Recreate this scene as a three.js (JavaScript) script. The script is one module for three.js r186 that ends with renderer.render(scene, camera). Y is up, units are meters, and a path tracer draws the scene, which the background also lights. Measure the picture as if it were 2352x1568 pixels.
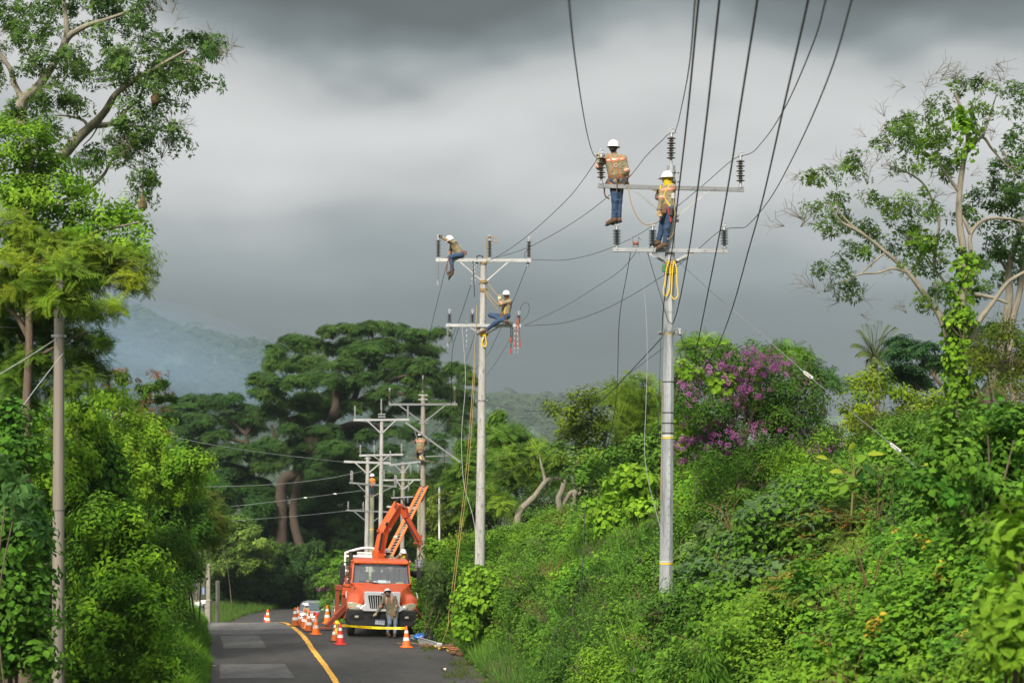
import * as THREE from 'three';
import { mergeGeometries } from 'three/addons/utils/BufferGeometryUtils.js';
import { RoundedBoxGeometry } from 'three/addons/geometries/RoundedBoxGeometry.js';

// ------------------------------------------------------------------ camera, sky, sun, exposure
const V3 = THREE.Vector3;
const v = (x, y, z) => new V3(x, y, z);
const rad = THREE.MathUtils.degToRad, clamp = THREE.MathUtils.clamp, lerp = THREE.MathUtils.lerp;
const ss = THREE.MathUtils.smoothstep;
const scene = new THREE.Scene();
const F = 4000, CX = 1176, CY = 1093, EYE = 6;          // lens in sketch pixels, eye height in metres
const camera = new THREE.PerspectiveCamera(2 * Math.atan(CY / F) * 180 / Math.PI, 2352 / 2186, 0.5, 6000);
camera.position.set(0, EYE, 0);
camera.lookAt(0, EYE, -10);
camera.setViewOffset(2352, 2186, 0, 0, 2352, 1568);      // shift lens: verticals stay upright
camera.focus = 47; camera.userData.fStop = 2.1;
const renderer = new THREE.WebGLRenderer({ antialias: true });
renderer.setSize(1024, 682);
renderer.toneMapping = THREE.LinearToneMapping;
renderer.toneMappingExposure = 1.25;
renderer.shadowMap.enabled = true;

// seeded random and noise
function rng(seed) { let a = seed >>> 0; return () => { a = (a + 0x6D2B79F5) | 0; let t = Math.imul(a ^ (a >>> 15), 1 | a); t = (t + Math.imul(t ^ (t >>> 7), 61 | t)) ^ t; return ((t ^ (t >>> 14)) >>> 0) / 4294967296; }; }
let R = rng(7);
const rr = (a, b) => a + (b - a) * R();
function hash3(x, y, z) { let h = Math.imul(x, 374761393) + Math.imul(y, 668265263) + Math.imul(z, 2147483647 ^ 0x5bd1e995); h = Math.imul(h ^ (h >>> 13), 1274126177); return ((h ^ (h >>> 16)) >>> 0) / 4294967296; }
function noise3(x, y, z) {
  const xi = Math.floor(x), yi = Math.floor(y), zi = Math.floor(z); let fx = x - xi, fy = y - yi, fz = z - zi;
  fx = fx * fx * (3 - 2 * fx); fy = fy * fy * (3 - 2 * fy); fz = fz * fz * (3 - 2 * fz);
  const h = (a, b, c) => hash3(xi + a, yi + b, zi + c);
  return lerp(lerp(lerp(h(0, 0, 0), h(1, 0, 0), fx), lerp(h(0, 1, 0), h(1, 1, 0), fx), fy), lerp(lerp(h(0, 0, 1), h(1, 0, 1), fx), lerp(h(0, 1, 1), h(1, 1, 1), fx), fy), fz);
}
function fbm(x, y, z, o = 4) { let s = 0, a = 0.5, t = 0; for (let i = 0; i < o; i++) { s += a * noise3(x, y, z); t += a; a *= 0.5; x = x * 2.03 + 11.7; y = y * 2.03 + 3.1; z = z * 2.03 + 7.9; } return s / t; }

// storm sky: a dark cloud bank ahead, a pale break under it, grey rain haze low down
function skyDome() {
  const w = 2048, h = 1024, data = new Float32Array(w * h * 4);
  const keys = [[-90, .12], [0, .088], [2.5, .093], [3.5, .1], [5.6, .16], [7, .255], [8, .335], [9.2, .44], [10.5, .5], [11.9, .53], [12.7, .5], [13.4, .42], [14, .285], [14.7, .175], [15.6, .105], [17.5, .11], [23, .2], [31, .42], [45, .75], [90, 1]];
  const prof = e => { let i = 1; while (i < keys.length - 1 && keys[i][0] < e) i++; const [e0, l0] = keys[i - 1], [e1, l1] = keys[i]; const t = clamp((e - e0) / (e1 - e0), 0, 1); return lerp(l0, l1, t * t * (3 - 2 * t) * .5 + t * .5); };
  for (let j = 0; j < h; j++) {
    const el = ((j + .5) / h - .5) * Math.PI, ed = el * 180 / Math.PI;
    for (let i = 0; i < w; i++) {
      const ph = ((i + .5) / w - .5) * 2 * Math.PI;                    // three's equirect: u = atan2(z, x) / 2pi + .5
      const x = Math.cos(el) * Math.cos(ph), z = Math.cos(el) * Math.sin(ph), y = Math.sin(el);
      const ad = Math.atan2(x, -z) * 180 / Math.PI;
      const n1 = fbm(x * 5 + 3.3, y * 11 + 1.7, z * 5 + 9.1, 5) - .5, n2 = fbm(x * 14 + 8, y * 30, z * 14, 4) - .5;
      // lower edge of the dark bank dips towards the left of the road and lifts over the gap
      const dip = .55 * Math.exp(-(((ad + 6) / 4.5) ** 2)) - .55 * Math.exp(-(((ad - 4.5) / 2.8) ** 2)) + .8 * Math.exp(-(((ad - 12) / 4) ** 2)) - 2.6 * Math.exp(-(((ad + 15.5) / 4) ** 2));
      const e2 = ed + dip * ss(ed, 8, 12) * (1 - ss(ed, 20, 40)) + n1 * 3.2 * ss(ed, 3, 10) + n2 * 2.6 * ss(ed, 4, 12);
      let l = prof(Math.max(e2, Math.min(ed, 0)));
      l = lerp(l, Math.min(l, .19), ss(ed, 6, 8.5) * (1 - ss(ed, 17, 24)) * ss(Math.abs(ad - 1), 19, 34));   // the break in the cloud lies ahead only
      const front = Math.cos((ad) * Math.PI / 180);
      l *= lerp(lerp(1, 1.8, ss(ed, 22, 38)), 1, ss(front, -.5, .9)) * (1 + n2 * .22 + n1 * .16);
      if (ed < 8 && ed > 0) l *= 1 + .14 * ss(ad, 3, 13);
      const dk = ss(l, .15, .5);                                        // darkest cloud is cooler
      const k = (j * w + i) * 4;
      data[k] = l * lerp(.87, .985, dk); data[k + 1] = l * lerp(1.02, 1.0, dk); data[k + 2] = l * lerp(1.06, 1.0, dk); data[k + 3] = 1;
    }
  }
  const t = new THREE.DataTexture(data, w, h, THREE.RGBAFormat, THREE.FloatType);
  t.mapping = THREE.EquirectangularReflectionMapping; t.magFilter = t.minFilter = THREE.LinearFilter; t.needsUpdate = true;
  return t;
}
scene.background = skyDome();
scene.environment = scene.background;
const sun = new THREE.DirectionalLight(0xfff3e4, 4.5);
sun.position.set(-45, 95, 60); sun.target.position.set(0, 0, -50);
sun.castShadow = true; sun.shadow.radius = 22; sun.shadow.mapSize.set(2048, 2048);
Object.assign(sun.shadow.camera, { left: -90, right: 90, top: 90, bottom: -90, near: 1, far: 400 });
scene.add(sun, sun.target);
scene.fog = new THREE.FogExp2(new THREE.Color(.78, .93, 1), 0.00013);

// ------------------------------------------------------------------ naming
const used = {};
function numbered(n) { const k = used[n] = (used[n] ?? -1) + 1; return k ? `${n}_${String(k).padStart(3, '0')}` : n; }
function tag(o, label, category, group) { o.userData.label = label; o.userData.category = category; if (group) o.userData.group = group; return o; }
function shade(o) { o.castShadow = o.receiveShadow = true; return o; }
function thing(name, label, category, pos = v(0, 0, 0), group) { const o = new THREE.Group(); o.name = numbered(name); o.position.copy(pos); scene.add(o); return tag(o, label, category, group); }
function part(name, geo, mat, parent) { const m = shade(new THREE.Mesh(Array.isArray(geo) ? mergeAll(geo) : geo, mat)); m.name = name; parent.add(m); return m; }
function struct(name, geo, mat) { const m = shade(new THREE.Mesh(geo, mat)); m.name = numbered(name); m.userData.kind = 'structure'; scene.add(m); return m; }
function single(name, label, category, geo, mat, group) { const m = shade(new THREE.Mesh(Array.isArray(geo) ? mergeAll(geo) : geo, mat)); m.name = numbered(name); scene.add(m); return tag(m, label, category, group); }
function mergeAll(list) {
  return mergeGeometries(list.map(g => { g = g.index ? g.toNonIndexed() : g.clone(); for (const k of Object.keys(g.attributes)) if (!['position', 'normal', 'uv'].includes(k)) g.deleteAttribute(k); if (!g.attributes.uv) g.setAttribute('uv', new THREE.BufferAttribute(new Float32Array(g.attributes.position.count * 2), 2)); return g; }));
}
// a point seen at sketch pixel (px, py), d metres ahead
const W = (px, py, d) => v((px - CX) / F * d, EYE - (py - CY) / F * d, -d);

// ------------------------------------------------------------------ geometry helpers
function box(w, h, d, x = 0, y = 0, z = 0, r = 0, rx = 0, ry = 0, rz = 0) { const g = r ? new RoundedBoxGeometry(w, h, d, 2, r) : new THREE.BoxGeometry(w, h, d); g.rotateZ(rz); g.rotateX(rx); g.rotateY(ry); g.translate(x, y, z); return g; }
function bar(a, b, r0, r1 = r0, seg = 8) { const d = b.clone().sub(a), L = d.length(), g = new THREE.CylinderGeometry(r1, r0, L, seg); g.applyQuaternion(new THREE.Quaternion().setFromUnitVectors(v(0, 1, 0), d.normalize())); const m = a.clone().add(b).multiplyScalar(.5); g.translate(m.x, m.y, m.z); return g; }
function beam(a, b, w, h, up = v(0, 1, 0)) { const d = b.clone().sub(a), L = d.length(); d.normalize(); const x = up.clone().cross(d).normalize(), y = d.clone().cross(x); const g = new THREE.BoxGeometry(w, h, L); g.applyMatrix4(new THREE.Matrix4().makeBasis(x, y, d)); const m = a.clone().add(b).multiplyScalar(.5); g.translate(m.x, m.y, m.z); return g; }
function cable(pts, r, seg = 24, rs = 5) { return new THREE.TubeGeometry(new THREE.CatmullRomCurve3(pts, false, 'centripetal'), seg, r, rs, false); }
// tapering tube: branches and trunks, with a little knobbliness
function limbTube(pts, r0, r1, seg = 16, rs = 8, knob = .12) {
  const c = new THREE.CatmullRomCurve3(pts, false, 'centripetal'), fr = c.computeFrenetFrames(seg, false), P = [], U = [], I = [];
  const L = c.getLength();
  for (let i = 0; i <= seg; i++) {
    const t = i / seg, p = c.getPointAt(t), r = lerp(r0, r1, t ** .85);
    for (let j = 0; j <= rs; j++) {
      const a = j / rs * Math.PI * 2, ca = Math.cos(a), sa = Math.sin(a), k = r * (1 + knob * (noise3(p.x * 2.3 + ca, p.y * 2.3 + sa, p.z * 2.3) - .5) * 2);
      P.push(p.x + (fr.normals[i].x * ca + fr.binormals[i].x * sa) * k, p.y + (fr.normals[i].y * ca + fr.binormals[i].y * sa) * k, p.z + (fr.normals[i].z * ca + fr.binormals[i].z * sa) * k);
      U.push(j / rs * 6.28 * r0, t * L);
      if (i < seg && j < rs) { const q = i * (rs + 1) + j; I.push(q, q + rs + 1, q + 1, q + 1, q + rs + 1, q + rs + 2); }
    }
  }
  const g = new THREE.BufferGeometry(); g.setAttribute('position', new THREE.Float32BufferAttribute(P, 3)); g.setAttribute('uv', new THREE.Float32BufferAttribute(U, 2)); g.setIndex(I); g.computeVertexNormals(); return g;
}
function grid(nu, nv, f, closed) { const P = [], U = [], I = []; for (let i = 0; i <= nu; i++) for (let j = 0; j <= nv; j++) { const p = f(i / nu, j / nv, i, j); P.push(p[0], p[1], p[2]); U.push(p[3] ?? i / nu, p[4] ?? j / nv); if (i < nu && j < nv) { const q = i * (nv + 1) + j; I.push(q, q + nv + 1, q + 1, q + 1, q + nv + 1, q + nv + 2); } } const g = new THREE.BufferGeometry(); g.setAttribute('position', new THREE.Float32BufferAttribute(P, 3)); g.setAttribute('uv', new THREE.Float32BufferAttribute(U, 2)); g.setIndex(I); g.computeVertexNormals(); return g; }

// ------------------------------------------------------------------ materials
const C = (r, g, b) => new THREE.Color(r, g, b);
function noiseTex(size, f, srgb = false) {
  const d = new Uint8Array(size * size * 4);
  for (let j = 0; j < size; j++) for (let i = 0; i < size; i++) { const c = f(i / size, j / size), k = (j * size + i) * 4; d[k] = clamp(c[0], 0, 1) * 255; d[k + 1] = clamp(c[1], 0, 1) * 255; d[k + 2] = clamp(c[2], 0, 1) * 255; d[k + 3] = 255; }
  const t = new THREE.DataTexture(d, size, size); t.wrapS = t.wrapT = THREE.RepeatWrapping; t.magFilter = THREE.LinearFilter; t.minFilter = THREE.LinearMipmapLinearFilter; if (srgb) t.colorSpace = THREE.SRGBColorSpace; t.needsUpdate = true; return t;
}
// tileable fbm: blend of the four wraps
function tfbm(u, w, s, z = 0, o = 4) { const a = fbm(u * s, w * s, z, o), b = fbm((u - 1) * s, w * s, z, o), c = fbm(u * s, (w - 1) * s, z, o), d = fbm((u - 1) * s, (w - 1) * s, z, o); return lerp(lerp(a, b, u), lerp(c, d, u), w); }
const std = (c, rough = .7, metal = 0, more = {}) => new THREE.MeshStandardMaterial({ color: c, roughness: rough, metalness: metal, ...more });
function scaled(t, a, b = a) { const c = t.clone(); c.repeat.set(a, b); c.needsUpdate = true; return c; }
// ------------------------------------------------------------------ terrain and road
const pw = (tab, d) => { if (d <= tab[0][0]) return tab[0][1]; for (let i = 1; i < tab.length; i++) if (d <= tab[i][0]) { const [a, x] = tab[i - 1], [b, y] = tab[i]; return lerp(x, y, (d - a) / (b - a)); } return tab[tab.length - 1][1]; };
const roadTab = [[0, 0], [69, 0], [71, -.02], [73, -.12], [75, -.33], [78, -.72], [84, -1.42], [92, -2.5], [100, -3.15], [108, -4], [115, -4.55], [127, -4.95], [140, -5.02], [160, -5.5], [300, -7], [2000, -9]];
const roadY = d => pw(roadTab, d);
const xl = d => d > 100 ? pw([[100, -17.97], [115, -20.1], [127, -21.3], [137, -21], [148, -19.4], [160, -17], [300, 10], [2000, 300]], d) : -9.03 - (d - 50.6) * .181 + (d < 45 ? (45 - d) * .02 : 0);
const xrTab = [[0, 5.2], [28, 1.6], [50.6, -1.0], [62, -2.45], [72, -3.9], [80, -6.5], [90, -9.6], [100, -11.3], [115, -12.5], [127, -13.2], [140, -14.2], [160, -11], [300, 16], [2000, 306]];
const xr = d => pw(xrTab, d);
const bankK = d => pw([[0, 1.05], [50, 1], [62, .9], [75, .64], [90, .55], [120, .7], [170, .6], [300, .4]], d);
const bankTab = [[0, 0], [.7, .02], [1.2, .45], [2, 1.35], [3, 2.35], [4.5, 3.3], [7, 4.65], [10, 5.45], [16, 5.9], [30, 6.4], [80, 7.5], [400, 9]];
const leftTab = [[0, 0], [.5, .06], [1.2, .3], [3, .9], [6, 1.5], [20, 2.0], [400, 2.5]];
function groundY(x, z) {
  const d = -z, b = roadY(d), a = xl(d), e = xr(d); let h = b;
  if (x > e) h = b + pw(bankTab, x - e) * bankK(d) * (1 + .12 * ss(x - e, 1, 4) * (noise3(x * .5, z * .5, 3) * 2 - 1));
  else if (x < a) h = b + pw(leftTab, a - x) * (d > 75 ? lerp(1, .5, ss(d, 75, 95)) : 1) + .1 * ss(a - x, .5, 2) * (noise3(x, z, 5) * 2 - 1);
  return h;
}
const dirtMap = noiseTex(256, (u, w) => { const n = tfbm(u, w, 6, 1, 4), m = tfbm(u, w, 24, 5, 3); const g = ss(n, .4, .62); return [lerp(.075, .035, g) * (.6 + .8 * m), lerp(.05, .06, g) * (.6 + .8 * m), lerp(.03, .018, g) * (.6 + .8 * m)]; });
{
  const ds = []; for (let d = -60; d < 10; d += 10) ds.push(d); for (let d = 10; d < 100; d += 1) ds.push(d); for (let d = 100; d < 170; d += 5) ds.push(d); for (let d = 170; d <= 1700; d += 90) ds.push(d);
  const lo = [400, 200, 100, 60, 35, 20, 12, 8, 6, 4.5, 3, 2.2, 1.6, 1.1, .7, .4, .15, 0], hi = [0, .15, .4, .7, .95, 1.2, 1.6, 2, 2.5, 3, 3.7, 4.5, 5.5, 7, 8.5, 10, 13, 16, 22, 30, 50, 80, 150, 400];
  const nx = lo.length + 3 + hi.length - 1;
  struct('ground', grid(ds.length - 1, nx, (a, b, i, j) => {
    const d = ds[i], e = xr(d), l = xl(d); let x;
    if (j < lo.length) x = l - lo[j]; else if (j < lo.length + 3) x = lerp(l, e, (j - lo.length + 1) / 4); else x = e + hi[j - lo.length - 3];
    const y = groundY(x, -d) - (x >= l - .01 && x <= e + .01 ? .04 : 0);
    return [x, y, -d, x, d];
  }), std(C(1, 1, 1), .95, 0, { map: scaled(dirtMap, .35) }));
}
const asphaltMap = noiseTex(1024, (u, w) => { const f = hash3(Math.floor(u * 1024), Math.floor(w * 1024), 3), m = tfbm(u, w, 40, 2, 3), L = tfbm(u, w, 5, 9, 4); const tr = Math.exp(-((((u * 3.1 + 1.55) % 1.55 - .8) / .22) ** 2)), cr = ss(.02 - Math.abs(tfbm(u, w, 4, 31, 4) - .5), 0, .015); const k = (.7 + .32 * f + .3 * (m - .5) + .6 * (L - .5) - .07 * tr) * (1 - .35 * cr); return [.31 * k, .305 * k, .3 * k]; });
const asphaltBump = noiseTex(512, (u, w) => { const f = hash3(Math.floor(u * 512), Math.floor(w * 512), 8); return [f, f, f]; });
const mAsphalt = std(C(.175, .17, .165), .86, 0, { map: scaled(asphaltMap, .32), bumpMap: scaled(asphaltBump, .8), bumpScale: .006 });
const roadStrip = (d0, d1, step, fa, fb, off, n = 8, rag = 0) => { const k = Math.ceil((d1 - d0) / step); return grid(k, n, (a, b) => { const d = lerp(d0, d1, a); let x = lerp(fa(d), fb(d), b); if (rag && (b === 0 || b === 1)) x += (noise3(d * 2.2, b * 9, 1) - .5) * rag; return [x, roadY(d) + off, -d, x, d]; }); };
struct('road', roadStrip(-40, 160, 1, xl, xr, 0, 8, .22), mAsphalt);
// repair patches: paler asphalt laid flush, outlines read off the photograph
const onRoad = (px, py) => { const d = 24000 / (py - CY); return W(px, py, d); };
function patch(q, tone, off) {
  const [a, b, c, d] = q.map(([zx, zy]) => onRoad(402 + zx / 4.6996, 1234.6 + zy / 4.6996));
  const m = std(C(...tone), .9, 0, { map: scaled(asphaltMap, .5), bumpMap: scaled(asphaltBump, 1), bumpScale: .005 });
  struct('road_patch', grid(6, 8, (s, t) => { const p = a.clone().lerp(b, t).lerp(d.clone().lerp(c, t), s); return [p.x + (noise3(p.z * 3, s * 3, 4) - .5) * .06, roadY(-p.z) + off, p.z + (noise3(p.x * 3, t * 5, 2) - .5) * .05, p.x, p.z]; }), m);
}
patch([[262, 905], [1105, 890], [1300, 985], [308, 1003]], [.62, .6, .57], .006);
patch([[345, 1004], [1300, 986], [1420, 1035], [385, 1052]], [.36, .35, .34], .006);
patch([[485, 1065], [903, 1055], [985, 1188], [525, 1197]], [.44, .44, .435], .006);
patch([[478, 1370], [1182, 1362], [1292, 1515], [482, 1517]], [.41, .41, .41], .006);
// the centre line, with worn edges
{
  const pts = [[1052, 884, 40], [1140, 891, 50], [1230, 940, 46], [1300, 990, 50], [1400, 1085, 56], [1490, 1220, 60], [1612, 1380, 66], [1735, 1560, 68], [1812, 1700, 70], [1890, 1860, 74]];
  const L = pts.map(([x, y, w]) => onRoad(402 + (x - w / 2) / 4.6996, 1234.6 + y / 4.6996)), Rr = pts.map(([x, y, w]) => onRoad(402 + (x + w / 2) / 4.6996, 1234.6 + y / 4.6996));
  const cl = new THREE.CatmullRomCurve3(L, false, 'centripetal'), cr = new THREE.CatmullRomCurve3(Rr, false, 'centripetal');
  const worn = noiseTex(256, (u, w) => { const n = tfbm(u, w, 30, 2, 3), m = tfbm(u, w, 5, 4, 3); const k = ss(n + (m - .5) * .5, .3, .4); return [lerp(.3, .95, k), lerp(.27, .93, k), lerp(.2, .9, k)]; });
  struct('centre_line', grid(90, 4, (a, b) => { const p = cl.getPoint(a).lerp(cr.getPoint(a), b); const x = p.x + (b === 0 || b === 1 ? (noise3(p.z * 7, b * 5, 0) - .5) * .03 : 0); return [x, roadY(-p.z) + .012, p.z, p.x, p.z]; }), std(C(.82, .44, .055), .8, 0, { map: scaled(worn, .7) }));
}
// pale reflective studs on the left lane
for (const [zx, zy, l] of [[381, 1117, 'pale flat road stud left of the middle road patch'], [420, 1385, 'pale flat road stud left of the nearest road patch']]) {
  const p = onRoad(402 + zx / 4.6996, 1234.6 + zy / 4.6996); p.y = roadY(-p.z);
  const t = thing('road_stud', l, 'road stud', p, 'road studs in the left lane');
  part('stud_body', box(.13, .022, .1, 0, .011, 0, .008), std(C(.5, .5, .47), .6), t); part('reflector', box(.11, .012, .012, 0, .014, .052, .003), std(C(.8, .75, .5), .3), t);
}
// ------------------------------------------------------------------ foliage: sprigs of leaf-sized faces spread through crowns
function leafInto(o, p, dir, nrm, len, wid, fold, droop, tone, n = 1) {
  dir = dir.clone().normalize(); const side = dir.clone().cross(nrm).normalize(), up = side.clone().cross(dir).normalize();
  const q = (t, s, h) => p.clone().addScaledVector(dir, t * len).addScaledVector(side, s * wid).addScaledVector(up, h * wid - droop * len * t * t);
  const b = q(0, 0, 0), l = q(.42, -.5, fold), r = q(.42, .5, fold), m = q(.45, 0, 0), l2 = q(.78, -.3, fold * .6), r2 = q(.78, .3, fold * .6), t = q(1, 0, -.05);
  const tri = n > 1 ? [b, l, m, b, m, r, l, l2, m, m, r2, r, l2, t, m, m, t, r2] : [b, l, m, b, m, r, l, t, m, m, t, r];
  for (const a of tri) { o.P.push(a.x, a.y, a.z); o.K.push(tone, tone, tone); }
}
function sprigGeo(f) { const o = { P: [], K: [] }; f(o); const g = new THREE.BufferGeometry(); g.setAttribute('position', new THREE.Float32BufferAttribute(o.P, 3)); g.setAttribute('color', new THREE.Float32BufferAttribute(o.K, 3)); g.computeVertexNormals(); return g; }
const onb = (a, y, r = 1) => v(Math.cos(a) * r, y, Math.sin(a) * r);
R = rng(11);
const tone = (a = .75, b = 1.2) => rr(a, b);
const SP = {
  // alternate oval leaves on a short twig
  broad: sprigGeo(o => { for (let i = 0; i < 11; i++) { const a = i * 2.4 + rr(-.4, .4), y = .03 + i * .026; leafInto(o, onb(a, 0, .03).setY(y), onb(a, rr(-.25, .5)), v(rr(-.3, .3), 1, rr(-.3, .3)), rr(.1, .15), rr(.055, .075), .16, .25, tone()); } }),
  // flat mat of heart leaves facing outwards
  heart: sprigGeo(o => { for (let i = 0; i < 8; i++) { const a = i * 2.4 + rr(-.5, .5), r = .05 + .18 * Math.sqrt(i / 8); leafInto(o, onb(a, rr(-.04, .08), r), onb(a + rr(-.8, .8), rr(-.6, .1)), v(rr(-.5, .5), 1, rr(-.5, .5)), rr(.09, .15), rr(.1, .14), .12, .3, tone(.7, 1.25), 2); } }),
  small: sprigGeo(o => { for (let i = 0; i < 20; i++) { const a = i * 2.4 + rr(-.5, .5), r = rr(.02, .2); leafInto(o, onb(a, rr(-.06, .14), r), onb(a + rr(-1, 1), rr(-.4, .7)), v(rr(-.6, .6), 1, rr(-.6, .6)), rr(.05, .085), rr(.03, .05), .15, .2, tone()); } }),
  large: sprigGeo(o => { for (let i = 0; i < 6; i++) { const a = i * 1.25 + rr(-.3, .3); leafInto(o, onb(a, rr(0, .14), .05), onb(a, rr(-.3, .35)), v(0, 1, 0), rr(.24, .36), rr(.13, .19), .12, .35, tone(.8, 1.15), 2); } }),
  // pinnate fronds
  feather: sprigGeo(o => { for (let k = 0; k < 4; k++) { const a = k * 1.7 + rr(-.4, .4), el = rr(.1, .6), L = rr(.34, .46), d = onb(a, el).normalize(), sd = v(-Math.sin(a), 0, Math.cos(a)); for (let i = 1; i <= 8; i++) { const t = i / 8, p = d.clone().multiplyScalar(L * t).add(v(0, -.25 * L * t * t, 0)); for (const s of [-1, 1]) leafInto(o, p, sd.clone().multiplyScalar(s).addScaledVector(d, .55).add(v(0, -.15, 0)), v(0, 1, 0), .1 * (1.15 - t * .4), .03, .1, .2, tone()); } } }),
  // flat layered spray, as a rain tree carries
  spray: sprigGeo(o => { for (let k = 0; k < 7; k++) { const a = k * .9 + rr(-.3, .3), L = rr(.35, .6), d = onb(a, rr(-.05, .2)).normalize(), sd = v(-Math.sin(a), 0, Math.cos(a)); for (let i = 1; i <= 4; i++) { const t = i / 4, p = d.clone().multiplyScalar(L * t).add(v(0, -.18 * L * t * t, 0)); for (const s of [-1, 1]) leafInto(o, p, sd.clone().multiplyScalar(s).addScaledVector(d, .9).add(v(0, -.3, 0)), v(0, 1, 0), .2, .075, .1, .3, tone()); } } }),
  tuft: sprigGeo(o => { for (let i = 0; i < 16; i++) { const a = i * 2.4, y = rr(0, .16); leafInto(o, onb(a, y, .02 + .06 * R()), onb(a, rr(-.35, .75)), v(rr(-.4, .4), 1, rr(-.4, .4)), rr(.09, .15), rr(.035, .055), .15, .2, tone(.7, 1.25)); } }),
  droop: sprigGeo(o => { for (let i = 0; i < 16; i++) { const a = i * 2.4, y = rr(-.22, .05); leafInto(o, onb(a, y, .03 + .08 * R()), onb(a, rr(-1.7, -.5), .7), onb(a, .4), rr(.15, .24), rr(.035, .055), .12, .1, tone(.7, 1.25)); } }),
  grass: sprigGeo(o => { for (let i = 0; i < 13; i++) { const a = i * 2.4 + rr(-.5, .5), L = rr(.5, 1), lean = rr(.12, .6), w = rr(.012, .022), base = onb(a, 0, rr(0, .09)), sd = v(-Math.sin(a), 0, Math.cos(a)), tn = tone(.8, 1.2); let pl = null; for (let k = 0; k <= 4; k++) { const t = k / 4, c = base.clone().add(onb(a, 0, L * lean * t * t)).add(v(0, L * (t - .35 * lean * t * t * t), 0)), hw = w * (1 - t * .92), l = c.clone().addScaledVector(sd, -hw), r = c.clone().addScaledVector(sd, hw); if (pl) for (const q of [pl[0], pl[1], l, l, pl[1], r]) { o.P.push(q.x, q.y, q.z); o.K.push(tn, tn, tn); } pl = [l, r]; } } }),
  // rounded leaves crowded along an arching shoot
  round: sprigGeo(o => { for (let i = 0; i < 11; i++) { const a = i * 2.4 + rr(-.4, .4), y = .02 + i * .026, q = i * i * .0012; leafInto(o, onb(a, 0, .03).add(v(q, y, 0)), onb(a, rr(-.45, .4)), v(rr(-.4, .4), 1, rr(-.4, .4)), rr(.1, .15), rr(.085, .12), .1, .3, tone(.7, 1.25), 2); } }),
  flower: sprigGeo(o => { for (let i = 0; i < 16; i++) { const a = i * 2.4, y = rr(-.05, .12); leafInto(o, onb(a, y, rr(.01, .05)), onb(a, rr(-.4, .9)), v(rr(-.5, .5), 1, rr(-.5, .5)), rr(.035, .06), rr(.035, .05), .15, .1, tone(.75, 1.2)); } }),
};
const leafMat = (rough = .9, trans = .4) => new THREE.MeshPhysicalMaterial({ color: 0xffffff, roughness: rough, transmission: trans, thickness: 0, vertexColors: true, side: THREE.DoubleSide, specularIntensity: .2 });
const mLeaf = leafMat(), mPetal = leafMat(.95, .5);
const UPV = v(0, 1, 0), mtx = new THREE.Matrix4(), qq = new THREE.Quaternion(), q2 = new THREE.Quaternion(), colr = new THREE.Color();
class Spray {   // collects placed sprigs, then becomes one part
  constructor(sprig, mat = mLeaf) { this.geo = sprig; this.mat = mat; this.m = []; this.c = []; }
  add(p, nrm, s, col) { qq.setFromUnitVectors(UPV, nrm).multiply(q2.setFromAxisAngle(UPV, R() * 6.283)); mtx.compose(p, qq, v(s, s * rr(.85, 1.15), s)); this.m.push(...mtx.elements); this.c.push(col[0], col[1], col[2]); }
  get n() { return this.c.length / 3; }
  mesh(name, parent, origin) {
    const im = new THREE.InstancedMesh(this.geo, this.mat, this.n); im.name = name; const A = im.instanceMatrix.array;
    for (let i = 0; i < this.m.length; i++) A[i] = this.m[i];
    if (origin) for (let i = 0; i < this.n; i++) { A[i * 16 + 12] -= origin.x; A[i * 16 + 13] -= origin.y; A[i * 16 + 14] -= origin.z; }
    for (let i = 0; i < this.n; i++) im.setColorAt(i, colr.setRGB(this.c[i * 3], this.c[i * 3 + 1], this.c[i * 3 + 2]));
    im.castShadow = im.receiveShadow = true; im.userData.kind = 'stuff'; parent.add(im); return im;
  }
}
const mix3 = (a, b, t) => [lerp(a[0], b[0], t), lerp(a[1], b[1], t), lerp(a[2], b[2], t)];
// leaf colours (linear, as the leaf itself is)
const G = {
  bright: [[.115, .25, .018], [.21, .34, .03]], mid: [[.06, .15, .016], [.12, .24, .03]], dark: [[.028, .085, .02], [.055, .14, .028]],
  yellow: [[.17, .25, .014], [.36, .36, .02]], olive: [[.085, .14, .018], [.19, .23, .03]], grey: [[.11, .19, .07], [.19, .27, .11]],
  rain: [[.035, .092, .022], [.085, .158, .033]], tall: [[.05, .115, .03], [.12, .2, .045]], lime: [[.13, .29, .02], [.25, .38, .03]], red: [[.15, .065, .035], [.22, .095, .05]], petal: [[.36, .08, .4], [.55, .17, .56]],
};
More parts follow.
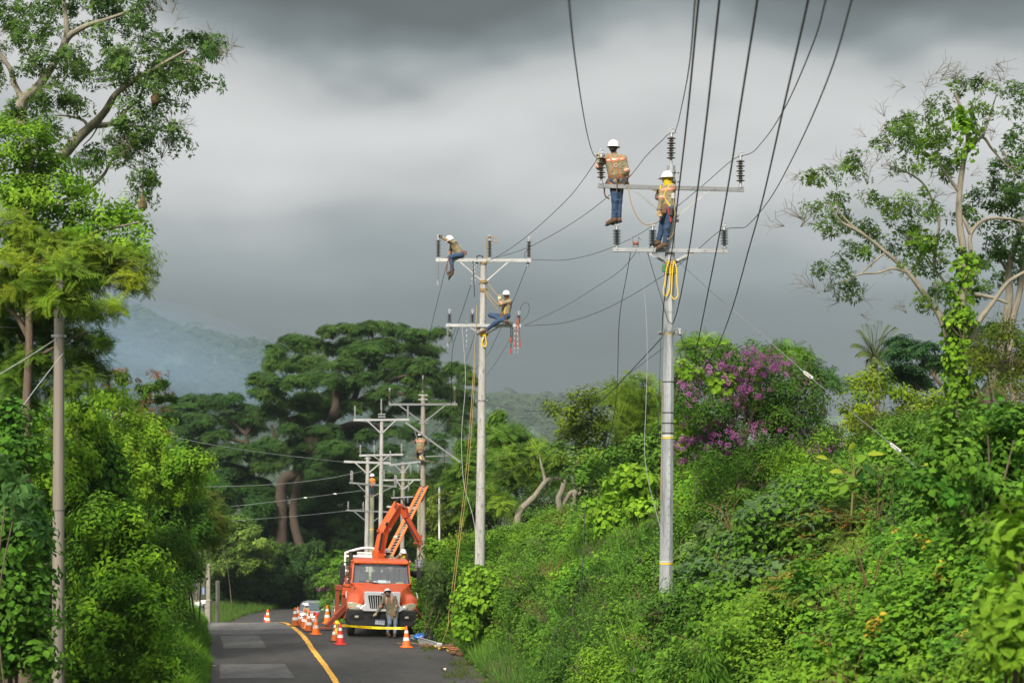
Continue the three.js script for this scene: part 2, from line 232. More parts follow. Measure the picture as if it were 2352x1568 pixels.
// fill blobs [px, py, d, rx, ry(px), rz(m)?] with clumps of sprigs
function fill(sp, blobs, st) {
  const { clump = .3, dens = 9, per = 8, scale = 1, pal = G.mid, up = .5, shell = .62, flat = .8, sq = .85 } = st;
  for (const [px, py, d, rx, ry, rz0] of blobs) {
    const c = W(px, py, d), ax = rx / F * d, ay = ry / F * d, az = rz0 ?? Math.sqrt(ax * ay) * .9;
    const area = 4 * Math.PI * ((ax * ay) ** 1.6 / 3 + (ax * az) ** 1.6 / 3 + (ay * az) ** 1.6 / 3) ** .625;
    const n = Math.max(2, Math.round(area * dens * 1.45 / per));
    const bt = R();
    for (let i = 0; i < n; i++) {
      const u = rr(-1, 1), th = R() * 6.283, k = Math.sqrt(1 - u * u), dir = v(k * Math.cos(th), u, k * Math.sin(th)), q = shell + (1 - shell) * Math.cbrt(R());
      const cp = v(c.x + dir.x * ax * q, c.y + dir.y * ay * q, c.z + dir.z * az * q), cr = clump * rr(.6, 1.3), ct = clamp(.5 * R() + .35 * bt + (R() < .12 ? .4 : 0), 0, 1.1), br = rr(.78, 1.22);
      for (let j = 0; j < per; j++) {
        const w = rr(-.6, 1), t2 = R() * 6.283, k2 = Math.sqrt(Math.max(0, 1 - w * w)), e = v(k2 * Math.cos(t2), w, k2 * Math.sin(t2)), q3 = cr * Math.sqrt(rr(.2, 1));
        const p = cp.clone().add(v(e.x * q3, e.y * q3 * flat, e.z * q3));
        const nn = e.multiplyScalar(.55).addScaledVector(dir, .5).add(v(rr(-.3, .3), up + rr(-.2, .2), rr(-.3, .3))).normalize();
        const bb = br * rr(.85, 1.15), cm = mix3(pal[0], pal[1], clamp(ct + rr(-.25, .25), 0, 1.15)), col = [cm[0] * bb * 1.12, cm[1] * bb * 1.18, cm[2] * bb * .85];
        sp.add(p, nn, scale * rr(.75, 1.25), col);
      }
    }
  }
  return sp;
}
// bark
const barkMap = noiseTex(256, (u, w) => { const n = tfbm(u, w, 10, 3, 4), m = tfbm(u * 1, w, 30, 6, 3), l = ss(tfbm(u, w, 7, 12, 3), .52, .66); const k = .45 + .6 * n + .35 * (m - .5); return [k + l * .12, k + l * .14, k * .96 + l * .08]; });
const barkBump = noiseTex(256, (u, w) => { const n = tfbm(u, w, 26, 3, 4); return [n, n, n]; });
const bark = (c, s = 1) => std(c, .92, 0, { map: scaled(barkMap, s, s * .5), bumpMap: scaled(barkBump, s, s * .4), bumpScale: .02 });
const mBarkPale = bark(C(.34, .31, .25)), mBarkGrey = bark(C(.3, .27, .22)), mBarkDark = bark(C(.16, .12, .085)), mBarkRed = bark(C(.095, .07, .052)), mStem = std(C(.17, .16, .05), .85);
const twigGeo = (() => { const L = []; for (let k = 0; k < 5; k++) { const a = k * 1.4 + rr(-.4, .4), p0 = v(0, 0, 0), p1 = onb(a, 1.2, .5).multiplyScalar(.28), p2 = p1.clone().add(onb(a + rr(-1, 1), .5, .8).multiplyScalar(.26)); L.push(bar(p0, p1, .007, .005, 4), bar(p1, p2, .005, .003, 4)); const p3 = p1.clone().add(onb(a + 2, .7, .6).multiplyScalar(.2)); L.push(bar(p1, p3, .004, .002, 4)); } return mergeAll(L); })();
function plant(name, label, category, base, opt) {
  const t = thing(name, label, category, base, opt.group); const rel = p => p.clone().sub(base);
  (opt.trunk ?? []).forEach(([pts, r0, r1], i) => part(i < (opt.trunks ?? 1) ? (opt.stemName ?? 'trunk') : 'limb', limbTube(pts.map(rel), r0, r1, Math.max(10, pts.length * 5), 9), opt.bark ?? mBarkGrey, t));
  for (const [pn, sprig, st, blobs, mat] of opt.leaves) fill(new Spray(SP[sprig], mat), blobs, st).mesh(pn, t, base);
  if (opt.twigs) { const sp = new Spray(twigGeo, opt.bark); for (const [px, py, d, n, r, s] of opt.twigs) for (let i = 0; i < n; i++) { const c = W(px, py, d).add(v(rr(-1, 1) * r, rr(-.8, .8) * r, rr(-1, 1) * r)); sp.add(c, v(rr(-1, 1), rr(-.1, 1), rr(-1, 1)).normalize(), (s ?? 1) * rr(.8, 1.5), [1, 1, 1]); } sp.mesh('bare_twigs', t, base); }
  return t;
}
const onGround = (px, d, dy = 0) => { const p = W(px, CY, d); p.y = groundY(p.x, p.z) + dy; return p; };
const mapB = (list, ox, oy, s, d, dj = 0) => list.map(([x, y, rx, ry]) => [ox + x / s, oy + y / s, d + rr(-dj, dj), rx / s, ry / s]);
const mapL = (pts, ox, oy, s, d) => pts.map(([x, y, k = 0]) => W(ox + x / s, oy + y / s, d + k));
// ------------------------------------------------------------------ trees and shrubs
R = rng(101);
// tall pale-limbed tree, upper left
{
  const z = (l, d = 48) => mapB(l, 0, 0, 2.1, d, 1.6), L = p => mapL(p, 0, 0, 2.1, 48);
  const base = onGround(40, 48);
  plant('tall_tree', 'tall open tree with pale forking limbs at the upper left, two hanging nests in it', 'tree', base, {
    bark: mBarkPale, trunks: 2,
    trunk: [[[base.clone(), W(50, 800, 48), W(60, 560, 48), W(78, 430, 48), W(110, 382, 48)], .3, .17], [L([[120, 1250], [125, 1000], [120, 720], [95, 560], [105, 480], [180, 420], [250, 320], [305, 215], [320, 150], [312, 60], [300, -40]]), .26, .05],
      [L([[200, 830], [290, 760], [370, 670], [440, 605], [500, 545, -.5], [560, 450, -1], [640, 390, -1], [760, 320, -1.4], [900, 240, -1.5]]), .17, .03], [L([[440, 605], [545, 592, .5], [620, 520, .8], [690, 470, 1]]), .1, .03], [L([[540, 600, .5], [620, 605, .8], [700, 612, 1], [830, 640, 1.3]]), .05, .015],
      [L([[305, 215], [330, 175], [400, 130], [520, 90], [660, 40]]), .1, .03], [L([[105, 480], [65, 400], [50, 340], [0, 260], [-60, 150]]), .085, .05], [L([[190, 400], [197, 350], [150, 285], [125, 240]]), .05, .02],
      [L([[240, 1010], [320, 965], [430, 905], [500, 840], [540, 770], [620, 720]]), .08, .025], [L([[425, 612], [400, 580], [330, 560], [265, 555]]), .05, .02], [L([[500, 560], [470, 610], [440, 660], [400, 700]]), .03, .015], [L([[760, 320], [830, 300], [930, 300], [1000, 350]]), .035, .01], [L([[640, 390], [670, 330], [680, 270]]), .035, .012], [L([[690, 720], [690, 820], [685, 930], [684, 970]]), .03, .01]],
    leaves: [['crown', 'tuft', { clump: .34, dens: 15, per: 9, scale: 1.05, pal: G.tall, up: .45, shell: .3 }, z([
      [230, 40, 80, 60], [330, 20, 70, 40], [400, 30, 90, 45], [520, 50, 90, 55], [640, 40, 90, 55], [700, 110, 50, 45], [60, 40, 85, 45], [40, 120, 50, 45], [80, 130, 50, 30], [160, 190, 60, 75], [230, 150, 60, 50], [400, 160, 80, 40], [490, 185, 50, 35], [570, 150, 60, 40], [160, 340, 60, 65], [235, 300, 70, 50], [330, 270, 80, 55], [350, 350, 80, 45], [250, 470, 90, 60], [350, 500, 80, 55], [160, 540, 90, 55], [60, 560, 60, 40], [280, 620, 80, 50],
      [540, 310, 90, 70], [640, 290, 90, 80], [720, 260, 90, 70], [700, 340, 100, 60], [800, 340, 90, 60], [850, 270, 90, 50], [930, 190, 70, 50], [960, 240, 80, 55], [900, 350, 80, 50], [990, 360, 60, 40], [940, 405, 60, 30], [1020, 240, 45, 25], [500, 430, 70, 45], [600, 430, 60, 40], [720, 450, 80, 45], [820, 490, 60, 45], [640, 540, 100, 32], [780, 560, 60, 35],
      [650, 640, 110, 55], [560, 680, 95, 55], [700, 690, 80, 45], [800, 640, 70, 35], [870, 690, 48, 30], [520, 745, 75, 45], [630, 760, 75, 35], [370, 790, 75, 50], [450, 775, 60, 36], [280, 830, 60, 36], [680, 840, 65, 45], [690, 890, 42, 36], [672, 940, 30, 30], [-60, 300, 80, 120], [-50, 60, 90, 90]])]],
    twigs: [[375, 8, 48, 5, .4], [385, 38, 48, 4, .35], [500, 115, 48, 5, .3], [340, 365, 48, 5, .5], [415, 290, 48, 4, .4], [30, 90, 48, 6, .8]],
  });
  // woven hanging nests
  const mNest = std(C(.24, .15, .085), 1, 0, { map: scaled(barkMap, 3) });
  for (const [px, py, len, l] of [[357, 222, .46, 'brown woven bag nest half hidden among the leaves of the tall left tree'], [327, 466, .42, 'dark woven bag nest hanging from the lowest twig of the tall left tree']]) {
    const p = W(px, py, 47), t = thing('hanging_nest', l, 'nest', p, 'woven nests in the tall tree');
    part('nest_pouch', new THREE.LatheGeometry([[0, -len / 2], [.07, -len * .47], [.125, -len * .3], [.13, -len * .12], [.085, len * .12], [.055, len * .35], [.03, len / 2]].map(a => new THREE.Vector2(...a)), 14), mNest, t); part('hanging_fibre', bar(v(0, len / 2, 0), v(.02, len / 2 + .3, 0), .012, .01, 5), mNest, t);
  }
}
const P2 = (l, d, dj = 1) => l.map(([x, y, a, b]) => [x, y, d + rr(-dj, dj), a, b]);
{ const b = onGround(-40, 41); plant('broadleaf_tree', 'bright green broadleaf tree at the left edge above the yellow-green tree', 'tree', b, { trunk: [[[b.clone(), W(-20, 900, 41), W(20, 600, 41), W(60, 420, 41), W(90, 330, 41)], .16, .04], [[W(10, 650, 41), W(120, 560, 41), W(230, 530, 40.5), W(320, 510, 40)], .07, .02], [[W(20, 560, 41), W(90, 480, 41), W(160, 440, 41)], .06, .02]], leaves: [['crown', 'broad', { clump: .3, dens: 15, per: 7, scale: 1.15, pal: G.bright, up: .6, shell: .3 }, P2([[35, 295, 45, 22], [30, 330, 65, 32], [95, 345, 38, 36], [55, 380, 75, 36], [25, 430, 60, 38], [105, 425, 45, 36], [60, 470, 75, 36], [150, 465, 36, 22], [185, 425, 25, 12], [90, 520, 85, 36], [175, 520, 55, 36], [250, 505, 45, 28], [305, 505, 38, 26], [230, 555, 85, 32], [325, 555, 34, 16], [160, 590, 80, 26], [290, 580, 55, 18], [40, 560, 50, 30]], 41, .9)]] }); }
{ const b = onGround(60, 37.5); plant('feathery_tree', 'yellow-green feathery tree spreading over the top of the left pole', 'tree', b, { bark: mBarkDark, trunk: [[[b.clone(), W(58, 1000, 37.5), W(66, 800, 37.7), W(70, 660, 38), W(110, 580, 38)], .18, .06], [[W(68, 720, 38), W(150, 690, 38.3), W(240, 620, 38.5), W(320, 600, 38.5)], .07, .02], [[W(66, 780, 38), W(30, 720, 38), W(-30, 680, 38)], .06, .03], [[W(66, 830, 38), W(120, 800, 38), W(200, 760, 38.3)], .05, .015]],
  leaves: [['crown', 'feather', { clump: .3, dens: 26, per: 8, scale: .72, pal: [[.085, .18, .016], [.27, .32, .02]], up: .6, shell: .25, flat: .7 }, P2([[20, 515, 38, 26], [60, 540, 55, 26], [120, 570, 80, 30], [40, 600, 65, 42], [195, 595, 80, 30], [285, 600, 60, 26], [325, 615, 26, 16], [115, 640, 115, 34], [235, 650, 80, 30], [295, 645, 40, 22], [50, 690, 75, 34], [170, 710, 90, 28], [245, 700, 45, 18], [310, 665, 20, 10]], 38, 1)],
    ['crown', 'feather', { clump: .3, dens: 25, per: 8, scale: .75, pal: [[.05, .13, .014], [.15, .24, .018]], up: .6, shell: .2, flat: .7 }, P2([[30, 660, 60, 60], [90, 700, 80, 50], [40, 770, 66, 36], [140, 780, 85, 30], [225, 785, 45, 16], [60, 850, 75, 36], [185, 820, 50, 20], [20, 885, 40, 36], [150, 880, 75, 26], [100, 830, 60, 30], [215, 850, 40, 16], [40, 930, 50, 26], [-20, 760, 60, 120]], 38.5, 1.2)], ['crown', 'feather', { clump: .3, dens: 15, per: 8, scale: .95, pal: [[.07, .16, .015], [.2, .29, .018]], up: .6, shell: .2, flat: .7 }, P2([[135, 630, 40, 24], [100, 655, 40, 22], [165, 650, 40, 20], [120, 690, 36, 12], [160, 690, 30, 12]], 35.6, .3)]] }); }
// tree with reddish seed sprays in the gap left of the hill
{ const b = onGround(295, 62); plant('red_tipped_tree', 'thin pale tree with reddish seed sprays before the misty hill', 'tree', b, { bark: mBarkPale, trunk: [[[b.clone(), W(296, 1040, 62), W(310, 950, 62), W(335, 905, 62), W(358, 880, 62)], .13, .03], [[W(300, 990, 62), W(268, 930, 62), W(262, 880, 62), W(280, 858, 62)], .07, .02], [[W(310, 950, 62), W(345, 910, 62.4), W(388, 908, 62.5)], .05, .015], [[W(300, 985, 62), W(350, 960, 62), W(380, 930, 62)], .04, .015]],
  leaves: [['crown', 'droop', { clump: .26, dens: 13, per: 7, scale: .95, pal: [[.06, .14, .02], [.15, .23, .04]], up: .2, shell: .2 }, P2([[285, 868, 26, 18], [255, 900, 22, 18], [335, 895, 24, 20], [365, 880, 20, 20], [355, 912, 22, 14], [320, 925, 22, 24], [395, 912, 16, 10], [330, 960, 34, 26], [370, 965, 24, 20], [250, 930, 20, 20], [300, 1000, 40, 26], [360, 1000, 36, 22]], 62, .8)], ['seed_spray', 'tuft', { clump: .2, dens: 7, per: 5, scale: .6, pal: G.red, up: .6, shell: .5 }, P2([[282, 855, 24, 8], [250, 868, 14, 8], [345, 856, 12, 8], [364, 861, 17, 9], [330, 918, 18, 8], [390, 902, 12, 7], [322, 945, 24, 9], [372, 940, 14, 9], [350, 930, 20, 8], [300, 880, 14, 9], [240, 890, 12, 8], [365, 985, 16, 10], [385, 1005, 22, 10], [255, 950, 14, 9]], 61.7, .7)]] }); }
// shrubs of the left verge
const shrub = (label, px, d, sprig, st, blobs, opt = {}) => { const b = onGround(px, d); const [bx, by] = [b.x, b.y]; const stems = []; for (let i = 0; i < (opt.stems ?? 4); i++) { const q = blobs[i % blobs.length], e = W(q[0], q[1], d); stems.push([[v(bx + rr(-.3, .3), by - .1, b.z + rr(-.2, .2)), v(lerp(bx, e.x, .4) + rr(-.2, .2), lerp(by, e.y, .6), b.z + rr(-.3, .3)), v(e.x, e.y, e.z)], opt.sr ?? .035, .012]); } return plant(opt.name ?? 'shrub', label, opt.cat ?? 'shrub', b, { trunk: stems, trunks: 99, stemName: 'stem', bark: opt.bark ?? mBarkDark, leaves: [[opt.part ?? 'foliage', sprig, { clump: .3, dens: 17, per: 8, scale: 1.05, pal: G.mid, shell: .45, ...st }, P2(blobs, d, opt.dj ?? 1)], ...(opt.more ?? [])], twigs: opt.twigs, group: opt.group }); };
shrub('large dark shrub with hanging leaves at the left edge beside the pole', 20, 33, 'round', { pal: [[.04, .13, .014], [.1, .22, .022]], scale: 1.1, dens: 21 }, [[20, 1010, 60, 40], [10, 1060, 60, 50], [30, 1170, 55, 60], [50, 1230, 42, 60], [20, 1270, 60, 60], [40, 1330, 50, 60], [15, 1380, 60, 60], [50, 1430, 45, 60], [20, 1480, 60, 60], [60, 1380, 36, 60], [50, 1300, 40, 50], [60, 1500, 36, 50]]);
shrub('blue-green plant with big lobed leaves at the left edge of the photograph', 5, 29, 'large', { pal: [[.045, .13, .035], [.1, .2, .07]], scale: .8, per: 4, dens: 10 }, [[20, 1095, 30, 24], [40, 1140, 22, 20], [78, 1222, 18, 12], [10, 1180, 22, 22]], { name: 'lobed_plant', cat: 'plant', stems: 2, sr: .015 });
shrub('lime green bush behind the left pole below the feathery tree', 90, 44, 'broad', { pal: G.lime, scale: 1.1 }, [[60, 965, 60, 36], [95, 1000, 55, 40], [50, 1010, 60, 40], [180, 985, 50, 45], [215, 945, 45, 28], [260, 930, 40, 26], [110, 1060, 60, 50], [170, 1050, 40, 60], [60, 1080, 50, 50], [120, 1130, 50, 60]]);
shrub('column of dark creepers standing right of the left pole', 212, 46, 'heart', { pal: [[.035, .12, .012], [.09, .21, .02]], dens: 28 }, [[210, 985, 32, 30], [215, 1030, 36, 40], [205, 1085, 40, 45], [240, 1090, 40, 50], [190, 1150, 45, 50], [250, 1160, 50, 50], [210, 1210, 50, 40]], { name: 'creeper_column', cat: 'creeper' });
shrub('lime green leafy bush below the reddish tree', 320, 54, 'broad', { pal: G.lime, scale: 1.15, dens: 20 }, [[285, 975, 40, 26], [320, 1010, 50, 36], [365, 1010, 36, 30], [290, 1050, 55, 40], [350, 1060, 60, 45], [405, 1075, 45, 36], [445, 1075, 32, 30], [300, 1110, 60, 45], [380, 1120, 55, 40], [430, 1110, 45, 40]]);
shrub('olive green bush overhanging the left end of the road', 440, 63, 'feather', { pal: G.olive, scale: .9, dens: 20 }, [[430, 1150, 50, 36], [475, 1170, 40, 34], [400, 1180, 55, 40], [450, 1210, 55, 36], [500, 1195, 26, 26], [480, 1235, 40, 22], [390, 1230, 55, 36], [350, 1180, 50, 40], [430, 1240, 30, 20]]);
shrub('shaded dark bush above the grass verge on the left', 380, 56, 'small', { pal: [[.04, .12, .013], [.11, .22, .02]], scale: 1.3, dens: 24 }, [[340, 1250, 60, 45], [400, 1270, 50, 40], [360, 1310, 60, 45], [420, 1320, 36, 36], [390, 1350, 45, 36], [330, 1340, 50, 50], [300, 1270, 50, 60], [425, 1285, 30, 30], [290, 1200, 55, 45], [240, 1250, 40, 40]]);  // shade of this bush is put into its darker leaf colours
shrub('bright leafy bush in front on the left, right of the pole', 230, 38, 'broad', { pal: [[.06, .17, .01], [.17, .31, .016]], scale: 1.1, dens: 22 }, [[190, 1215, 40, 22], [240, 1215, 40, 24], [225, 1260, 60, 34], [280, 1265, 30, 30], [205, 1310, 45, 36], [270, 1320, 55, 40], [220, 1370, 60, 40], [300, 1370, 55, 40], [210, 1430, 55, 45], [285, 1430, 55, 40], [335, 1440, 36, 36], [240, 1490, 60, 40], [300, 1490, 50, 36], [345, 1485, 28, 28], [180, 1490, 30, 40], [200, 1550, 50, 40], [270, 1560, 60, 40], [330, 1560, 50, 40], [370, 1540, 30, 30], [190, 1610, 50, 40], [270, 1620, 60, 40], [340, 1620, 50, 40], [250, 1190, 40, 24], [300, 1220, 40, 30], [330, 1290, 40, 40], [350, 1370, 40, 40]], { stems: 3, sr: .02 });
shrub('bright creeper draping the bush end beside the guardrail', 405, 64, 'heart', { pal: G.bright, scale: .95, dens: 20 }, [[375, 1355, 26, 26], [405, 1335, 26, 24], [425, 1340, 18, 26], [360, 1385, 26, 22], [395, 1375, 24, 20], [345, 1410, 22, 20], [430, 1310, 14, 20]], { name: 'creeper', cat: 'creeper' });
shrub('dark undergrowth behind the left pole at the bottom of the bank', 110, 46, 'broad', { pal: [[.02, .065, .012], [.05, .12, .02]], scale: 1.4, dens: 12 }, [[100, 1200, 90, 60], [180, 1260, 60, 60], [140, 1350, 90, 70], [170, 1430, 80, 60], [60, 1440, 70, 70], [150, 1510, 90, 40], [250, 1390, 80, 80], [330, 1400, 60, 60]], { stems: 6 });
shrub('low weeds at the foot of the left hand bushes', 230, 42, 'small', { pal: [[.04, .12, .014], [.1, .2, .022]], scale: 1.35, dens: 17 }, [[60, 1540, 70, 50], [20, 1480, 50, 80], [180, 1545, 60, 40], [240, 1540, 60, 36], [300, 1540, 50, 36], [350, 1530, 36, 36], [110, 1480, 50, 50], [330, 1490, 40, 36], [380, 1440, 30, 30], [60, 1590, 90, 40], [400, 1500, 26, 40], [200, 1590, 90, 30], [300, 1580, 60, 30]], { stems: 8 });
shrub('dark thicket filling the bank behind the left hand bushes', 300, 60, 'broad', { pal: [[.035, .11, .012], [.09, .2, .018]], scale: 1.5, dens: 13, clump: .4 }, [[260, 1180, 70, 60], [330, 1150, 60, 60], [390, 1160, 60, 50], [280, 1270, 70, 60], [350, 1230, 70, 60], [420, 1220, 50, 50], [430, 1290, 30, 30], [300, 1340, 70, 60], [380, 1400, 60, 40], [200, 1250, 70, 80], [120, 1120, 80, 80], [60, 1180, 80, 80], [200, 1060, 60, 50], [300, 1070, 60, 50], [400, 1100, 50, 50]], { stems: 6 });
// rain tree over the road end
{
  const z = (l, d, dj) => mapB(l, 516.8, 689, 2.7307, d, dj), L = (p, d = 150) => mapL(p, 516.8, 689, 2.7307, d); const b = onGround(645, 150);
  plant('rain_tree', 'huge spreading rain tree with a domed crown behind the power lines', 'tree', b, { bark: mBarkRed, trunks: 2,
    trunk: [[[b.clone(), ...L([[350, 1300], [350, 1220], [375, 1120], [440, 1090], [480, 1000], [560, 900], [650, 800]])], .72, .42], [[b.clone().add(v(3.4, 0, 1)), ...L([[430, 1380], [440, 1220], [470, 1090], [540, 980], [620, 900]])], .5, .3], [L([[640, 830], [675, 740], [760, 680], [860, 620], [960, 570], [1050, 500], [1140, 470]]), .42, .1], [L([[680, 740], [700, 640], [690, 540], [720, 420]]), .5, .1], [L([[790, 660], [830, 560], [835, 480], [850, 400]]), .35, .08], [L([[900, 600], [990, 620], [1100, 590], [1230, 600]]), .3, .08], [L([[560, 900], [460, 800], [350, 720], [250, 650]]), .5, .1], [L([[600, 860], [800, 780], [960, 800], [1100, 820], [1250, 740]]), .4, .1], [L([[350, 720], [330, 640], [260, 600]]), .2, .06], [L([[480, 1000], [360, 930], [290, 860]]), .3, .08]],
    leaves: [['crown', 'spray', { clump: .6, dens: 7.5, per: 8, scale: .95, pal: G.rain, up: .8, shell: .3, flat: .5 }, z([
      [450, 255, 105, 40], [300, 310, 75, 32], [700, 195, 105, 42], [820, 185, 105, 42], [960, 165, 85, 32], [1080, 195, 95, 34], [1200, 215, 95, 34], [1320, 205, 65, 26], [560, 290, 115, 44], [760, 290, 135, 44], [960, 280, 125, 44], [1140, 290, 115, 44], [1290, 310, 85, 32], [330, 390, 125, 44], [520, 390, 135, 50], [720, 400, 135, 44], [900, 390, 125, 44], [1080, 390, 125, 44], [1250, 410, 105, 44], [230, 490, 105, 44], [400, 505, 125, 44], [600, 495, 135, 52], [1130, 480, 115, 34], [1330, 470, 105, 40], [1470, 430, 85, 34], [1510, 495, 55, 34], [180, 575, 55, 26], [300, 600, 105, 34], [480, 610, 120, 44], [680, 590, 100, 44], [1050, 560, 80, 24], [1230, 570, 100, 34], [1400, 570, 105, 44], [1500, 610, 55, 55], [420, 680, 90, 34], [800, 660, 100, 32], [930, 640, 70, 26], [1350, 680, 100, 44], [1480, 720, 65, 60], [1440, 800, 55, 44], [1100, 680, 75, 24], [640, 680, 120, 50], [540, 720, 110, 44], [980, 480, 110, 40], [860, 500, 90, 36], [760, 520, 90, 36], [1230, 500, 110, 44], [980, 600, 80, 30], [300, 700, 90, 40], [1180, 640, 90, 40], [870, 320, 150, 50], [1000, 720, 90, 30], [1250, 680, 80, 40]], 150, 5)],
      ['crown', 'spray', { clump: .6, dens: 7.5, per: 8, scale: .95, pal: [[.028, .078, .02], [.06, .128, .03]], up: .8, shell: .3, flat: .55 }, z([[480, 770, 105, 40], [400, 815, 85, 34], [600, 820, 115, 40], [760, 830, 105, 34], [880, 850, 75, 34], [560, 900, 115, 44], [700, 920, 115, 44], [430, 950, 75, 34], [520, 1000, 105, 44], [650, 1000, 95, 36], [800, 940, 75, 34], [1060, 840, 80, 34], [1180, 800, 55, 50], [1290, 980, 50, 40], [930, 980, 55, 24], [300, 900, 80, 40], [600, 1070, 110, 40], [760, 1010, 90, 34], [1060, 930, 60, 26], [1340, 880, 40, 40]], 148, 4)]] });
}
{ const z = (l) => mapB(l, 172.3, 660.4, 3.6415, 153, 3), L = p => mapL(p, 172.3, 660.4, 3.6415, 153), b = onGround(565, 153); plant('umbrella_tree', 'darker umbrella tree at the left beneath the huge rain tree', 'tree', b, { bark: mBarkRed, trunk: [[[b.clone(), ...L([[1480, 1560], [1440, 1300], [1430, 1220], [1450, 1150]])], .4, .15], [L([[1430, 1230], [1340, 1150], [1250, 1080]]), .2, .06], [L([[1435, 1220], [1500, 1150], [1560, 1110]]), .18, .05], [L([[1440, 1300], [1250, 1250], [1100, 1180], [1000, 1120]]), .2, .06], [L([[1690, 1330], [1670, 1240], [1640, 1150]]), .25, .12]],
  leaves: [['crown', 'spray', { clump: .6, dens: 7.5, per: 8, scale: .95, pal: [[.028, .08, .022], [.066, .135, .033]], up: .8, shell: .3, flat: .5 }, z([[1000, 940, 150, 36], [1250, 935, 130, 44], [1330, 905, 60, 24], [900, 1010, 150, 36], [1120, 1000, 160, 46], [1400, 1020, 140, 44], [1540, 1080, 120, 44], [850, 1080, 120, 36], [1050, 1100, 170, 46], [1300, 1100, 150, 52], [1450, 1170, 140, 52], [950, 1200, 120, 54], [1150, 1230, 130, 50], [1000, 1330, 160, 80], [1250, 1400, 190, 80], [1500, 1350, 170, 64], [1680, 1380, 140, 54], [1880, 1200, 120, 70], [1880, 1350, 160, 74], [1250, 1530, 200, 60], [1000, 1480, 120, 70], [1600, 1480, 160, 60]])]] }); }
// undergrowth round the bend of the road
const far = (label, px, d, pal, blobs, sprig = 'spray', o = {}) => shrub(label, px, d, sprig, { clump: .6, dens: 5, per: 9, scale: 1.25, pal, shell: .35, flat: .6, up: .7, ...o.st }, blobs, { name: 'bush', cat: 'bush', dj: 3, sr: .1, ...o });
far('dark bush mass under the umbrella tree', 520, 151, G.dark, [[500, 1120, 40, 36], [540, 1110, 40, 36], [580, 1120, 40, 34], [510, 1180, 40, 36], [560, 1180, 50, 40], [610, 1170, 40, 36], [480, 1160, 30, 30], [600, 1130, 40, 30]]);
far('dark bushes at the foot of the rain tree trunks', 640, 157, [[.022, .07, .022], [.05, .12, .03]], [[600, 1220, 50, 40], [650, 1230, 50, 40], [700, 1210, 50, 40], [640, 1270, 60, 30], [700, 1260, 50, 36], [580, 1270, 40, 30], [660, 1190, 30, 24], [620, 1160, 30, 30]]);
far('dark green bushes between the rain tree and the distant poles', 750, 158, [[.03, .085, .024], [.06, .13, .034]], [[720, 1140, 45, 34], [770, 1120, 40, 36], [810, 1120, 34, 36], [740, 1190, 45, 36], [790, 1180, 45, 36], [760, 1240, 50, 40], [720, 1290, 40, 40], [800, 1240, 40, 40], [705, 1330, 30, 40], [690, 1110, 40, 26], [780, 1070, 40, 26]]);
far('pale green bush hanging over the dark cane hedge', 540, 141, [[.085, .16, .03], [.17, .25, .06]], [[500, 1215, 36, 26], [545, 1220, 40, 26], [585, 1240, 36, 24], [490, 1250, 36, 26], [530, 1265, 50, 28], [580, 1275, 40, 22], [615, 1262, 18, 14], [500, 1290, 32, 24], [545, 1300, 36, 22], [590, 1298, 24, 16], [475, 1310, 20, 16]], 'tuft', { st: { scale: 2.2, dens: 7 }, stems: 1, sr: .05 });
{ const b = onGround(600, 150); const bl = []; for (let x = 500; x <= 725; x += 22) for (let y = 1265; y <= 1405; y += 24) bl.push([x + rr(-8, 8), y + rr(-8, 8), 148 + rr(-2, 2), 18, 20]); plant('cane_hedge', 'dark wall of hanging cane leaves where the road bends', 'hedge', b, { trunk: [0, 1, 2, 3, 4, 5].map(i => [[onGround(520 + i * 38, 149), W(522 + i * 38, 1340, 149), W(515 + i * 40, 1270, 148)], .06, .03]), trunks: 9, stemName: 'cane', bark: mStem, leaves: [['foliage', 'droop', { clump: .5, dens: 8, per: 9, scale: 2.4, pal: [[.025, .075, .022], [.075, .15, .04]], up: .1, shell: .3 }, bl]] }); }
far('bright green bush with purple blossom left of the truck', 750, 96, [[.075, .18, .02], [.15, .28, .035]], [[772, 1290, 20, 18], [764, 1320, 24, 20], [756, 1345, 20, 20], [772, 1360, 22, 28], [756, 1378, 14, 14], [780, 1395, 22, 22], [764, 1405, 14, 16], [748, 1298, 14, 5], [788, 1340, 18, 56]], 'tuft', { st: { scale: 1.6, dens: 8 }, more: [['blossom', 'flower', { clump: .25, dens: 3, per: 5, scale: 1.3, pal: G.petal, shell: .9 }, [[752, 1338, 94, 16, 12], [744, 1360, 94, 10, 8]], mPetal]] });
far('mid green bushes behind the crane boom', 900, 165, [[.06, .14, .03], [.13, .21, .04]], [[840, 1110, 50, 40], [890, 1130, 50, 40], [940, 1120, 50, 40], [990, 1140, 50, 40], [860, 1180, 50, 40], [920, 1190, 50, 40], [980, 1200, 50, 40], [850, 1240, 50, 40], [910, 1250, 50, 40], [960, 1260, 40, 40], [1020, 1100, 40, 40], [830, 1070, 40, 26]]);
far('yellowish bushes on the bank right of the wooden pole', 1010, 88, [[.1, .17, .025], [.22, .27, .04]], [[1000, 1200, 28, 26], [1030, 1190, 36, 30], [1010, 1240, 36, 28], [1050, 1230, 40, 30], [1060, 1180, 32, 30], [990, 1260, 30, 20], [1090, 1190, 36, 36], [1040, 1150, 30, 20], [1085, 1150, 36, 24]], 'tuft', { st: { scale: 1.5, dens: 9 } });
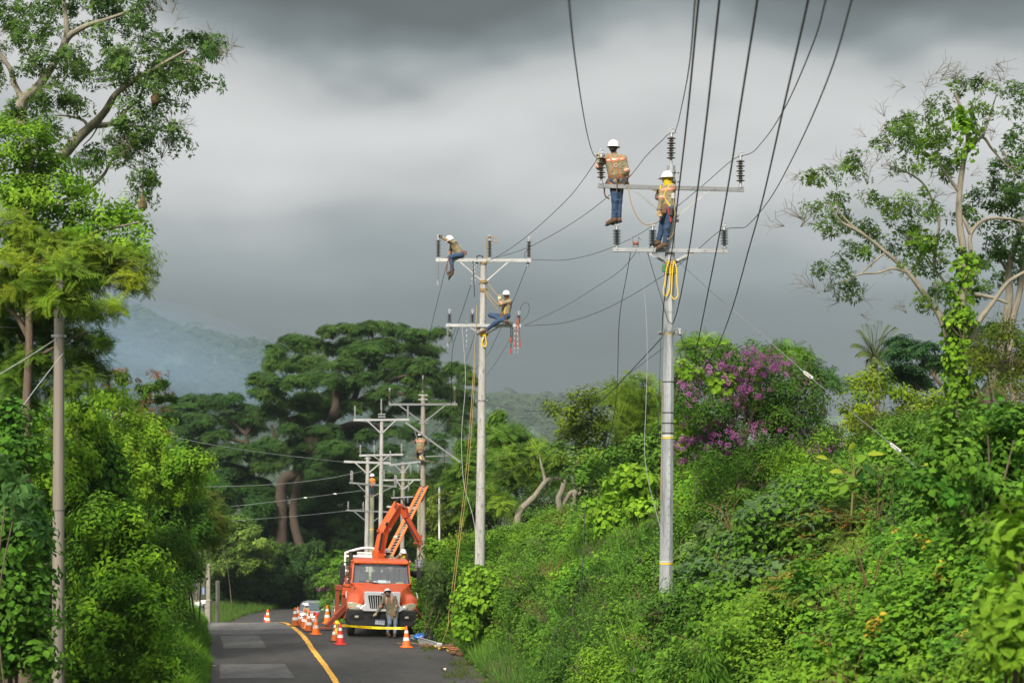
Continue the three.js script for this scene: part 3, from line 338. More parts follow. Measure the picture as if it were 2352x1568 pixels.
// right of the middle pole
const z2 = (l, d, dj = 1.5) => mapB(l, 976.2, 746.5, 2.7307, d, dj), L2 = (p, d) => mapL(p, 976.2, 746.5, 2.7307, d);
{ const b = onGround(1080, 95); plant('broadleaf_tree', 'rounded bright green tree behind the middle pole', 'tree', b, { trunk: [[[b.clone(), ...L2([[330, 1050], [340, 900], [400, 750], [440, 620]], 95)], .2, .05], [L2([[340, 900], [260, 800], [240, 740]], 95), .1, .03], [L2([[360, 850], [480, 760], [560, 700]], 95), .1, .03]], leaves: [['crown', 'droop', { clump: .5, dens: 9, per: 9, scale: 1.7, pal: [[.065, .165, .02], [.16, .28, .035]], up: .5, shell: .4 }, z2([[440, 560, 50, 28], [330, 640, 65, 36], [450, 640, 75, 44], [560, 650, 55, 34], [240, 740, 55, 36], [350, 740, 75, 36], [500, 740, 85, 36], [610, 700, 45, 26], [250, 820, 55, 46], [340, 850, 65, 50], [430, 830, 60, 46], [250, 920, 55, 46], [310, 950, 60, 46], [400, 920, 60, 44]], 95)]] }); }
{ const b = onGround(1190, 79); plant('acacia_tree', 'feathery acacia with a leaning pale trunk in the middle of the bank', 'tree', b, { bark: mBarkPale, trunk: [[[b.clone().setX(W(1180, 0, 79).x), ...L2([[590, 1180], [650, 1110], [690, 1070], [725, 1020], [765, 975], [830, 960], [900, 976]], 79)], .26, .07], [L2([[755, 985], [745, 930], [730, 880], [715, 800]], 79), .1, .03], [L2([[765, 990], [762, 1040], [740, 1072], [690, 1080]], 79.3), .07, .04], [L2([[830, 962], [860, 910], [880, 830]], 79), .07, .025]], leaves: [['crown', 'feather', { clump: .5, dens: 9, per: 8, scale: 1.35, pal: [[.075, .165, .02], [.18, .27, .03]], up: .7, shell: .3, flat: .6 }, z2([[560, 800, 105, 44], [700, 780, 95, 36], [500, 890, 85, 46], [640, 890, 115, 46], [780, 870, 85, 46], [460, 990, 85, 52], [560, 1000, 75, 46], [420, 1090, 75, 52], [500, 1120, 70, 46], [840, 800, 75, 36], [640, 980, 50, 26], [800, 920, 60, 20], [420, 1170, 70, 30], [880, 900, 60, 50], [860, 1010, 50, 24]], 80)]] }); }
{ const b = onGround(1290, 70); plant('gnarled_tree', 'yellow-green tree on a cluster of gnarled grey trunks', 'tree', b, { bark: mBarkGrey, trunks: 4, trunk: [[[b.clone().setX(W(1284, 0, 70).x), ...L2([[840, 1240], [845, 1150], [838, 1090], [860, 1040], [880, 960]], 70)], .22, .1], [[b.clone().setX(W(1306, 0, 70).x), ...L2([[905, 1240], [930, 1130], [945, 1050], [985, 1005], [1060, 900]], 70)], .17, .08], [[b.clone().setX(W(1322, 0, 70.5).x), ...L2([[940, 1210], [958, 1120], [962, 1060], [950, 1010], [940, 900]], 70.4)], .17, .09], [L2([[850, 1170], [880, 1100], [920, 1050], [990, 1045]], 70.2), .12, .09], [L2([[960, 1060], [1000, 1045], [1030, 1030]], 70), .1, .06], [L2([[980, 1008], [1040, 1018], [1070, 1035], [1095, 1080], [1150, 1106], [1195, 1100]], 69.5), .11, .07], [L2([[1010, 1050], [1035, 1010], [1060, 960], [1100, 850]], 70), .1, .05], [L2([[1150, 865], [1220, 910], [1270, 945]], 69), .05, .03], [L2([[1060, 900], [1120, 760], [1150, 640]], 70.5), .08, .03], [L2([[940, 900], [980, 760], [960, 640]], 70.5), .08, .03]],
  leaves: [['crown', 'broad', { clump: .42, dens: 11, per: 9, scale: 1.6, pal: [[.075, .135, .016], [.21, .28, .022]], up: .65, shell: .35, flat: .5 }, z2([[845, 550, 34, 16], [900, 590, 55, 26], [1000, 480, 34, 16], [1040, 500, 40, 16], [1010, 590, 75, 26], [900, 655, 65, 34], [1000, 655, 95, 34], [1100, 600, 75, 34], [1060, 700, 95, 34], [1170, 560, 55, 34], [1150, 680, 85, 34], [1250, 700, 75, 34], [1080, 790, 85, 34], [1190, 790, 85, 34], [1050, 870, 85, 34], [1180, 870, 75, 34], [1000, 940, 65, 26], [950, 830, 60, 30], [1110, 940, 60, 24], [900, 740, 50, 24], [1260, 860, 60, 40]], 70)]] }); }
{ const b = onGround(1470, 66); plant('drooping_tree', 'drooping feathery green tree just left of the near steel pole', 'tree', b, { bark: mBarkRed, trunk: [[[b.clone(), ...L2([[1400, 900], [1390, 700], [1370, 520], [1350, 420]], 66)], .2, .05], [L2([[1390, 650], [1440, 540], [1450, 430]], 66), .09, .03], [L2([[1385, 640], [1300, 560], [1260, 470]], 66), .09, .03]], leaves: [['crown', 'feather', { clump: .5, dens: 10, per: 8, scale: 1.35, pal: [[.07, .16, .022], [.2, .28, .03]], up: .2, shell: .35, flat: .9 }, z2([[1250, 430, 65, 36], [1345, 390, 65, 40], [1430, 410, 55, 50], [1185, 425, 30, 20], [1270, 520, 75, 52], [1380, 520, 75, 52], [1450, 550, 50, 60], [1270, 620, 65, 46], [1390, 640, 75, 46], [1450, 750, 55, 56], [1370, 740, 60, 46], [1330, 820, 70, 46], [1430, 850, 60, 46], [1500, 640, 40, 80]], 66)]] }); }
far('dark green scrub behind the acacia and the gnarled tree', 1250, 86, [[.04, .11, .016], [.1, .19, .03]], [[1130, 1150, 36, 36], [1170, 1170, 36, 30], [1210, 1180, 36, 30], [1250, 1150, 40, 40], [1290, 1160, 40, 40], [1330, 1170, 40, 36], [1380, 1150, 40, 40], [1430, 1130, 40, 40], [1470, 1110, 40, 40], [1110, 1200, 36, 30], [1250, 1200, 50, 20], [1350, 1200, 50, 20]], 'small', { st: { scale: 1.9, dens: 9, clump: .4 } });
far('green thicket between the middle pole and the acacia', 1130, 87, [[.06, .15, .02], [.14, .24, .03]], [[1090, 1080, 36, 36], [1140, 1070, 40, 40], [1180, 1080, 36, 36], [1100, 1130, 40, 36], [1060, 1100, 24, 36], [1220, 1060, 36, 30], [1080, 1160, 36, 30], [1200, 1020, 40, 26], [1160, 1010, 36, 26]], 'feather', { st: { scale: 1.5, dens: 10, clump: .45 } });
shrub('leafy thicket filling the ground between the drooping tree and the bougainvillea', 1500, 60, 'broad', { pal: G.mid, scale: 1.6, dens: 11, clump: .4 }, [[1400, 1080, 50, 36], [1460, 1060, 50, 40], [1520, 1040, 40, 50], [1540, 1100, 40, 40], [1350, 1100, 40, 30], [1420, 1110, 40, 30], [1560, 980, 30, 60]]);
// bougainvillea mound over the near pole's right
{
  const d = 47, z = (l, dj = 1.2) => mapB(l, 1493, 746.5, 2.7307, d, dj), b = onGround(1700, d);
  const B = [[260, 230, 85, 44], [400, 225, 100, 50], [600, 240, 120, 50], [780, 235, 110, 50], [900, 260, 75, 54], [230, 350, 70, 80], [420, 370, 130, 90], [640, 380, 140, 90], [850, 360, 120, 90], [970, 430, 65, 80], [225, 490, 60, 90], [400, 530, 130, 90], [640, 550, 150, 100], [860, 560, 130, 100], [1000, 600, 80, 70], [300, 670, 100, 70], [520, 690, 130, 66], [760, 700, 140, 70], [950, 720, 100, 60], [1090, 690, 80, 44], [1170, 735, 60, 30], [1060, 490, 36, 40], [180, 420, 30, 60], [620, 190, 60, 22], [480, 190, 60, 24], [260, 800, 110, 60], [460, 820, 130, 60], [680, 820, 140, 60], [880, 810, 130, 60], [1050, 790, 100, 50]];
  plant('bougainvillea', 'purple flowering bougainvillea mound right of the near steel pole', 'shrub', b, { bark: mBarkDark, stemName: 'stem', trunks: 9, trunk: [[[b.clone(), W(1690, 1000, d), W(1660, 900, d), W(1620, 830, d)], .09, .02], [[b.clone(), W(1720, 980, d), W(1760, 900, d), W(1820, 850, d)], .09, .02], [[b.clone(), W(1710, 980, d), W(1715, 900, d), W(1720, 820, d)], .08, .02]],
    leaves: [['foliage', 'small', { clump: .32, dens: 26, per: 9, scale: 1.2, pal: [[.04, .12, .018], [.12, .22, .03]], shell: .5, up: .35 }, z(B)], ['blossom', 'flower', { clump: .2, dens: 13, per: 3, scale: .85, pal: [[.27, .075, .34], [.44, .15, .48]], shell: 1, up: .3 }, z(B.map(([x, y, a, c]) => [x + rr(-12, 12), y + rr(-8, 8), a * 1.16 + 8, c * 1.16 + 8])), mPetal], ['creeper', 'heart', { clump: .3, dens: 9, per: 6, scale: 1.15, pal: G.bright, shell: .98, up: .1 }, z([[210, 290, 60, 40], [230, 380, 46, 90], [240, 550, 44, 90], [460, 290, 60, 40], [620, 300, 50, 40], [440, 400, 60, 50], [190, 680, 36, 70], [620, 460, 50, 40]], .9)]] });
  const sap = (label, px, blobs, pal, dd = 49) => { const bb = onGround(px, dd), top = blobs[0], q = W(1493 + top[0] / 2.7307, 746.5 + top[1] / 2.7307, dd); plant('sapling', label, 'sapling', bb, { bark: mBarkGrey, trunk: [[[bb.clone(), v(lerp(bb.x, q.x, .7), lerp(bb.y, q.y, .6), bb.z), q], .05, .02]], leaves: [['crown', 'feather', { clump: .3, dens: 13, per: 7, scale: 1.15, pal, up: .55, shell: .2, flat: .5 }, mapB(blobs, 1493, 746.5, 2.7307, dd, .5)]] }); };
  sap('feathery sapling rising through the left top of the bougainvillea', 1600, [[290, 115, 50, 26], [380, 140, 60, 26], [330, 150, 60, 20], [250, 150, 30, 14], [430, 150, 30, 14]], G.bright); sap('feathery sapling rising through the right top of the bougainvillea', 1830, [[860, 190, 60, 28], [930, 215, 55, 26], [800, 190, 30, 14]], [[.07, .17, .02], [.15, .27, .03]]); sap('dark feathery sapling leaning right out of the bougainvillea', 1890, [[1090, 320, 75, 32], [1130, 370, 55, 24], [1040, 290, 40, 20], [1020, 345, 50, 24]], [[.04, .11, .03], [.09, .18, .04]]);
}
// tall pale trees on the right
{
  const s = 1.883, ox = 1780, oy = 143.6, z = (l, d, dj = 1.4) => mapB(l, ox, oy, s, d, dj), L = (p, d = 42) => mapL(p, ox, oy, s, d);
  let b = onGround(2203, 42);
  plant('tall_tree', 'tall pale tree at the upper right with a creeper-wrapped trunk', 'tree', b, { bark: mBarkPale, trunk: [[[b.clone(), ...L([[798, 1500], [806, 1200], [816, 1000], [820, 850], [800, 680], [800, 560], [815, 450], [836, 330], [810, 210], [780, 130]])], .2, .035],
    [L([[765, 1230], [712, 1090], [640, 990], [570, 900], [480, 820], [380, 740], [280, 680], [235, 600]]), .095, .02], [L([[572, 905], [510, 890], [450, 908], [370, 915], [300, 945], [235, 965]]), .04, .012], [L([[790, 1010], [720, 930], [660, 840], [640, 815]]), .05, .014], [L([[688, 885], [702, 760], [712, 700], [690, 620], [640, 520], [540, 460], [475, 440]]), .05, .014], [L([[836, 1210], [890, 1110], [950, 1030], [1010, 950], [1090, 900]]), .085, .04], [L([[826, 980], [850, 850], [850, 740], [910, 680], [1010, 675], [1080, 690]]), .07, .03], [L([[850, 740], [820, 680], [800, 650]]), .06, .03], [L([[800, 560], [755, 500], [690, 420], [620, 380]]), .05, .014], [L([[836, 385], [900, 322], [940, 372], [1000, 440], [1060, 490]]), .045, .015], [L([[480, 820], [420, 870], [370, 915]]), .03, .02], [L([[390, 745], [330, 700], [280, 640], [260, 570]]), .035, .015], [L([[640, 820], [590, 760], [560, 740]]), .04, .015], [L([[690, 950], [700, 1000], [690, 1060]]), .035, .01], [L([[900, 322], [930, 230], [960, 140]]), .04, .012], [L([[860, 1000], [940, 1015], [1010, 1040]]), .06, .03]],
    leaves: [['crown', 'tuft', { clump: .27, dens: 13, per: 7, scale: .9, pal: [[.06, .13, .03], [.14, .22, .045]], up: .4, shell: .15 }, z([[780, 130, 60, 40], [740, 170, 50, 40], [900, 110, 50, 34], [960, 130, 52, 34], [900, 200, 50, 40], [980, 240, 50, 34], [1050, 180, 45, 50], [700, 230, 40, 24], [550, 250, 42, 32], [500, 290, 42, 32], [620, 290, 50, 32], [740, 290, 50, 50], [450, 380, 34, 24], [560, 330, 50, 32], [620, 390, 60, 40], [700, 370, 50, 50], [560, 430, 50, 32], [640, 450, 50, 32], [740, 440, 50, 40], [780, 490, 40, 40], [310, 440, 55, 34], [330, 490, 34, 24], [215, 510, 52, 34], [160, 490, 34, 22], [250, 590, 40, 32], [170, 650, 42, 42], [190, 700, 42, 24], [280, 640, 60, 32], [300, 700, 52, 32], [430, 600, 42, 32], [470, 640, 42, 32], [350, 740, 68, 42], [420, 720, 60, 34], [520, 690, 60, 42], [570, 620, 42, 32], [640, 600, 60, 32], [700, 640, 50, 32], [560, 760, 50, 32], [620, 720, 42, 32], [330, 820, 58, 40], [280, 880, 42, 32], [380, 810, 42, 32], [200, 930, 42, 24], [300, 950, 34, 30], [325, 1000, 18, 22], [500, 820, 34, 32], [600, 870, 50, 40], [680, 800, 60, 42], [740, 760, 42, 32], [640, 930, 42, 32], [700, 990, 42, 42], [640, 1040, 24, 22], [740, 900, 42, 50], [760, 1020, 42, 40]], 42)],
      ['crown', 'tuft', { clump: .3, dens: 14, per: 8, scale: 1, pal: [[.035, .09, .024], [.09, .17, .04]], up: .4, shell: .2 }, z([[900, 520, 50, 50], [960, 480, 50, 42], [1040, 540, 42, 50], [900, 600, 50, 32], [950, 640, 50, 32], [850, 660, 32, 22], [990, 720, 50, 40], [930, 790, 42, 40], [1030, 780, 42, 40], [890, 900, 32, 24], [1040, 330, 42, 40], [1050, 620, 40, 40], [880, 980, 32, 32], [1000, 850, 40, 32], [1060, 420, 40, 30]], 43.5)],
      ['creeper', 'heart', { clump: .18, dens: 26, per: 6, scale: 1.05, pal: G.bright, shell: .7, up: .2 }, mapB([[815, 880, 22, 55], [800, 1080, 32, 70], [790, 1190, 36, 70], [800, 1330, 42, 80], [800, 1440, 42, 60], [828, 340, 16, 70], [812, 240, 12, 40], [800, 980, 26, 40], [620, 785, 18, 12], [670, 360, 14, 16]], ox, oy, s, 41.8, .15)]],
    twigs: [[1833, 395, 42, 5, .45, .75], [2035, 290, 42, 5, .5, .75], [2120, 220, 42, 5, .4, .75], [2190, 190, 42, 5, .4, .75], [2290, 175, 42, 5, .4, .75], [1880, 655, 42, 5, .4, .75], [1950, 690, 42, 5, .4, .75], [2100, 720, 42, 3, .3, .75], [1828, 500, 42, 4, .3, .75], [2000, 350, 42, 5, .4, .75], [1985, 400, 42, 4, .4, .75], [2060, 410, 42, 4, .4, .75], [1935, 380, 42, 4, .3, .75], [2240, 340, 42, 6, .5, .75], [2180, 420, 42, 5, .6, .75], [2100, 590, 42, 4, .5, .75]] });
  b = onGround(2320, 44.5);
  plant('tall_tree', 'second pale tree with twin stems at the right edge', 'tree', b, { bark: mBarkPale, trunks: 2, trunk: [[[b.clone(), ...L([[930, 1500], [985, 1200], [1016, 1010], [1012, 905], [1058, 740], [1085, 660], [1110, 500]], 44.5)], .17, .06], [[b.clone().add(v(.3, .5, .1)), ...L([[1020, 1180], [1058, 1000], [1080, 850], [1110, 700]], 44.5)], .13, .06], [L([[1010, 900], [980, 860], [950, 820]], 44.5), .06, .02], [L([[1060, 500], [1020, 440], [990, 380]], 44.5), .05, .02]], leaves: [['crown', 'tuft', { clump: .3, dens: 14, per: 8, scale: 1, pal: G.tall, up: .4, shell: .2 }, z([[1060, 450, 50, 40], [1090, 560, 60, 60], [1000, 560, 40, 30], [1060, 840, 40, 40], [960, 830, 40, 30], [1090, 700, 50, 60], [1080, 300, 40, 60], [1070, 150, 40, 50], [1150, 400, 60, 200], [1080, 950, 40, 40], [1000, 940, 30, 24]], 44.5)]] });
  // tangle of olive creepers round its foot
  shrub('olive tangle of hanging creepers round the right edge tree', 2300, 41, 'small', { pal: G.olive, scale: 1.15, dens: 15, up: .1, clump: .22 }, z([[900, 1250, 50, 50], [960, 1230, 60, 50], [1030, 1220, 60, 60], [920, 1330, 46, 60], [1000, 1310, 60, 60], [1060, 1330, 50, 70], [890, 1290, 36, 50], [1010, 1400, 40, 40], [1080, 1430, 40, 40], [960, 1180, 40, 30]], 41).map(q => [q[0], q[1], q[3], q[4]]), { name: 'creeper_tangle', cat: 'creeper', twigs: [[2280, 800, 41, 14, .7], [2330, 850, 41, 12, .6]] });
  b = onGround(2110, 75);
  plant('layered_tree', 'dark flat-layered tree behind the palm', 'tree', b, { bark: mBarkDark, trunk: [[[b.clone(), ...L([[750, 1450], [700, 1370], [660, 1310], [620, 1260]], 75)], .2, .06], [L([[690, 1360], [700, 1300], [690, 1240]], 75), .1, .03], [L([[640, 1420], [600, 1380], [560, 1350]], 75), .08, .03], [L([[980, 1300], [1000, 1200], [960, 1140]], 75), .12, .04]], leaves: [['crown', 'spray', { clump: .45, dens: 8, per: 9, scale: .95, pal: [[.022, .075, .028], [.05, .125, .04]], up: 1, shell: .3, flat: .3 }, z([[560, 1215, 55, 18], [640, 1245, 65, 28], [690, 1290, 52, 26], [530, 1245, 40, 14], [600, 1335, 36, 22], [550, 1360, 55, 24], [660, 1385, 60, 24], [740, 1290, 26, 50], [960, 1150, 55, 24], [1000, 1200, 65, 34], [1055, 1250, 36, 80], [880, 1260, 40, 40], [520, 1330, 40, 20], [930, 1300, 40, 50], [1000, 1380, 50, 30], [870, 1160, 36, 20]], 75, 2)]] });
  // coconut palm
  b = onGround(2008, 90);
  { const top = W(ox + 430 / s, oy + 1275 / s, 90), t = thing('palm_tree', 'single coconut palm standing against the grey sky on the right', 'palm tree', b), rel = p => p.clone().sub(b);
    part('trunk', limbTube([b, W(2010, 930, 90), W(2009, 890, 90), top].map(rel), .3, .22, 14, 9), mBarkGrey, t);
    const o = top.clone().sub(b), mF = leafMat(.8, .3); mF.vertexColors = false; mF.color.setRGB(.1, .145, .04);
    const fr = [[-70, -120, 20], [-35, -150, -30], [20, -160, 10], [55, -140, 40], [95, -135, -10], [115, -75, 20], [80, -10, -30], [-75, -15, 15], [-90, -60, -20], [40, 40, 50], [-35, 45, 40], [0, -150, -70], [60, -100, -60], [105, -40, 50], [-55, -90, 60]];
    for (const [fx, fy, fz] of fr) { const e = v(fx / s / F * 90, -fy / s / F * 90, fz / s / F * 90), mid = e.clone().multiplyScalar(.55).add(v(0, .45, 0)), c = new THREE.QuadraticBezierCurve3(o.clone(), o.clone().add(mid), o.clone().add(e)), geos = []; const pts = []; for (let i = 0; i <= 8; i++) pts.push(c.getPoint(i / 8)); geos.push(limbTube(pts, .035, .01, 8, 5, 0));
      const lp = { P: [], K: [] }; for (let i = 2; i < 34; i++) { const q = i / 34, p = c.getPoint(q), d = c.getTangent(q), sd = d.clone().cross(v(0, 1, .2)).normalize(); for (const sg of [-1, 1]) leafInto(lp, p, sd.clone().multiplyScalar(sg).addScaledVector(d, .7).add(v(0, -.55, 0)), v(0, 1, .2), .62 * (1.05 - q * .5), .05, .1, .25, 1); } const lg = new THREE.BufferGeometry(); lg.setAttribute('position', new THREE.Float32BufferAttribute(lp.P, 3)); lg.computeVertexNormals(); part('frond', [geos[0], lg], mF, t); } }
  shrub('yellow-green broadleaf trees massed below the palm', 2040, 56, 'broad', { pal: [[.1, .19, .016], [.27, .34, .022]], scale: 1.35, dens: 17, clump: .32, up: .5, flat: .6 }, z([[330, 1450, 45, 24], [400, 1400, 42, 32], [450, 1380, 42, 32], [475, 1430, 40, 30], [380, 1480, 52, 32], [300, 1540, 42, 24], [530, 1480, 52, 32], [600, 1500, 62, 32], [700, 1480, 52, 32], [640, 1560, 62, 32], [750, 1540, 52, 42], [480, 1550, 52, 32], [400, 1560, 50, 30], [550, 1590, 50, 30]], 56).map(q => [q[0], q[1], q[3], q[4]]), { name: 'broadleaf_tree', cat: 'tree', stems: 5, sr: .06, bark: mBarkGrey, part: 'crown' });
  shrub('olive shrubs on the ridge left of the creeper-wrapped trunk', 2100, 47, 'small', { pal: G.olive, scale: 1.4, dens: 15 }, [[2000, 985, 50, 22], [2060, 990, 50, 26], [2120, 985, 45, 26], [2170, 975, 40, 30], [2030, 1030, 60, 28], [2100, 1030, 55, 30], [2160, 1020, 40, 30], [1960, 1000, 36, 20], [2230, 950, 50, 30], [2290, 935, 50, 26]], { twigs: [[2060, 1010, 46, 8, .5], [2130, 1000, 46, 8, .5]] });
}
// ------------------------------------------------------------------ creepers, weeds and grass over the banks
R = rng(202);
const canopy = (x, z) => .12 + 1.3 * ss(fbm(x * .45 + 5, 1.5, z * .45, 3), .3, .7) + .6 * fbm(x * 1.3, 7, z * 1.3, 2);
const inPx = (p, list) => { const d = -p.z, x = CX + p.x / d * F, y = CY - (p.y - EYE) / d * F; for (const [cx, cy, rx, ry] of list) if (((x - cx) / rx) ** 2 + ((y - cy) / ry) ** 2 < 1) return true; return false; };
const inView = (p, m = 160) => { const d = -p.z, x = CX + p.x / d * F, y = CY - (p.y - EYE) / d * F; return x > -m && x < 2352 + m && y < 1568 + m + 60; };
const gN = (x, z) => { const e = .25; return v(groundY(x - e, z) - groundY(x + e, z), 2 * e, groundY(x, z - e) - groundY(x, z + e)).normalize(); };
{
  const S = { heart: new Spray(SP.heart), round: new Spray(SP.round), stick: new Spray(twigGeo, mBarkDark), small: new Spray(SP.small), broad: new Spray(SP.broad), large: new Spray(SP.large), feather: new Spray(SP.feather), grass: new Spray(SP.grass), fern: new Spray(SP.droop), bloom: new Spray(SP.flower, mPetal) };
  const grassZones = [[1210, 1285, 90, 26], [1370, 1265, 110, 32], [1500, 1240, 40, 30], [1310, 1440, 90, 70], [1360, 1380, 50, 40], [1130, 1470, 40, 60], [1230, 1350, 40, 30], [1160, 1530, 60, 40], [1420, 1480, 50, 50]];
  const greyZones = [[1690, 1215, 90, 55], [1640, 1290, 90, 50], [1790, 1140, 60, 40], [1850, 1180, 70, 40], [1740, 1290, 60, 40], [985, 1300, 40, 50], [1010, 1345, 36, 40]];
  const orangeZones = [[1900, 1210, 110, 50], [1850, 1300, 60, 40], [1820, 1340, 90, 40], [1960, 1180, 60, 40], [1780, 1370, 60, 30]];
  const bigZones = [[1960, 1420, 160, 130], [2200, 1250, 200, 200], [2250, 1450, 150, 130]];
  const N = 150000;
  for (let i = 0; i < N; i++) {
    const d = 17 + (112 - 17) * R() ** 1.3, e = xr(d), s = .35 + 15 * R() ** 1.1, x = e + s, z = -d;
    if (d > 84 && s > 11) continue;
    const g = groundY(x, z), n = gN(x, z), cn = canopy(x, z) * ss(s, .5, 2.2), dep = R() ** 1.6;
    const p = v(x, g, z).addScaledVector(n, .5 * (cn * (1 - .75 * dep))).add(v(0, .5 * cn * (1 - .75 * dep), 0));
    if (!inView(p)) continue;
    const zn = fbm(x * .33, 3, z * .33 + 40, 3), zk = noise3(x * 1.1, 9, z * 1.1), far = 1 + .45 * ss(d, 45, 90);
    const c0 = clamp(R() * .6 + .6 * (noise3(x * .8, 2, z * .8) - .2), 0, 1.1), br = rr(.8, 1.2) * lerp(.82, 1.2, noise3(x * .5 + 3, 5, z * .5));
    const tv = fbm(x * .22 + 9, 6, z * .22 + 2, 3), tn = tv > .54 ? [1.15, 1.2, .85] : tv < .43 ? [.78, .92, .85] : [1.05, 1.15, .85];
    const nn = n.clone().multiplyScalar(.7).add(v(rr(-.45, .45), .7, rr(-.45, .45) + .25)).normalize();
    const col = (pal, t = c0) => { const q = mix3(pal[0], pal[1], t); return [q[0] * br * tn[0], q[1] * br * tn[1], q[2] * br * tn[2]]; };
    if (R() < .006 && d < 60) S.stick.add(p.clone(), nn, rr(.8, 1.6), R() < .5 ? [1, 1, 1] : [2, 1.6, 1]);
    if (s < 1.5 && d < 62 && R() < .55 || inPx(p, grassZones) && R() < .8) { if (R() < .75) S.grass.add(v(x, g + (s < 1.3 ? 0 : cn * .45), z), v(rr(-.25, .25) - .15, 1, rr(-.25, .35)).normalize(), rr(.7, 1.25) * (s < 1.5 ? .75 : 1), col([[.085, .2, .025], [.19, .31, .06]])); continue; }
    if (inPx(p, greyZones)) { if (R() < .4) { S.large.add(p, nn, rr(.6, .9), col(G.grey)); continue; } }
    if (inPx(p, orangeZones) && R() < .5) { S.feather.add(p, nn, rr(.7, 1.1), R() < .13 ? [.4, .2, .03].map(q => q * br) : col(G.olive)); continue; }
    if (inPx(p, bigZones) && R() < .75) { S.round.add(p, nn, rr(.6, .92), R() < .015 ? [.5, .36, .03] : col([[.04, .14, .014], [.15, .3, .025]])); continue; }
    if (zn > .56) { S.heart.add(p, nn, rr(.65, 1.05) * far, col([[.075, .2, .016], [.2, .34, .025]])); continue; }
    if (zn < .42) { if (zk > .5) S.round.add(p, nn, rr(.5, .78) * far, col([[.06, .165, .015], [.2, .33, .025]])); else S.small.add(p, nn, rr(1.1, 1.6) * far, col([[.065, .17, .015], [.2, .33, .025]])); continue; }
    if (zk > .62) S.large.add(p, nn, rr(.4, .7), col(zk > .7 ? G.bright : G.mid)); else if (zk < .3) S.fern.add(p.add(v(0, .12, 0)), nn, rr(.6, 1), col(G.mid)); else if (zk < .48) S.broad.add(p, nn, rr(.8, 1.2) * far, col([[.07, .18, .018], [.2, .32, .025]])); else S.small.add(p, nn, rr(.9, 1.3) * far, col(G.bright));
    if (R() < .0025 * (d > 30 ? 1 : .3)) S.bloom.add(p.clone().addScaledVector(n, .1), nn, rr(.7, 1), [.45, .2, .42]);
  }
  // verge grass on the left, and low turf on both edges
  const turf = new Spray(SP.grass);
  for (let i = 0; i < 26000; i++) { const d = 30 + 55 * R() ** 1.1, s = 2.6 * R() ** 1.3, x = xl(d) - s + .1, z = -d, p = v(x + .35 * Math.max(0, noise3(d * 1.3, 3, 8) - .45), groundY(x, z), z); if (!inView(p)) continue; const k = .3 + .9 * ss(s + .5 * noise3(d * .9, 1, 1), 0, 1.3); turf.add(p, v(rr(-.2, .25) + .12, 1, rr(-.2, .3)).normalize(), k * rr(.6, 1), mix3([.05, .17, .012], [.17, .33, .02], R()).map(q => q * rr(.75, 1.25))); }
  for (let i = 0; i < 5000; i++) { const d = 86 + 64 * R(), s = 3.5 * R(), x = xl(d) - s, z = -d, p = v(x, groundY(x, z), z); turf.add(p, v(rr(-.2, .2), 1, rr(-.2, .3)).normalize(), rr(.3, .7), mix3([.07, .17, .02], [.16, .27, .04], R())); }
  const low = new Spray(SP.small), lg = new Spray(SP.grass);
  for (let i = 0; i < 9000; i++) { const d = 34 + 40 * R(), a = R(), side = xr(d) + (a - .62) * 1.5, pch = fbm(side * 1.7, 4, d * 1.1, 3); if (pch < .5 + .22 * Math.abs(a - .55)) continue; const p = v(side, groundY(side, -d) + .005, -d); (R() < .6 ? lg : low).add(p, v(rr(-.5, .5), 1, rr(-.5, .5)).normalize(), rr(.1, .2), mix3([.08, .15, .02], [.17, .22, .045], R())); }
  const out = (sp, name, label, cat) => { const m = sp.mesh(name, scene); m.name = numbered(name); tag(m, label, cat); };
  out(S.heart, 'creeper_cover', 'mats of heart-leaved creeper covering the right bank', 'creepers'); out(S.small, 'weed_cover', 'small-leaved bright weeds filling the right bank', 'weeds'); out(S.broad, 'leafy_cover', 'oval-leaved scrub scattered over the middle of the right bank', 'scrub'); out(S.round, 'round_leaf_cover', 'round-leaved scrub covering the near part of the right bank', 'scrub'); out(S.stick, 'dry_twigs', 'dry brown twigs poking out of the right bank', 'twigs'); out(S.large, 'large_leaf_cover', 'pale broad-leaved weeds scattered over the right bank', 'weeds');
  out(S.feather, 'fine_leaf_cover', 'fine-leaved scrub with orange tips in the middle of the right bank', 'scrub'); out(S.grass, 'tall_grass', 'tall arching grass in patches on the right bank', 'grass'); out(S.fern, 'narrow_leaf_cover', 'narrow drooping leaves among the weeds of the right bank', 'weeds'); out(S.bloom, 'wild_flowers', 'tiny purple flowers dotted over the right bank', 'flowers');
  out(turf, 'verge_grass', 'bright green long grass along the left edge of the road', 'grass'); out(low, 'gutter_weeds', 'tiny flat weeds growing in the gutter on the right edge of the road', 'weeds'); out(lg, 'gutter_grass', 'short moss and grass tufts in the gutter on the right edge of the road', 'grass');
}
// single shrubs that stand out of the right bank
const zb = (l, d) => l.map(([x, y, a, b]) => [x, y, a, b]);
shrub('mound of bright heart leaves left of the near steel pole', 1470, 53, 'heart', { pal: G.lime, scale: 1.6, dens: 17, clump: .35 }, [[1450, 1105, 28, 20], [1485, 1120, 30, 24], [1375, 1170, 24, 18], [1420, 1172, 32, 20], [1465, 1160, 36, 24], [1500, 1180, 26, 24], [1475, 1215, 32, 24], [1505, 1245, 22, 30], [1440, 1210, 30, 24], [1510, 1300, 18, 30], [1390, 1205, 24, 18]], { name: 'creeper_mound', cat: 'creeper' });
shrub('grey-green large-leaved shrub beside the truck mirror on the right', 985, 63, 'large', { pal: G.grey, scale: .8, per: 5, dens: 12, up: .2 }, [[998, 1303, 20, 12], [1018, 1325, 20, 14], [1000, 1350, 18, 16], [1016, 1385, 18, 18], [1030, 1355, 14, 14]]);
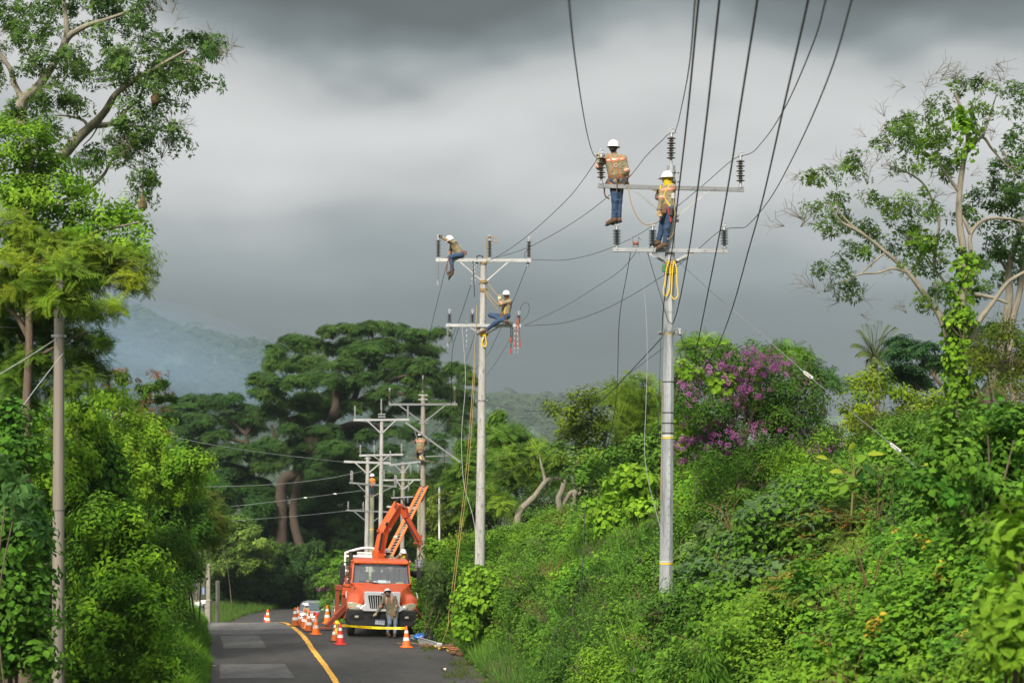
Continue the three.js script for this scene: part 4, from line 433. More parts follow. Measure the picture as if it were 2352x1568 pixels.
shrub('leafy creeper bank right behind the truck cab', 1010, 70, 'heart', { pal: G.bright, scale: 1.2, dens: 17 }, [[1005, 1285, 26, 20], [1030, 1270, 30, 20], [992, 1335, 10, 24], [1010, 1370, 22, 26], [1025, 1400, 24, 26], [995, 1420, 8, 20], [1010, 1440, 18, 18], [1045, 1300, 26, 20], [995, 1255, 14, 12]], { name: 'creeper_bank', cat: 'creeper' });
shrub('grey-green drooping shrub right of the near steel pole', 1680, 41, 'large', { pal: G.grey, scale: .8, per: 5, dens: 12, up: .25 }, [[1640, 1235, 40, 22], [1690, 1215, 40, 22], [1620, 1275, 40, 22], [1680, 1255, 44, 24], [1730, 1240, 34, 22], [1650, 1310, 40, 20]]);
shrub('pale hanging-leaved bush in the middle of the right bank', 1830, 38, 'large', { pal: [[.13, .21, .06], [.22, .3, .09]], scale: .75, per: 5, dens: 11, up: .2 }, [[1800, 1145, 36, 18], [1840, 1140, 30, 18], [1820, 1175, 36, 18]]);
shrub('small-leaved rounded bush below the bougainvillea', 1650, 45, 'small', { pal: G.mid, scale: 1.2, dens: 19 }, [[1600, 1085, 36, 24], [1650, 1075, 50, 24], [1705, 1080, 40, 22], [1750, 1060, 40, 20], [1630, 1110, 40, 20]]);
shrub('bright small-leaved bush right of the bougainvillea foot', 1840, 43, 'small', { pal: G.bright, scale: 1.2, dens: 20 }, [[1800, 1065, 36, 24], [1845, 1050, 36, 24], [1880, 1070, 30, 24], [1830, 1090, 44, 24], [1890, 1035, 24, 18]]);
shrub('tall leafy shrub rising at the right edge of the bank', 2290, 25, 'round', { pal: [[.045, .15, .016], [.15, .28, .028]], scale: .85, dens: 22 }, [[2210, 1020, 60, 40], [2270, 1000, 60, 40], [2330, 1010, 60, 60], [2180, 1070, 60, 40], [2250, 1080, 70, 50], [2330, 1100, 60, 60], [2150, 1120, 60, 40], [2220, 1150, 70, 50], [2300, 1180, 70, 60], [2340, 1250, 50, 60]]);
shrub('near out-of-focus branch of big leaves at the lower right corner', 2360, 15, 'broad', { pal: G.bright, scale: 1.1, dens: 20, clump: .15 }, [[2345, 1265, 32, 40], [2330, 1330, 36, 36], [2350, 1400, 40, 40], [2340, 1450, 50, 40], [2320, 1500, 40, 36], [2350, 1545, 50, 50]], { dj: .3 });
shrub('dense green shrub at the middle bottom of the right bank', 1880, 29, 'round', { pal: [[.04, .14, .014], [.14, .28, .025]], scale: .85, dens: 22 }, [[1830, 1390, 60, 40], [1900, 1360, 70, 40], [1980, 1350, 70, 40], [1860, 1440, 60, 40], [1940, 1420, 70, 44], [2020, 1400, 60, 44], [1900, 1490, 60, 40]]);
// plants with single big pale leaves
{
  const mBig = leafMat(.75, .45); mBig.color.setRGB(1, 1, 1);
  const bigLeaf = (o, a, b, w, tone, nrm) => { const p0 = a, dir = b.clone().sub(a), L = dir.length(); dir.normalize(); const side = dir.clone().cross(nrm).normalize(), up = side.clone().cross(dir).normalize(); const g = grid(10, 6, (s, t) => { const k = (t - .5) * 2, wd = w * Math.sin(Math.PI * Math.min(1, .04 + .96 * s) ** .8) ** .8, q = p0.clone().addScaledVector(dir, s * L).addScaledVector(side, k * wd * .5).addScaledVector(up, Math.abs(k) * wd * .16 + Math.sin(s * 16) * .012 * L * Math.abs(k)); q.y -= .12 * L * s * s; return [q.x, q.y, q.z]; }); const c = new Float32Array(g.attributes.position.count * 3); for (let i = 0; i < c.length; i += 3) { c[i] = tone[0]; c[i + 1] = tone[1]; c[i + 2] = tone[2]; } g.setAttribute('color', new THREE.BufferAttribute(c, 3)); return g; };
  const bp = (label, d, base, list, q = (x, y) => [1777.8 + x / 2.7307, 994 + y / 2.7307]) => { const b = onGround(base, d), t = thing('broad_leaf_plant', label, 'plant', b, undefined), c = W(...q(list[0][0], list[0][1] + 90), d); part('stem', limbTube([v(0, 0, 0), c.clone().sub(b)], .03, .02, 8, 6), mStem, t); for (const [x0, y0, x1, y1, w, tn, tw = 0] of list) { const a = W(...q(x0, y0), d).sub(b), e = W(...q(x1, y1), d + rr(-.25, .25)).sub(b); part('leaf', bigLeaf(null, a, e, w / 2.7307 / F * d, tn, v(tw, .75, .65)), mBig, t); part('leaf_stalk', bar(c.clone().sub(b), a, .012, .008, 5), mStem, t); } };
  const y = [.34, .42, .03], g = [.17, .33, .025], dk = [.05, .15, .03];
  bp('plant with large pale yellow-green leaves standing out of the right bank', 34, 1950, [[500, 190, 585, 130, 70, g], [590, 138, 700, 122, 44, y], [505, 150, 575, 225, 60, g], [560, 210, 640, 260, 70, dk], [470, 105, 512, 52, 34, y, .6], [520, 215, 545, 320, 70, dk], [430, 245, 345, 238, 46, y], [400, 300, 330, 300, 60, g], [470, 340, 360, 380, 90, g], [480, 350, 550, 305, 30, y], [520, 290, 455, 300, 60, g], [400, 330, 350, 360, 60, g], [335, 165, 262, 142, 40, y]]);
  bp('pair of pale upright leaves on the crest of the right bank', 30, 2150, [[1030, 180, 925, 195, 52, y], [1028, 168, 980, 124, 26, y, .6], [1040, 190, 1000, 225, 40, g]]);
  bp('big yellow leaves rising at the right edge beneath the tall tree', 27, 2290, [[1215, 640, 1085, 500, 70, y, .5], [1330, 570, 1190, 485, 80, y, .3], [1040, 720, 880, 640, 90, g], [1180, 690, 1030, 640, 90, g], [1240, 700, 1330, 640, 80, g]], (x, yy) => [2009.8 + x / 3.9, 803.9 + yy / 3.9]);
}
// ------------------------------------------------------------------ wooded hills in the mist
{
  const ridge = pw2 => pw2; const prof = [[-500, 700], [-150, 690], [120, 700], [200, 716], [300, 714], [345, 738], [380, 748], [420, 768], [470, 779], [520, 790], [600, 801], [680, 830], [800, 880], [900, 905], [1000, 915], [1100, 925], [1160, 921], [1230, 923], [1300, 936], [1400, 945], [1500, 955], [1700, 960], [2000, 955], [2352, 960], [3000, 950]];
  const dist = px => 1500 + 200 * ss(px, 700, 1100);
  const hill = (px, t) => { const d = dist(px), top = EYE - (pw(prof, px) - CY) / F * d, dd = d - 800 + 800 * t, x = (px - CX) / F * d; return [x, lerp(-9, top, ss(t, 0, 1) * .6 + t * .4) + (fbm(x * .008, t * 6, 3, 4) - .5) * 34 * Math.sin(Math.PI * t), -dd]; };
  struct('hills', grid(140, 30, (a, b) => { const px = lerp(-500, 3000, a); if (b > .97) { const q = hill(px, 1); return [q[0], q[1] - 140, q[2] - 700]; } return hill(px, b / .95); }), std(C(.07, .12, .07), .95));
  R = rng(55); const sp = new Spray(SP.spray);
  for (let i = 0; i < 4200; i++) { const px = rr(-60, 1560), t = R() ** .8, q = hill(px, Math.min(1, t)), r = rr(3, 7) * (R() < .06 ? 1.4 : 1), cl = mix3([.06, .105, .06], [.11, .165, .085], R()); for (let k = 0; k < 16; k++) { const u = rr(-.3, 1), th = R() * 6.283, kk = Math.sqrt(1 - u * u), n = v(kk * Math.cos(th), u, kk * Math.sin(th)); sp.add(v(q[0] + n.x * r, q[1] + 1.5 + r * .9 * (n.y + .5), q[2] + n.z * r), n.clone().add(v(0, .6, 0)).normalize(), r * .75, cl.map(c => c * rr(.8, 1.2))); } }
  const m = sp.mesh('hill_forest', scene); m.name = numbered('hill_forest'); tag(m, 'far forest canopy covering the misty hills', 'forest');
}

// thin mist before the left hill: haze put in as nested blue-tinted shells
{ const t = new THREE.Group(); t.name = 'mist'; t.position.copy(W(330, 850, 1050)); scene.add(t); tag(t, 'thin bluish mist hanging over the left hill', 'mist'); t.userData.kind = 'stuff'; const m = new THREE.MeshStandardMaterial({ color: C(.17, .275, .39), roughness: 1, transparent: true, opacity: .085, depthWrite: false }); for (let i = 0; i < 7; i++) { const k = 1 - i * .12, g = new THREE.SphereGeometry(1, 28, 18); g.scale(150 * k, 44 * k, 80 * k); g.rotateZ(-.28); const q = part('mist_bank', g, m, t); q.castShadow = false; } }
// ------------------------------------------------------------------ poles, crossarms, insulators
R = rng(303);
const galvMap = noiseTex(256, (u, w) => { const n = tfbm(u, w, 9, 3, 4), m = tfbm(u, w, 40, 6, 2), st = tfbm(u * 1, w, 3, 8, 3); const k = .66 + .55 * (n - .5) + .4 * (m - .5) + .55 * (st - .5); return [k, k * 1.01, k * 1.02]; });
const concMap = noiseTex(256, (u, w) => { const n = tfbm(u, w, 6, 13, 4), m = tfbm(u, w, 50, 16, 2), sp = ss(tfbm(u, w, 22, 4, 3), .6, .72); const k = .72 + .65 * (n - .5) + .3 * (m - .5) - .3 * sp; return [k, k * .985, k * .95]; });
const mGalv = std(C(.62, .65, .67), .5, .55, { map: scaled(galvMap, 1.5, 1) }), mGalvPole = std(C(.58, .62, .64), .55, .35, { map: scaled(galvMap, 2, 3) }), mGalvDull = std(C(.36, .38, .385), .62, .45, { map: galvMap }), mAlu = std(C(.86, .87, .86), .42, .45, { map: galvMap });
const mConc = std(C(.6, .6, .585), .9, 0, { map: scaled(concMap, 1, 3), bumpMap: scaled(concMap, 2, 6), bumpScale: .004 }), mConcOld = std(C(.42, .39, .33), .92, 0, { map: scaled(concMap, 1, 4), bumpMap: scaled(concMap, 2, 6), bumpScale: .006 }), mWood = bark(C(.22, .18, .13)), mWoodPale = bark(C(.42, .4, .3));
const mShed = std(C(.11, .095, .075), .45), mShedBlue = std(C(.12, .14, .16), .4), mShedGrey = std(C(.42, .43, .43), .5), mBlack = std(C(.02, .02, .021), .6), mWire = std(C(.026, .026, .028), .55), mWireGrey = std(C(.2, .21, .22), .5, .3), mWirePale = std(C(.5, .52, .52), .5, .2);
const mRope = std(C(.52, .37, .13), .95), mYellow = std(C(.8, .55, .03), .8), mRopeTan = std(C(.36, .25, .12), .95), mRed = std(C(.5, .05, .03), .6), mRust = std(C(.3, .085, .045), .8), mGreen = std(C(.03, .2, .09), .6);
const Z1 = (x, y) => [(2250 + x / 2.6137) / 1.7415, (450 + y / 2.6137) / 1.7415];
const Z2 = (x, y) => [(1650 + x / 2.8517) / 1.7415, (900 + y / 2.8517) / 1.7415];
const ZE = (x, y) => [907.3 + x / 6.827, 849.8 + y / 6.827], Z41 = (x, y) => [746.5 + x / 3.4133, 832.6 + y / 3.4133];
function pole(name, label, px0, d, pxt, pyt, r0, r1, sides, mat, opt = {}) {
  const base = onGround(px0, d, 0), t = thing(name, label, 'utility pole', base), top = W(pxt, pyt, d).sub(base), bot = v(0, -.6, 0);
  let g = new THREE.CylinderGeometry(r1, r0, 1, sides, 8); if (sides < 12) { g = g.toNonIndexed(); g.computeVertexNormals(); }
  const ax = top.clone().sub(bot), L = ax.length(); g.scale(1, L, 1); g.rotateY(Math.PI / sides + (opt.spin ?? 0)); g.applyQuaternion(new THREE.Quaternion().setFromUnitVectors(UPV, ax.clone().normalize())); const c = bot.clone().add(top).multiplyScalar(.5); g.translate(c.x, c.y, c.z);
  part('shaft', g, mat, t);
  const at = (p, dz = 0) => W(p[0], p[1], d).add(v(0, 0, dz)).sub(base), rAt = y => lerp(r0, r1, (y + .6) / L);
  const axis = y => bot.clone().lerp(top, (y + .6) / (top.y + .6));
  const band = (py, h, m, grow = .008, nm = 'band') => { const y = W(0, py, d).y - base.y, a = axis(y), r = rAt(y) + grow; const bg = new THREE.CylinderGeometry(r, r, h, sides < 12 ? sides : 20); bg.rotateY(Math.PI / sides); bg.translate(a.x, a.y, a.z); return part(nm, bg, m, t); };
  const bolts = (py, m = mGalv, w = .09) => { const y = W(0, py, d).y - base.y, a = axis(y), r = rAt(y); const l = []; const bg = new THREE.CylinderGeometry(r + .012, r + .012, .05, 16); bg.translate(a.x, a.y, a.z); l.push(bg); for (const s of [-1, 1]) { l.push(box(w, .06, .06, a.x + s * (r + w / 2 - .01), a.y, a.z)); l.push(bar(v(a.x + s * (r + w * .6), a.y, a.z - .07), v(a.x + s * (r + w * .6), a.y, a.z + .07), .014, .014, 6)); } return part('clamp', l, m, t); };
  return { t, base, d, at, band, bolts, axis, rAt, top };
}
// a channel-section crossarm between two points
function crossarm(P, a, b, dz, m, s = .085) { const p = P.at(a, dz), q = P.at(b, dz), n = q.clone().sub(p).normalize(), h = v(0, s * .5 - .006, 0); const off = (dy, dzz) => [p.clone().add(v(0, dy, dzz)), q.clone().add(v(0, dy, dzz))]; const L = [beam(p, q, .008, s), beam(...off(s / 2 - .005, -s * .35), s * .7, .01), beam(...off(-s / 2 + .005, -s * .35), s * .7, .01)]; const arm = part('crossarm', L, m, P.t); const bl = []; for (const k of [.04, .2, .35, .65, .8, .96]) { const c = p.clone().lerp(q, k).add(v(0, 0, .006)); const g = new THREE.CylinderGeometry(.014, .014, .016, 6); g.rotateX(Math.PI / 2); g.translate(c.x, c.y, c.z + .004); bl.push(g); } part('bolt', bl, mGalvDull, arm); return arm; }
function brace(P, a, b, dz, m, w = .045) { return part('brace', beam(P.at(a, dz), P.at(b, dz * .6), w * .35, w), m, P.t); }
// post insulator from its foot to its head, alternating wide and narrow sheds
function insulator(P, foot, head, dz, o = {}) {
  const f = P.at(foot, dz), h = P.at(head, dz), L = h.distanceTo(f), dir = h.clone().sub(f).normalize(), n = o.n ?? 9, R0 = o.r ?? .09, R1 = o.r2 ?? R0 * .66, prof = [], lo = o.lo ?? .16, hi = o.hi ?? .82, core = o.core ?? R0 * .33;
  prof.push([core, lo * L - .004]); for (let i = 0; i < n; i++) { const y = lerp(lo, hi, (i + .5) / n) * L, r = i % 2 ? R1 : R0, th = (hi - lo) * L / n; prof.push([core, y - th * .4], [r, y - th * .14], [r, y - th * .02], [core, y + th * .3]); } prof.push([core, hi * L + .004]);
  const place = g => { g.applyQuaternion(new THREE.Quaternion().setFromUnitVectors(UPV, dir)); g.translate(f.x, f.y, f.z); return g; };
  const ins = part('insulator', place(new THREE.LatheGeometry(prof.map(q => new THREE.Vector2(...q)), 16)), o.m ?? mShed, P.t);
  const pin = [new THREE.CylinderGeometry(core * .9, core * 1.1, lo * L, 10).translate(0, lo * L / 2, 0), new THREE.CylinderGeometry(core * 2, core * 2, .02, 10).translate(0, .012, 0)];
  part('pin', pin.map(place), mGalv, ins);
  const capH = (1 - hi) * L; part('cap', [new THREE.CylinderGeometry(core * .9, core * 1.15, capH * .55, 10).translate(0, hi * L + capH * .28, 0), box(core * 3.4, capH * .28, core * 1.8, core * .3, L - capH * .34, 0, .006), new THREE.TorusGeometry(core * 1.1, core * .34, 6, 12).translate(core * .5, L - capH * .05, 0), box(core * .8, capH * .5, core * 1.4, -core * 1.3, L - capH * .2, 0, .004)].map(place), mGalv, ins);
  return ins;
}
const loopRope = (pts, r) => cable(pts, r, pts.length * 6, 6);
// 1: near steel pole
{
  const P = pole('utility_pole', 'near galvanised steel pole with two crossarms and yellow bands, right of centre', 1527, 38, 1541.4, 381, .165, .1, 8, mGalvPole);
  crossarm(P, Z1(367, 776), Z1(1893, 816), .14, mGalvDull, .085); crossarm(P, Z1(525, 1440), Z1(1722, 1456), .15, mGalv, .085); crossarm(P, Z1(540, 1424), Z1(1742, 1436), -.15, mGalv, .085);
  brace(P, Z1(738, 806), Z1(1110, 1118), .13, mGalv); brace(P, Z1(1530, 825), Z1(1175, 1110), .13, mGalv); brace(P, Z1(880, 1425), Z1(1090, 1556), .14, mGalv, .055); brace(P, Z1(1410, 1430), Z1(1195, 1550), .14, mGalv, .055); brace(P, Z1(920, 1465), Z1(1100, 1568), -.14, mGalv, .055); brace(P, Z1(1370, 1470), Z1(1180, 1568), -.14, mGalv, .055);
  const big = { n: 9, r: .095, r2: .062, lo: .18, hi: .8 }; insulator(P, Z1(404, 758), Z1(404, 405), .1, big); insulator(P, Z1(1135, 562), Z1(1142, 178), 0, { ...big, lo: .2 }); insulator(P, Z1(1858, 796), Z1(1856, 432), .1, big);
  const sm = { n: 9, r: .09, r2: .08, lo: .14, hi: .74, m: mShedBlue }; insulator(P, Z1(570, 1412), Z1(568, 1155), 0, sm); insulator(P, Z1(942, 1415), Z1(946, 1160), 0, sm); insulator(P, Z1(1695, 1420), Z1(1692, 1158), 0, sm);
  for (const y of [620, 715, 785, 1130, 1535]) P.bolts(Z1(0, y)[1], y === 785 ? mGalvDull : mGalv);
  P.band(Z1(0, 748)[1], .05, mRust, .012); for (const y of [947.7, 971.8, 994.6]) P.band(y, .022, mBlack, .006); P.band(1001, .02, std(C(.8, .8, .76), .6), .006); P.band(1005.5, .03, mYellow, .007); P.band(1293.5, .035, mYellow, .007); P.band(1289, .014, std(C(.8, .8, .76), .6), .006); P.band(717, .008, mGalvDull, .004); P.band(877, .02, mBlack, .006); P.band(764.6, .055, mYellow, .01, 'yellow_clamp'); P.bolts(763, mGalvDull, .12);
  const sp = P.at([1562, 762], .02); part('spool_insulator', new THREE.LatheGeometry([[.012, -.06], [.035, -.06], [.04, -.035], [.022, -.02], [.04, 0], [.022, .02], [.04, .035], [.035, .06], [.012, .06]].map(q => new THREE.Vector2(...q)), 12).translate(sp.x, sp.y, sp.z), mShedGrey, P.t); part('spool_bracket', [bar(sp.clone().add(v(-.18, .05, 0)), sp.clone().add(v(0, .07, 0)), .012), bar(sp.clone().add(v(-.18, -.02, 0)), sp.clone().add(v(0, -.07, 0)), .012), bar(sp.clone().add(v(0, -.08, 0)), sp.clone().add(v(0, .08, 0)), .01), bar(P.at([1509, 767], 0), P.at([1528, 767], 0), .011)], mGalvDull, P.t);
  const st = []; for (let i = 0; i < 14; i++) { const py = 1030 + i * 19, y = W(0, py, 38).y - P.base.y, a = P.axis(y); st.push(new THREE.SphereGeometry(.009, 6, 4).translate(a.x + .03, y, a.z + P.rAt(y))); } part('step_hole', st, mBlack, P.t);
  // rope coils tied under the lower arm
  const rp = (label, pts, m, r) => single('rope_coil', label, 'rope', loopRope(pts.map(([x, y, z = .17]) => W(1435.5 + x / 3.4133, 574.2 + y / 3.4133, 38).add(v(0, 0, z))), r), m);
  rp('yellow rope loop hanging left on the near steel pole', [[345, 85], [322, 150], [308, 260], [296, 330], [310, 372], [338, 330], [348, 250], [350, 120]], mYellow, .013); rp('yellow rope loop hanging right on the near steel pole', [[380, 85], [366, 200], [362, 300], [360, 370], [385, 392], [408, 368], [402, 260], [400, 160], [385, 100]], mYellow, .014);
  rp('tan rope wound round the near steel pole under the lower arm', Array.from({ length: 46 }, (_, i) => [355 + 42 * Math.cos(i * .8), 95 + i * 2.1, .145 * Math.sin(i * .8) + .02]), mRope, .016);
  const gp = W(1524, 617, 38).add(v(0, 0, .1)), pl = thing('pulley_block', 'small green pulley block on the left of the near steel pole', 'pulley', gp); part('cheek_plate', [box(.07, .16, .02, 0, 0, .03, .008), box(.07, .16, .02, 0, 0, -.03, .008)], mGreen, pl); { const g = new THREE.CylinderGeometry(.05, .05, .03, 16); g.rotateX(Math.PI / 2); part('sheave', g, mRed, pl); } part('hook', new THREE.TorusGeometry(.03, .008, 6, 12).translate(0, .11, 0), mGalvDull, pl);
  // stringing block on the lower arm
  const sb = W(...Z1(765, 1405), 38).add(v(0, 0, 0)), bl = thing('stringing_block', 'open wire pulley standing on the lower arm of the near pole', 'pulley', sb); part('frame', [bar(v(-.06, 0, 0), v(-.06, .23, 0), .01), bar(v(.06, 0, 0), v(.065, .21, .02), .01), box(.15, .02, .06, 0, .01, 0), bar(v(-.06, .23, 0), v(-.13, .15, .03), .012), bar(v(.065, .23, .02), v(.12, .15, .05), .014)], mGalvDull, bl); { const g = new THREE.LatheGeometry([[.02, -.05], [.05, -.05], [.03, 0], [.05, .05], [.02, .05]].map(q => new THREE.Vector2(...q)), 14); g.rotateZ(Math.PI / 2); g.translate(0, .08, 0); part('roller', g, mRust, bl); }
}
// 2: middle concrete pole
{
  const P = pole('utility_pole', 'pale concrete pole left of the near steel pole, two workers on its arms', 1099, 59, 1110.5, 600, .2, .095, 20, mConc);
  crossarm(P, Z2(265, 402), Z2(1353, 407), .13, mAlu, .115); crossarm(P, Z2(380, 1146), Z2(1238, 1150), .14, mAlu, .1); crossarm(P, Z2(384, 1142), Z2(1230, 1146), -.14, mGalv, .09);
  brace(P, Z2(545, 425), Z2(785, 632), .12, mAlu); brace(P, Z2(1095, 420), Z2(845, 637), .12, mAlu); brace(P, Z2(620, 1150), Z2(795, 1246), .12, mAlu); brace(P, Z2(985, 1165), Z2(850, 1240), .12, mAlu);
  const big = { n: 9, r: .09, r2: .07, lo: .1, hi: .8, m: mShed }; insulator(P, Z2(294, 386), Z2(296, 118), .05, big); insulator(P, Z2(880, 388), Z2(880, 124), .05, big); insulator(P, Z2(1326, 390), Z2(1330, 132), .05, big);
  const sm = { n: 8, r: .085, r2: .07, lo: .1, hi: .72, m: mShedBlue }; insulator(P, Z2(420, 1128), Z2(422, 962), 0, sm); insulator(P, Z2(683, 1128), Z2(684, 964), 0, sm); insulator(P, Z2(1210, 1130), Z2(1214, 984), 0, sm);
  const hang = { n: 14, r: .05, r2: .045, lo: .06, hi: .72, core: .018, m: mShedGrey }; insulator(P, Z2(288, 424), Z2(288, 690), .1, hang).name = 'strain_insulator'; insulator(P, Z2(402, 1160), Z2(402, 1392), .1, hang).name = 'strain_insulator';
  for (const y of [660, 1246]) P.bolts(Z2(0, y)[1], mGalvDull); P.band(1001, .05, mAlu, .006); P.band(1119, .04, mAlu, .006); P.band(920, .03, mGalvDull, .006); P.bolts(920, mGalvDull, .1);
  for (const [x, y] of [[1316, 445], [735, 445], [436, 1180], [745, 1180], [1210, 1135]]) { const a = P.at(Z2(x, y), .02); part('wire_grip', new THREE.LatheGeometry([[.01, -.11], [.03, -.1], [.05, .02], [.05, .1], [.02, .12]].map(q => new THREE.Vector2(...q)), 12).translate(a.x, a.y, a.z), mShedGrey, P.t); }
  const B = (x, y, dz = .15) => W(...Z2(x, y), 59).add(v(0, 0, dz));
  const rope = (name, label, pts, m, r) => single(name, label, 'rope', loopRope(pts.map(q => B(...q)), r), m);
  rope('rope_coil', 'tan rope tied round the middle pole below its upper arm', Array.from({ length: 40 }, (_, i) => [812 + 40 * Math.cos(i * .75), 632 + i * .8, .13 * Math.sin(i * .75)]), mRopeTan, .014); rope('rope_coil', 'tan rope wound round the middle pole above the lower worker', Array.from({ length: 40 }, (_, i) => [808 + 41 * Math.cos(i * .75), 725 + i * .8, .135 * Math.sin(i * .75)]), mRopeTan, .014);
  rope('rope_coil', 'tan rope binding at the top of the middle pole', Array.from({ length: 40 }, (_, i) => [812 + 37 * Math.cos(i * .75), 420 + i * .7, .12 * Math.sin(i * .75)]), mRopeTan, .014);
  rope('safety_rope', 'tan rope looped over the middle upper insulator of the concrete pole', [[895, 145, .05], [925, 140, .05], [960, 165, .05], [962, 200, .05], [935, 195, .05], [912, 150, .05], [880, 135, .1], [848, 150, .1], [842, 260, .1], [835, 330, .1], [850, 420, .15], [845, 440, .15]], mRopeTan, .016);
  rope('positioning_strap', 'upper work strap from the middle pole to the lower worker', [[860, 668, .05], [930, 760, .15], [985, 830, .2]], mRopeTan, .016); rope('positioning_strap', 'left tan strap from the middle pole to the belt of the lower worker', [[812, 745, .14], [900, 880, .2], [975, 980, .2]], mRopeTan, .02); rope('positioning_strap', 'right tan strap from the middle pole to the belt of the lower worker', [[830, 745, .14], [920, 850, .2], [1000, 945, .25]], mRopeTan, .018);
  rope('rope_coil', 'bright yellow rope loop knotted on the middle pole under the boot', [[822, 1240], [812, 1290], [796, 1340], [800, 1380], [825, 1392], [842, 1370], [835, 1310], [826, 1250], [810, 1240]], mYellow, .022); rope('rope_coil', 'yellow rope wound round the middle pole below its lower arm', Array.from({ length: 36 }, (_, i) => [808 + 43 * Math.cos(i * .75), 1238 + i * .9, .14 * Math.sin(i * .75)]), mYellow, .017);
  // lifting gear
  const chain = (label, x0, y0, x1, y1, n) => { const t = thing('chain', label, 'chain', B(x0, y0)), ls = []; for (let i = 0; i < n; i++) { const g = new THREE.TorusGeometry(.026, .008, 5, 10); g.scale(.7, 1.25, 1); if (i % 2) g.rotateY(Math.PI / 2); const p = B(lerp(x0, x1, i / n), lerp(y0, y1, i / n)).sub(t.position); g.translate(p.x, p.y, p.z); ls.push(g); } part('link', ls, mBlack, t).userData.kind = 'stuff'; };
  chain('long dark chain hanging from the upper arm of the middle pole', 690, 425, 710, 830, 26); chain('dark chain hanging left on the lower arm of the middle pole', 1118, 1120, 1120, 1310, 12); chain('dark chain hanging right beside it on the lower arm of the middle pole', 1138, 1120, 1137, 1345, 14);
  { const t = thing('chain_hoist', 'red brown lever hoist hanging on chains from the lower arm', 'hoist', B(1121, 1320)); part('hoist_body', [new THREE.CylinderGeometry(.05, .06, .12, 12).translate(0, .04, 0), box(.05, .1, .06, 0, -.06, 0, .01)], mRust, t); part('hook', bar(v(0, -.1, 0), v(.01, -.28, 0), .014, .012), mBlack, t); part('lever', beam(v(0, -.26, 0), v(.01, -.46, .02), .03, .06), mRed, t); }
  { const t = thing('bolt_cutter', 'long bolt cutter with red handles hung on the lower arm of the middle pole', 'tool', B(1200, 1110)); const l = (x, y) => B(x, y).sub(t.position); part('cutter_head', [box(.1, .16, .04, 0, -.02, 0, .015), box(.05, .1, .03, .02, .1, 0, .01)], mRust, t); part('handle', bar(l(1185, 1150), l(1173, 1340), .018, .02), mRust, t); part('handle', bar(l(1215, 1150), l(1224, 1340), .018, .02), mRust, t); part('grip', bar(l(1173, 1335), l(1172, 1395), .026), mRed, t); part('grip', bar(l(1224, 1335), l(1226, 1395), .026), mRed, t); }
  const tape = (label, pts) => { const ps = pts.map(q => B(...q)), g = grid(18, 1, (a, b) => { const c = new THREE.CatmullRomCurve3(ps).getPoint(a); return [c.x + (b - .5) * .035 * Math.cos(a * 16), c.y, c.z + (b - .5) * .035 * Math.sin(a * 16)]; }); single('wire_tie', label, 'wire tie', g, std(C(.45, .47, .47), .5, .2, { side: THREE.DoubleSide })); };
  tape('twisted silver wire tie hanging left under the upper arm', [[680, 420], [685, 520], [672, 680]]); tape('twisted silver wire tie beside the long chain', [[706, 440], [712, 560], [714, 680]]); tape('twisted silver wire tie hanging from the lower arm of the middle pole', [[616, 1090], [618, 1230], [616, 1390]]); tape('silver wire tie hanging left of the bolt cutter', [[1170, 1180], [1166, 1320], [1162, 1460]]); tape('silver wire tie hanging right under the bolt cutter', [[1196, 1180], [1200, 1330], [1202, 1460]]);
}
// 3: old dark pole behind the truck, with a worker's board
{
  const P = pole('utility_pole', 'old brown pole behind the crane boom with a loose slanting arm', 971, 83, 971.5, 905, .15, .1, 14, mConcOld), i = { n: 9, r: .08, r2: .055, lo: .14, hi: .82, m: mShed };
  crossarm(P, ZE(-95, 540), ZE(978, 536), .13, mGalvDull, .1); brace(P, ZE(60, 548), ZE(415, 808), .12, mGalvDull, .06); brace(P, ZE(805, 540), ZE(455, 815), .12, mGalvDull, .06);
  insulator(P, ZE(434, 350), ZE(438, 88), 0, i); insulator(P, ZE(938, 520), ZE(932, 262), .1, i); insulator(P, ZE(-85, 520), ZE(-85, 285), .1, i); P.bolts(ZE(0, 392)[1], mAlu, .12); P.bolts(ZE(0, 460)[1], mAlu, .12); P.bolts(ZE(0, 828)[1], mGalv, .1);
  part('loose_crossarm', beam(P.at(ZE(165, 818), .2), P.at(ZE(1025, 1440), .25), .07, .09), mGalvDull, P.t); part('brace', beam(P.at(ZE(300, 920), .2), P.at(ZE(350, 1090), .15), .03, .05), mGalvDull, P.t); part('brace', beam(P.at(ZE(480, 1355), .1), P.at(ZE(890, 1338), .2), .03, .05), mGalvDull, P.t);
  part('work_board', beam(P.at(ZE(232, 1372), .3), P.at(ZE(615, 1445), .3), .22, .05), mWood, P.t); part('brace', beam(P.at(ZE(430, 1395), .2), P.at(ZE(490, 1500), .1), .03, .06), mGalvDull, P.t); P.bolts(ZE(0, 1505)[1], mGalv, .07);
  const coil = Array.from({ length: 60 }, (_, k) => { const a = k * .45; return W(967 + 4 * Math.cos(a), 1135 + 14 * Math.sin(a), 83).add(v(0, 0, .17 + .03 * Math.sin(k))); }); single('cable_coil', 'dark cable loops tied on the old brown pole above the ladder', 'cable', loopRope(coil, .014), mBlack);
}
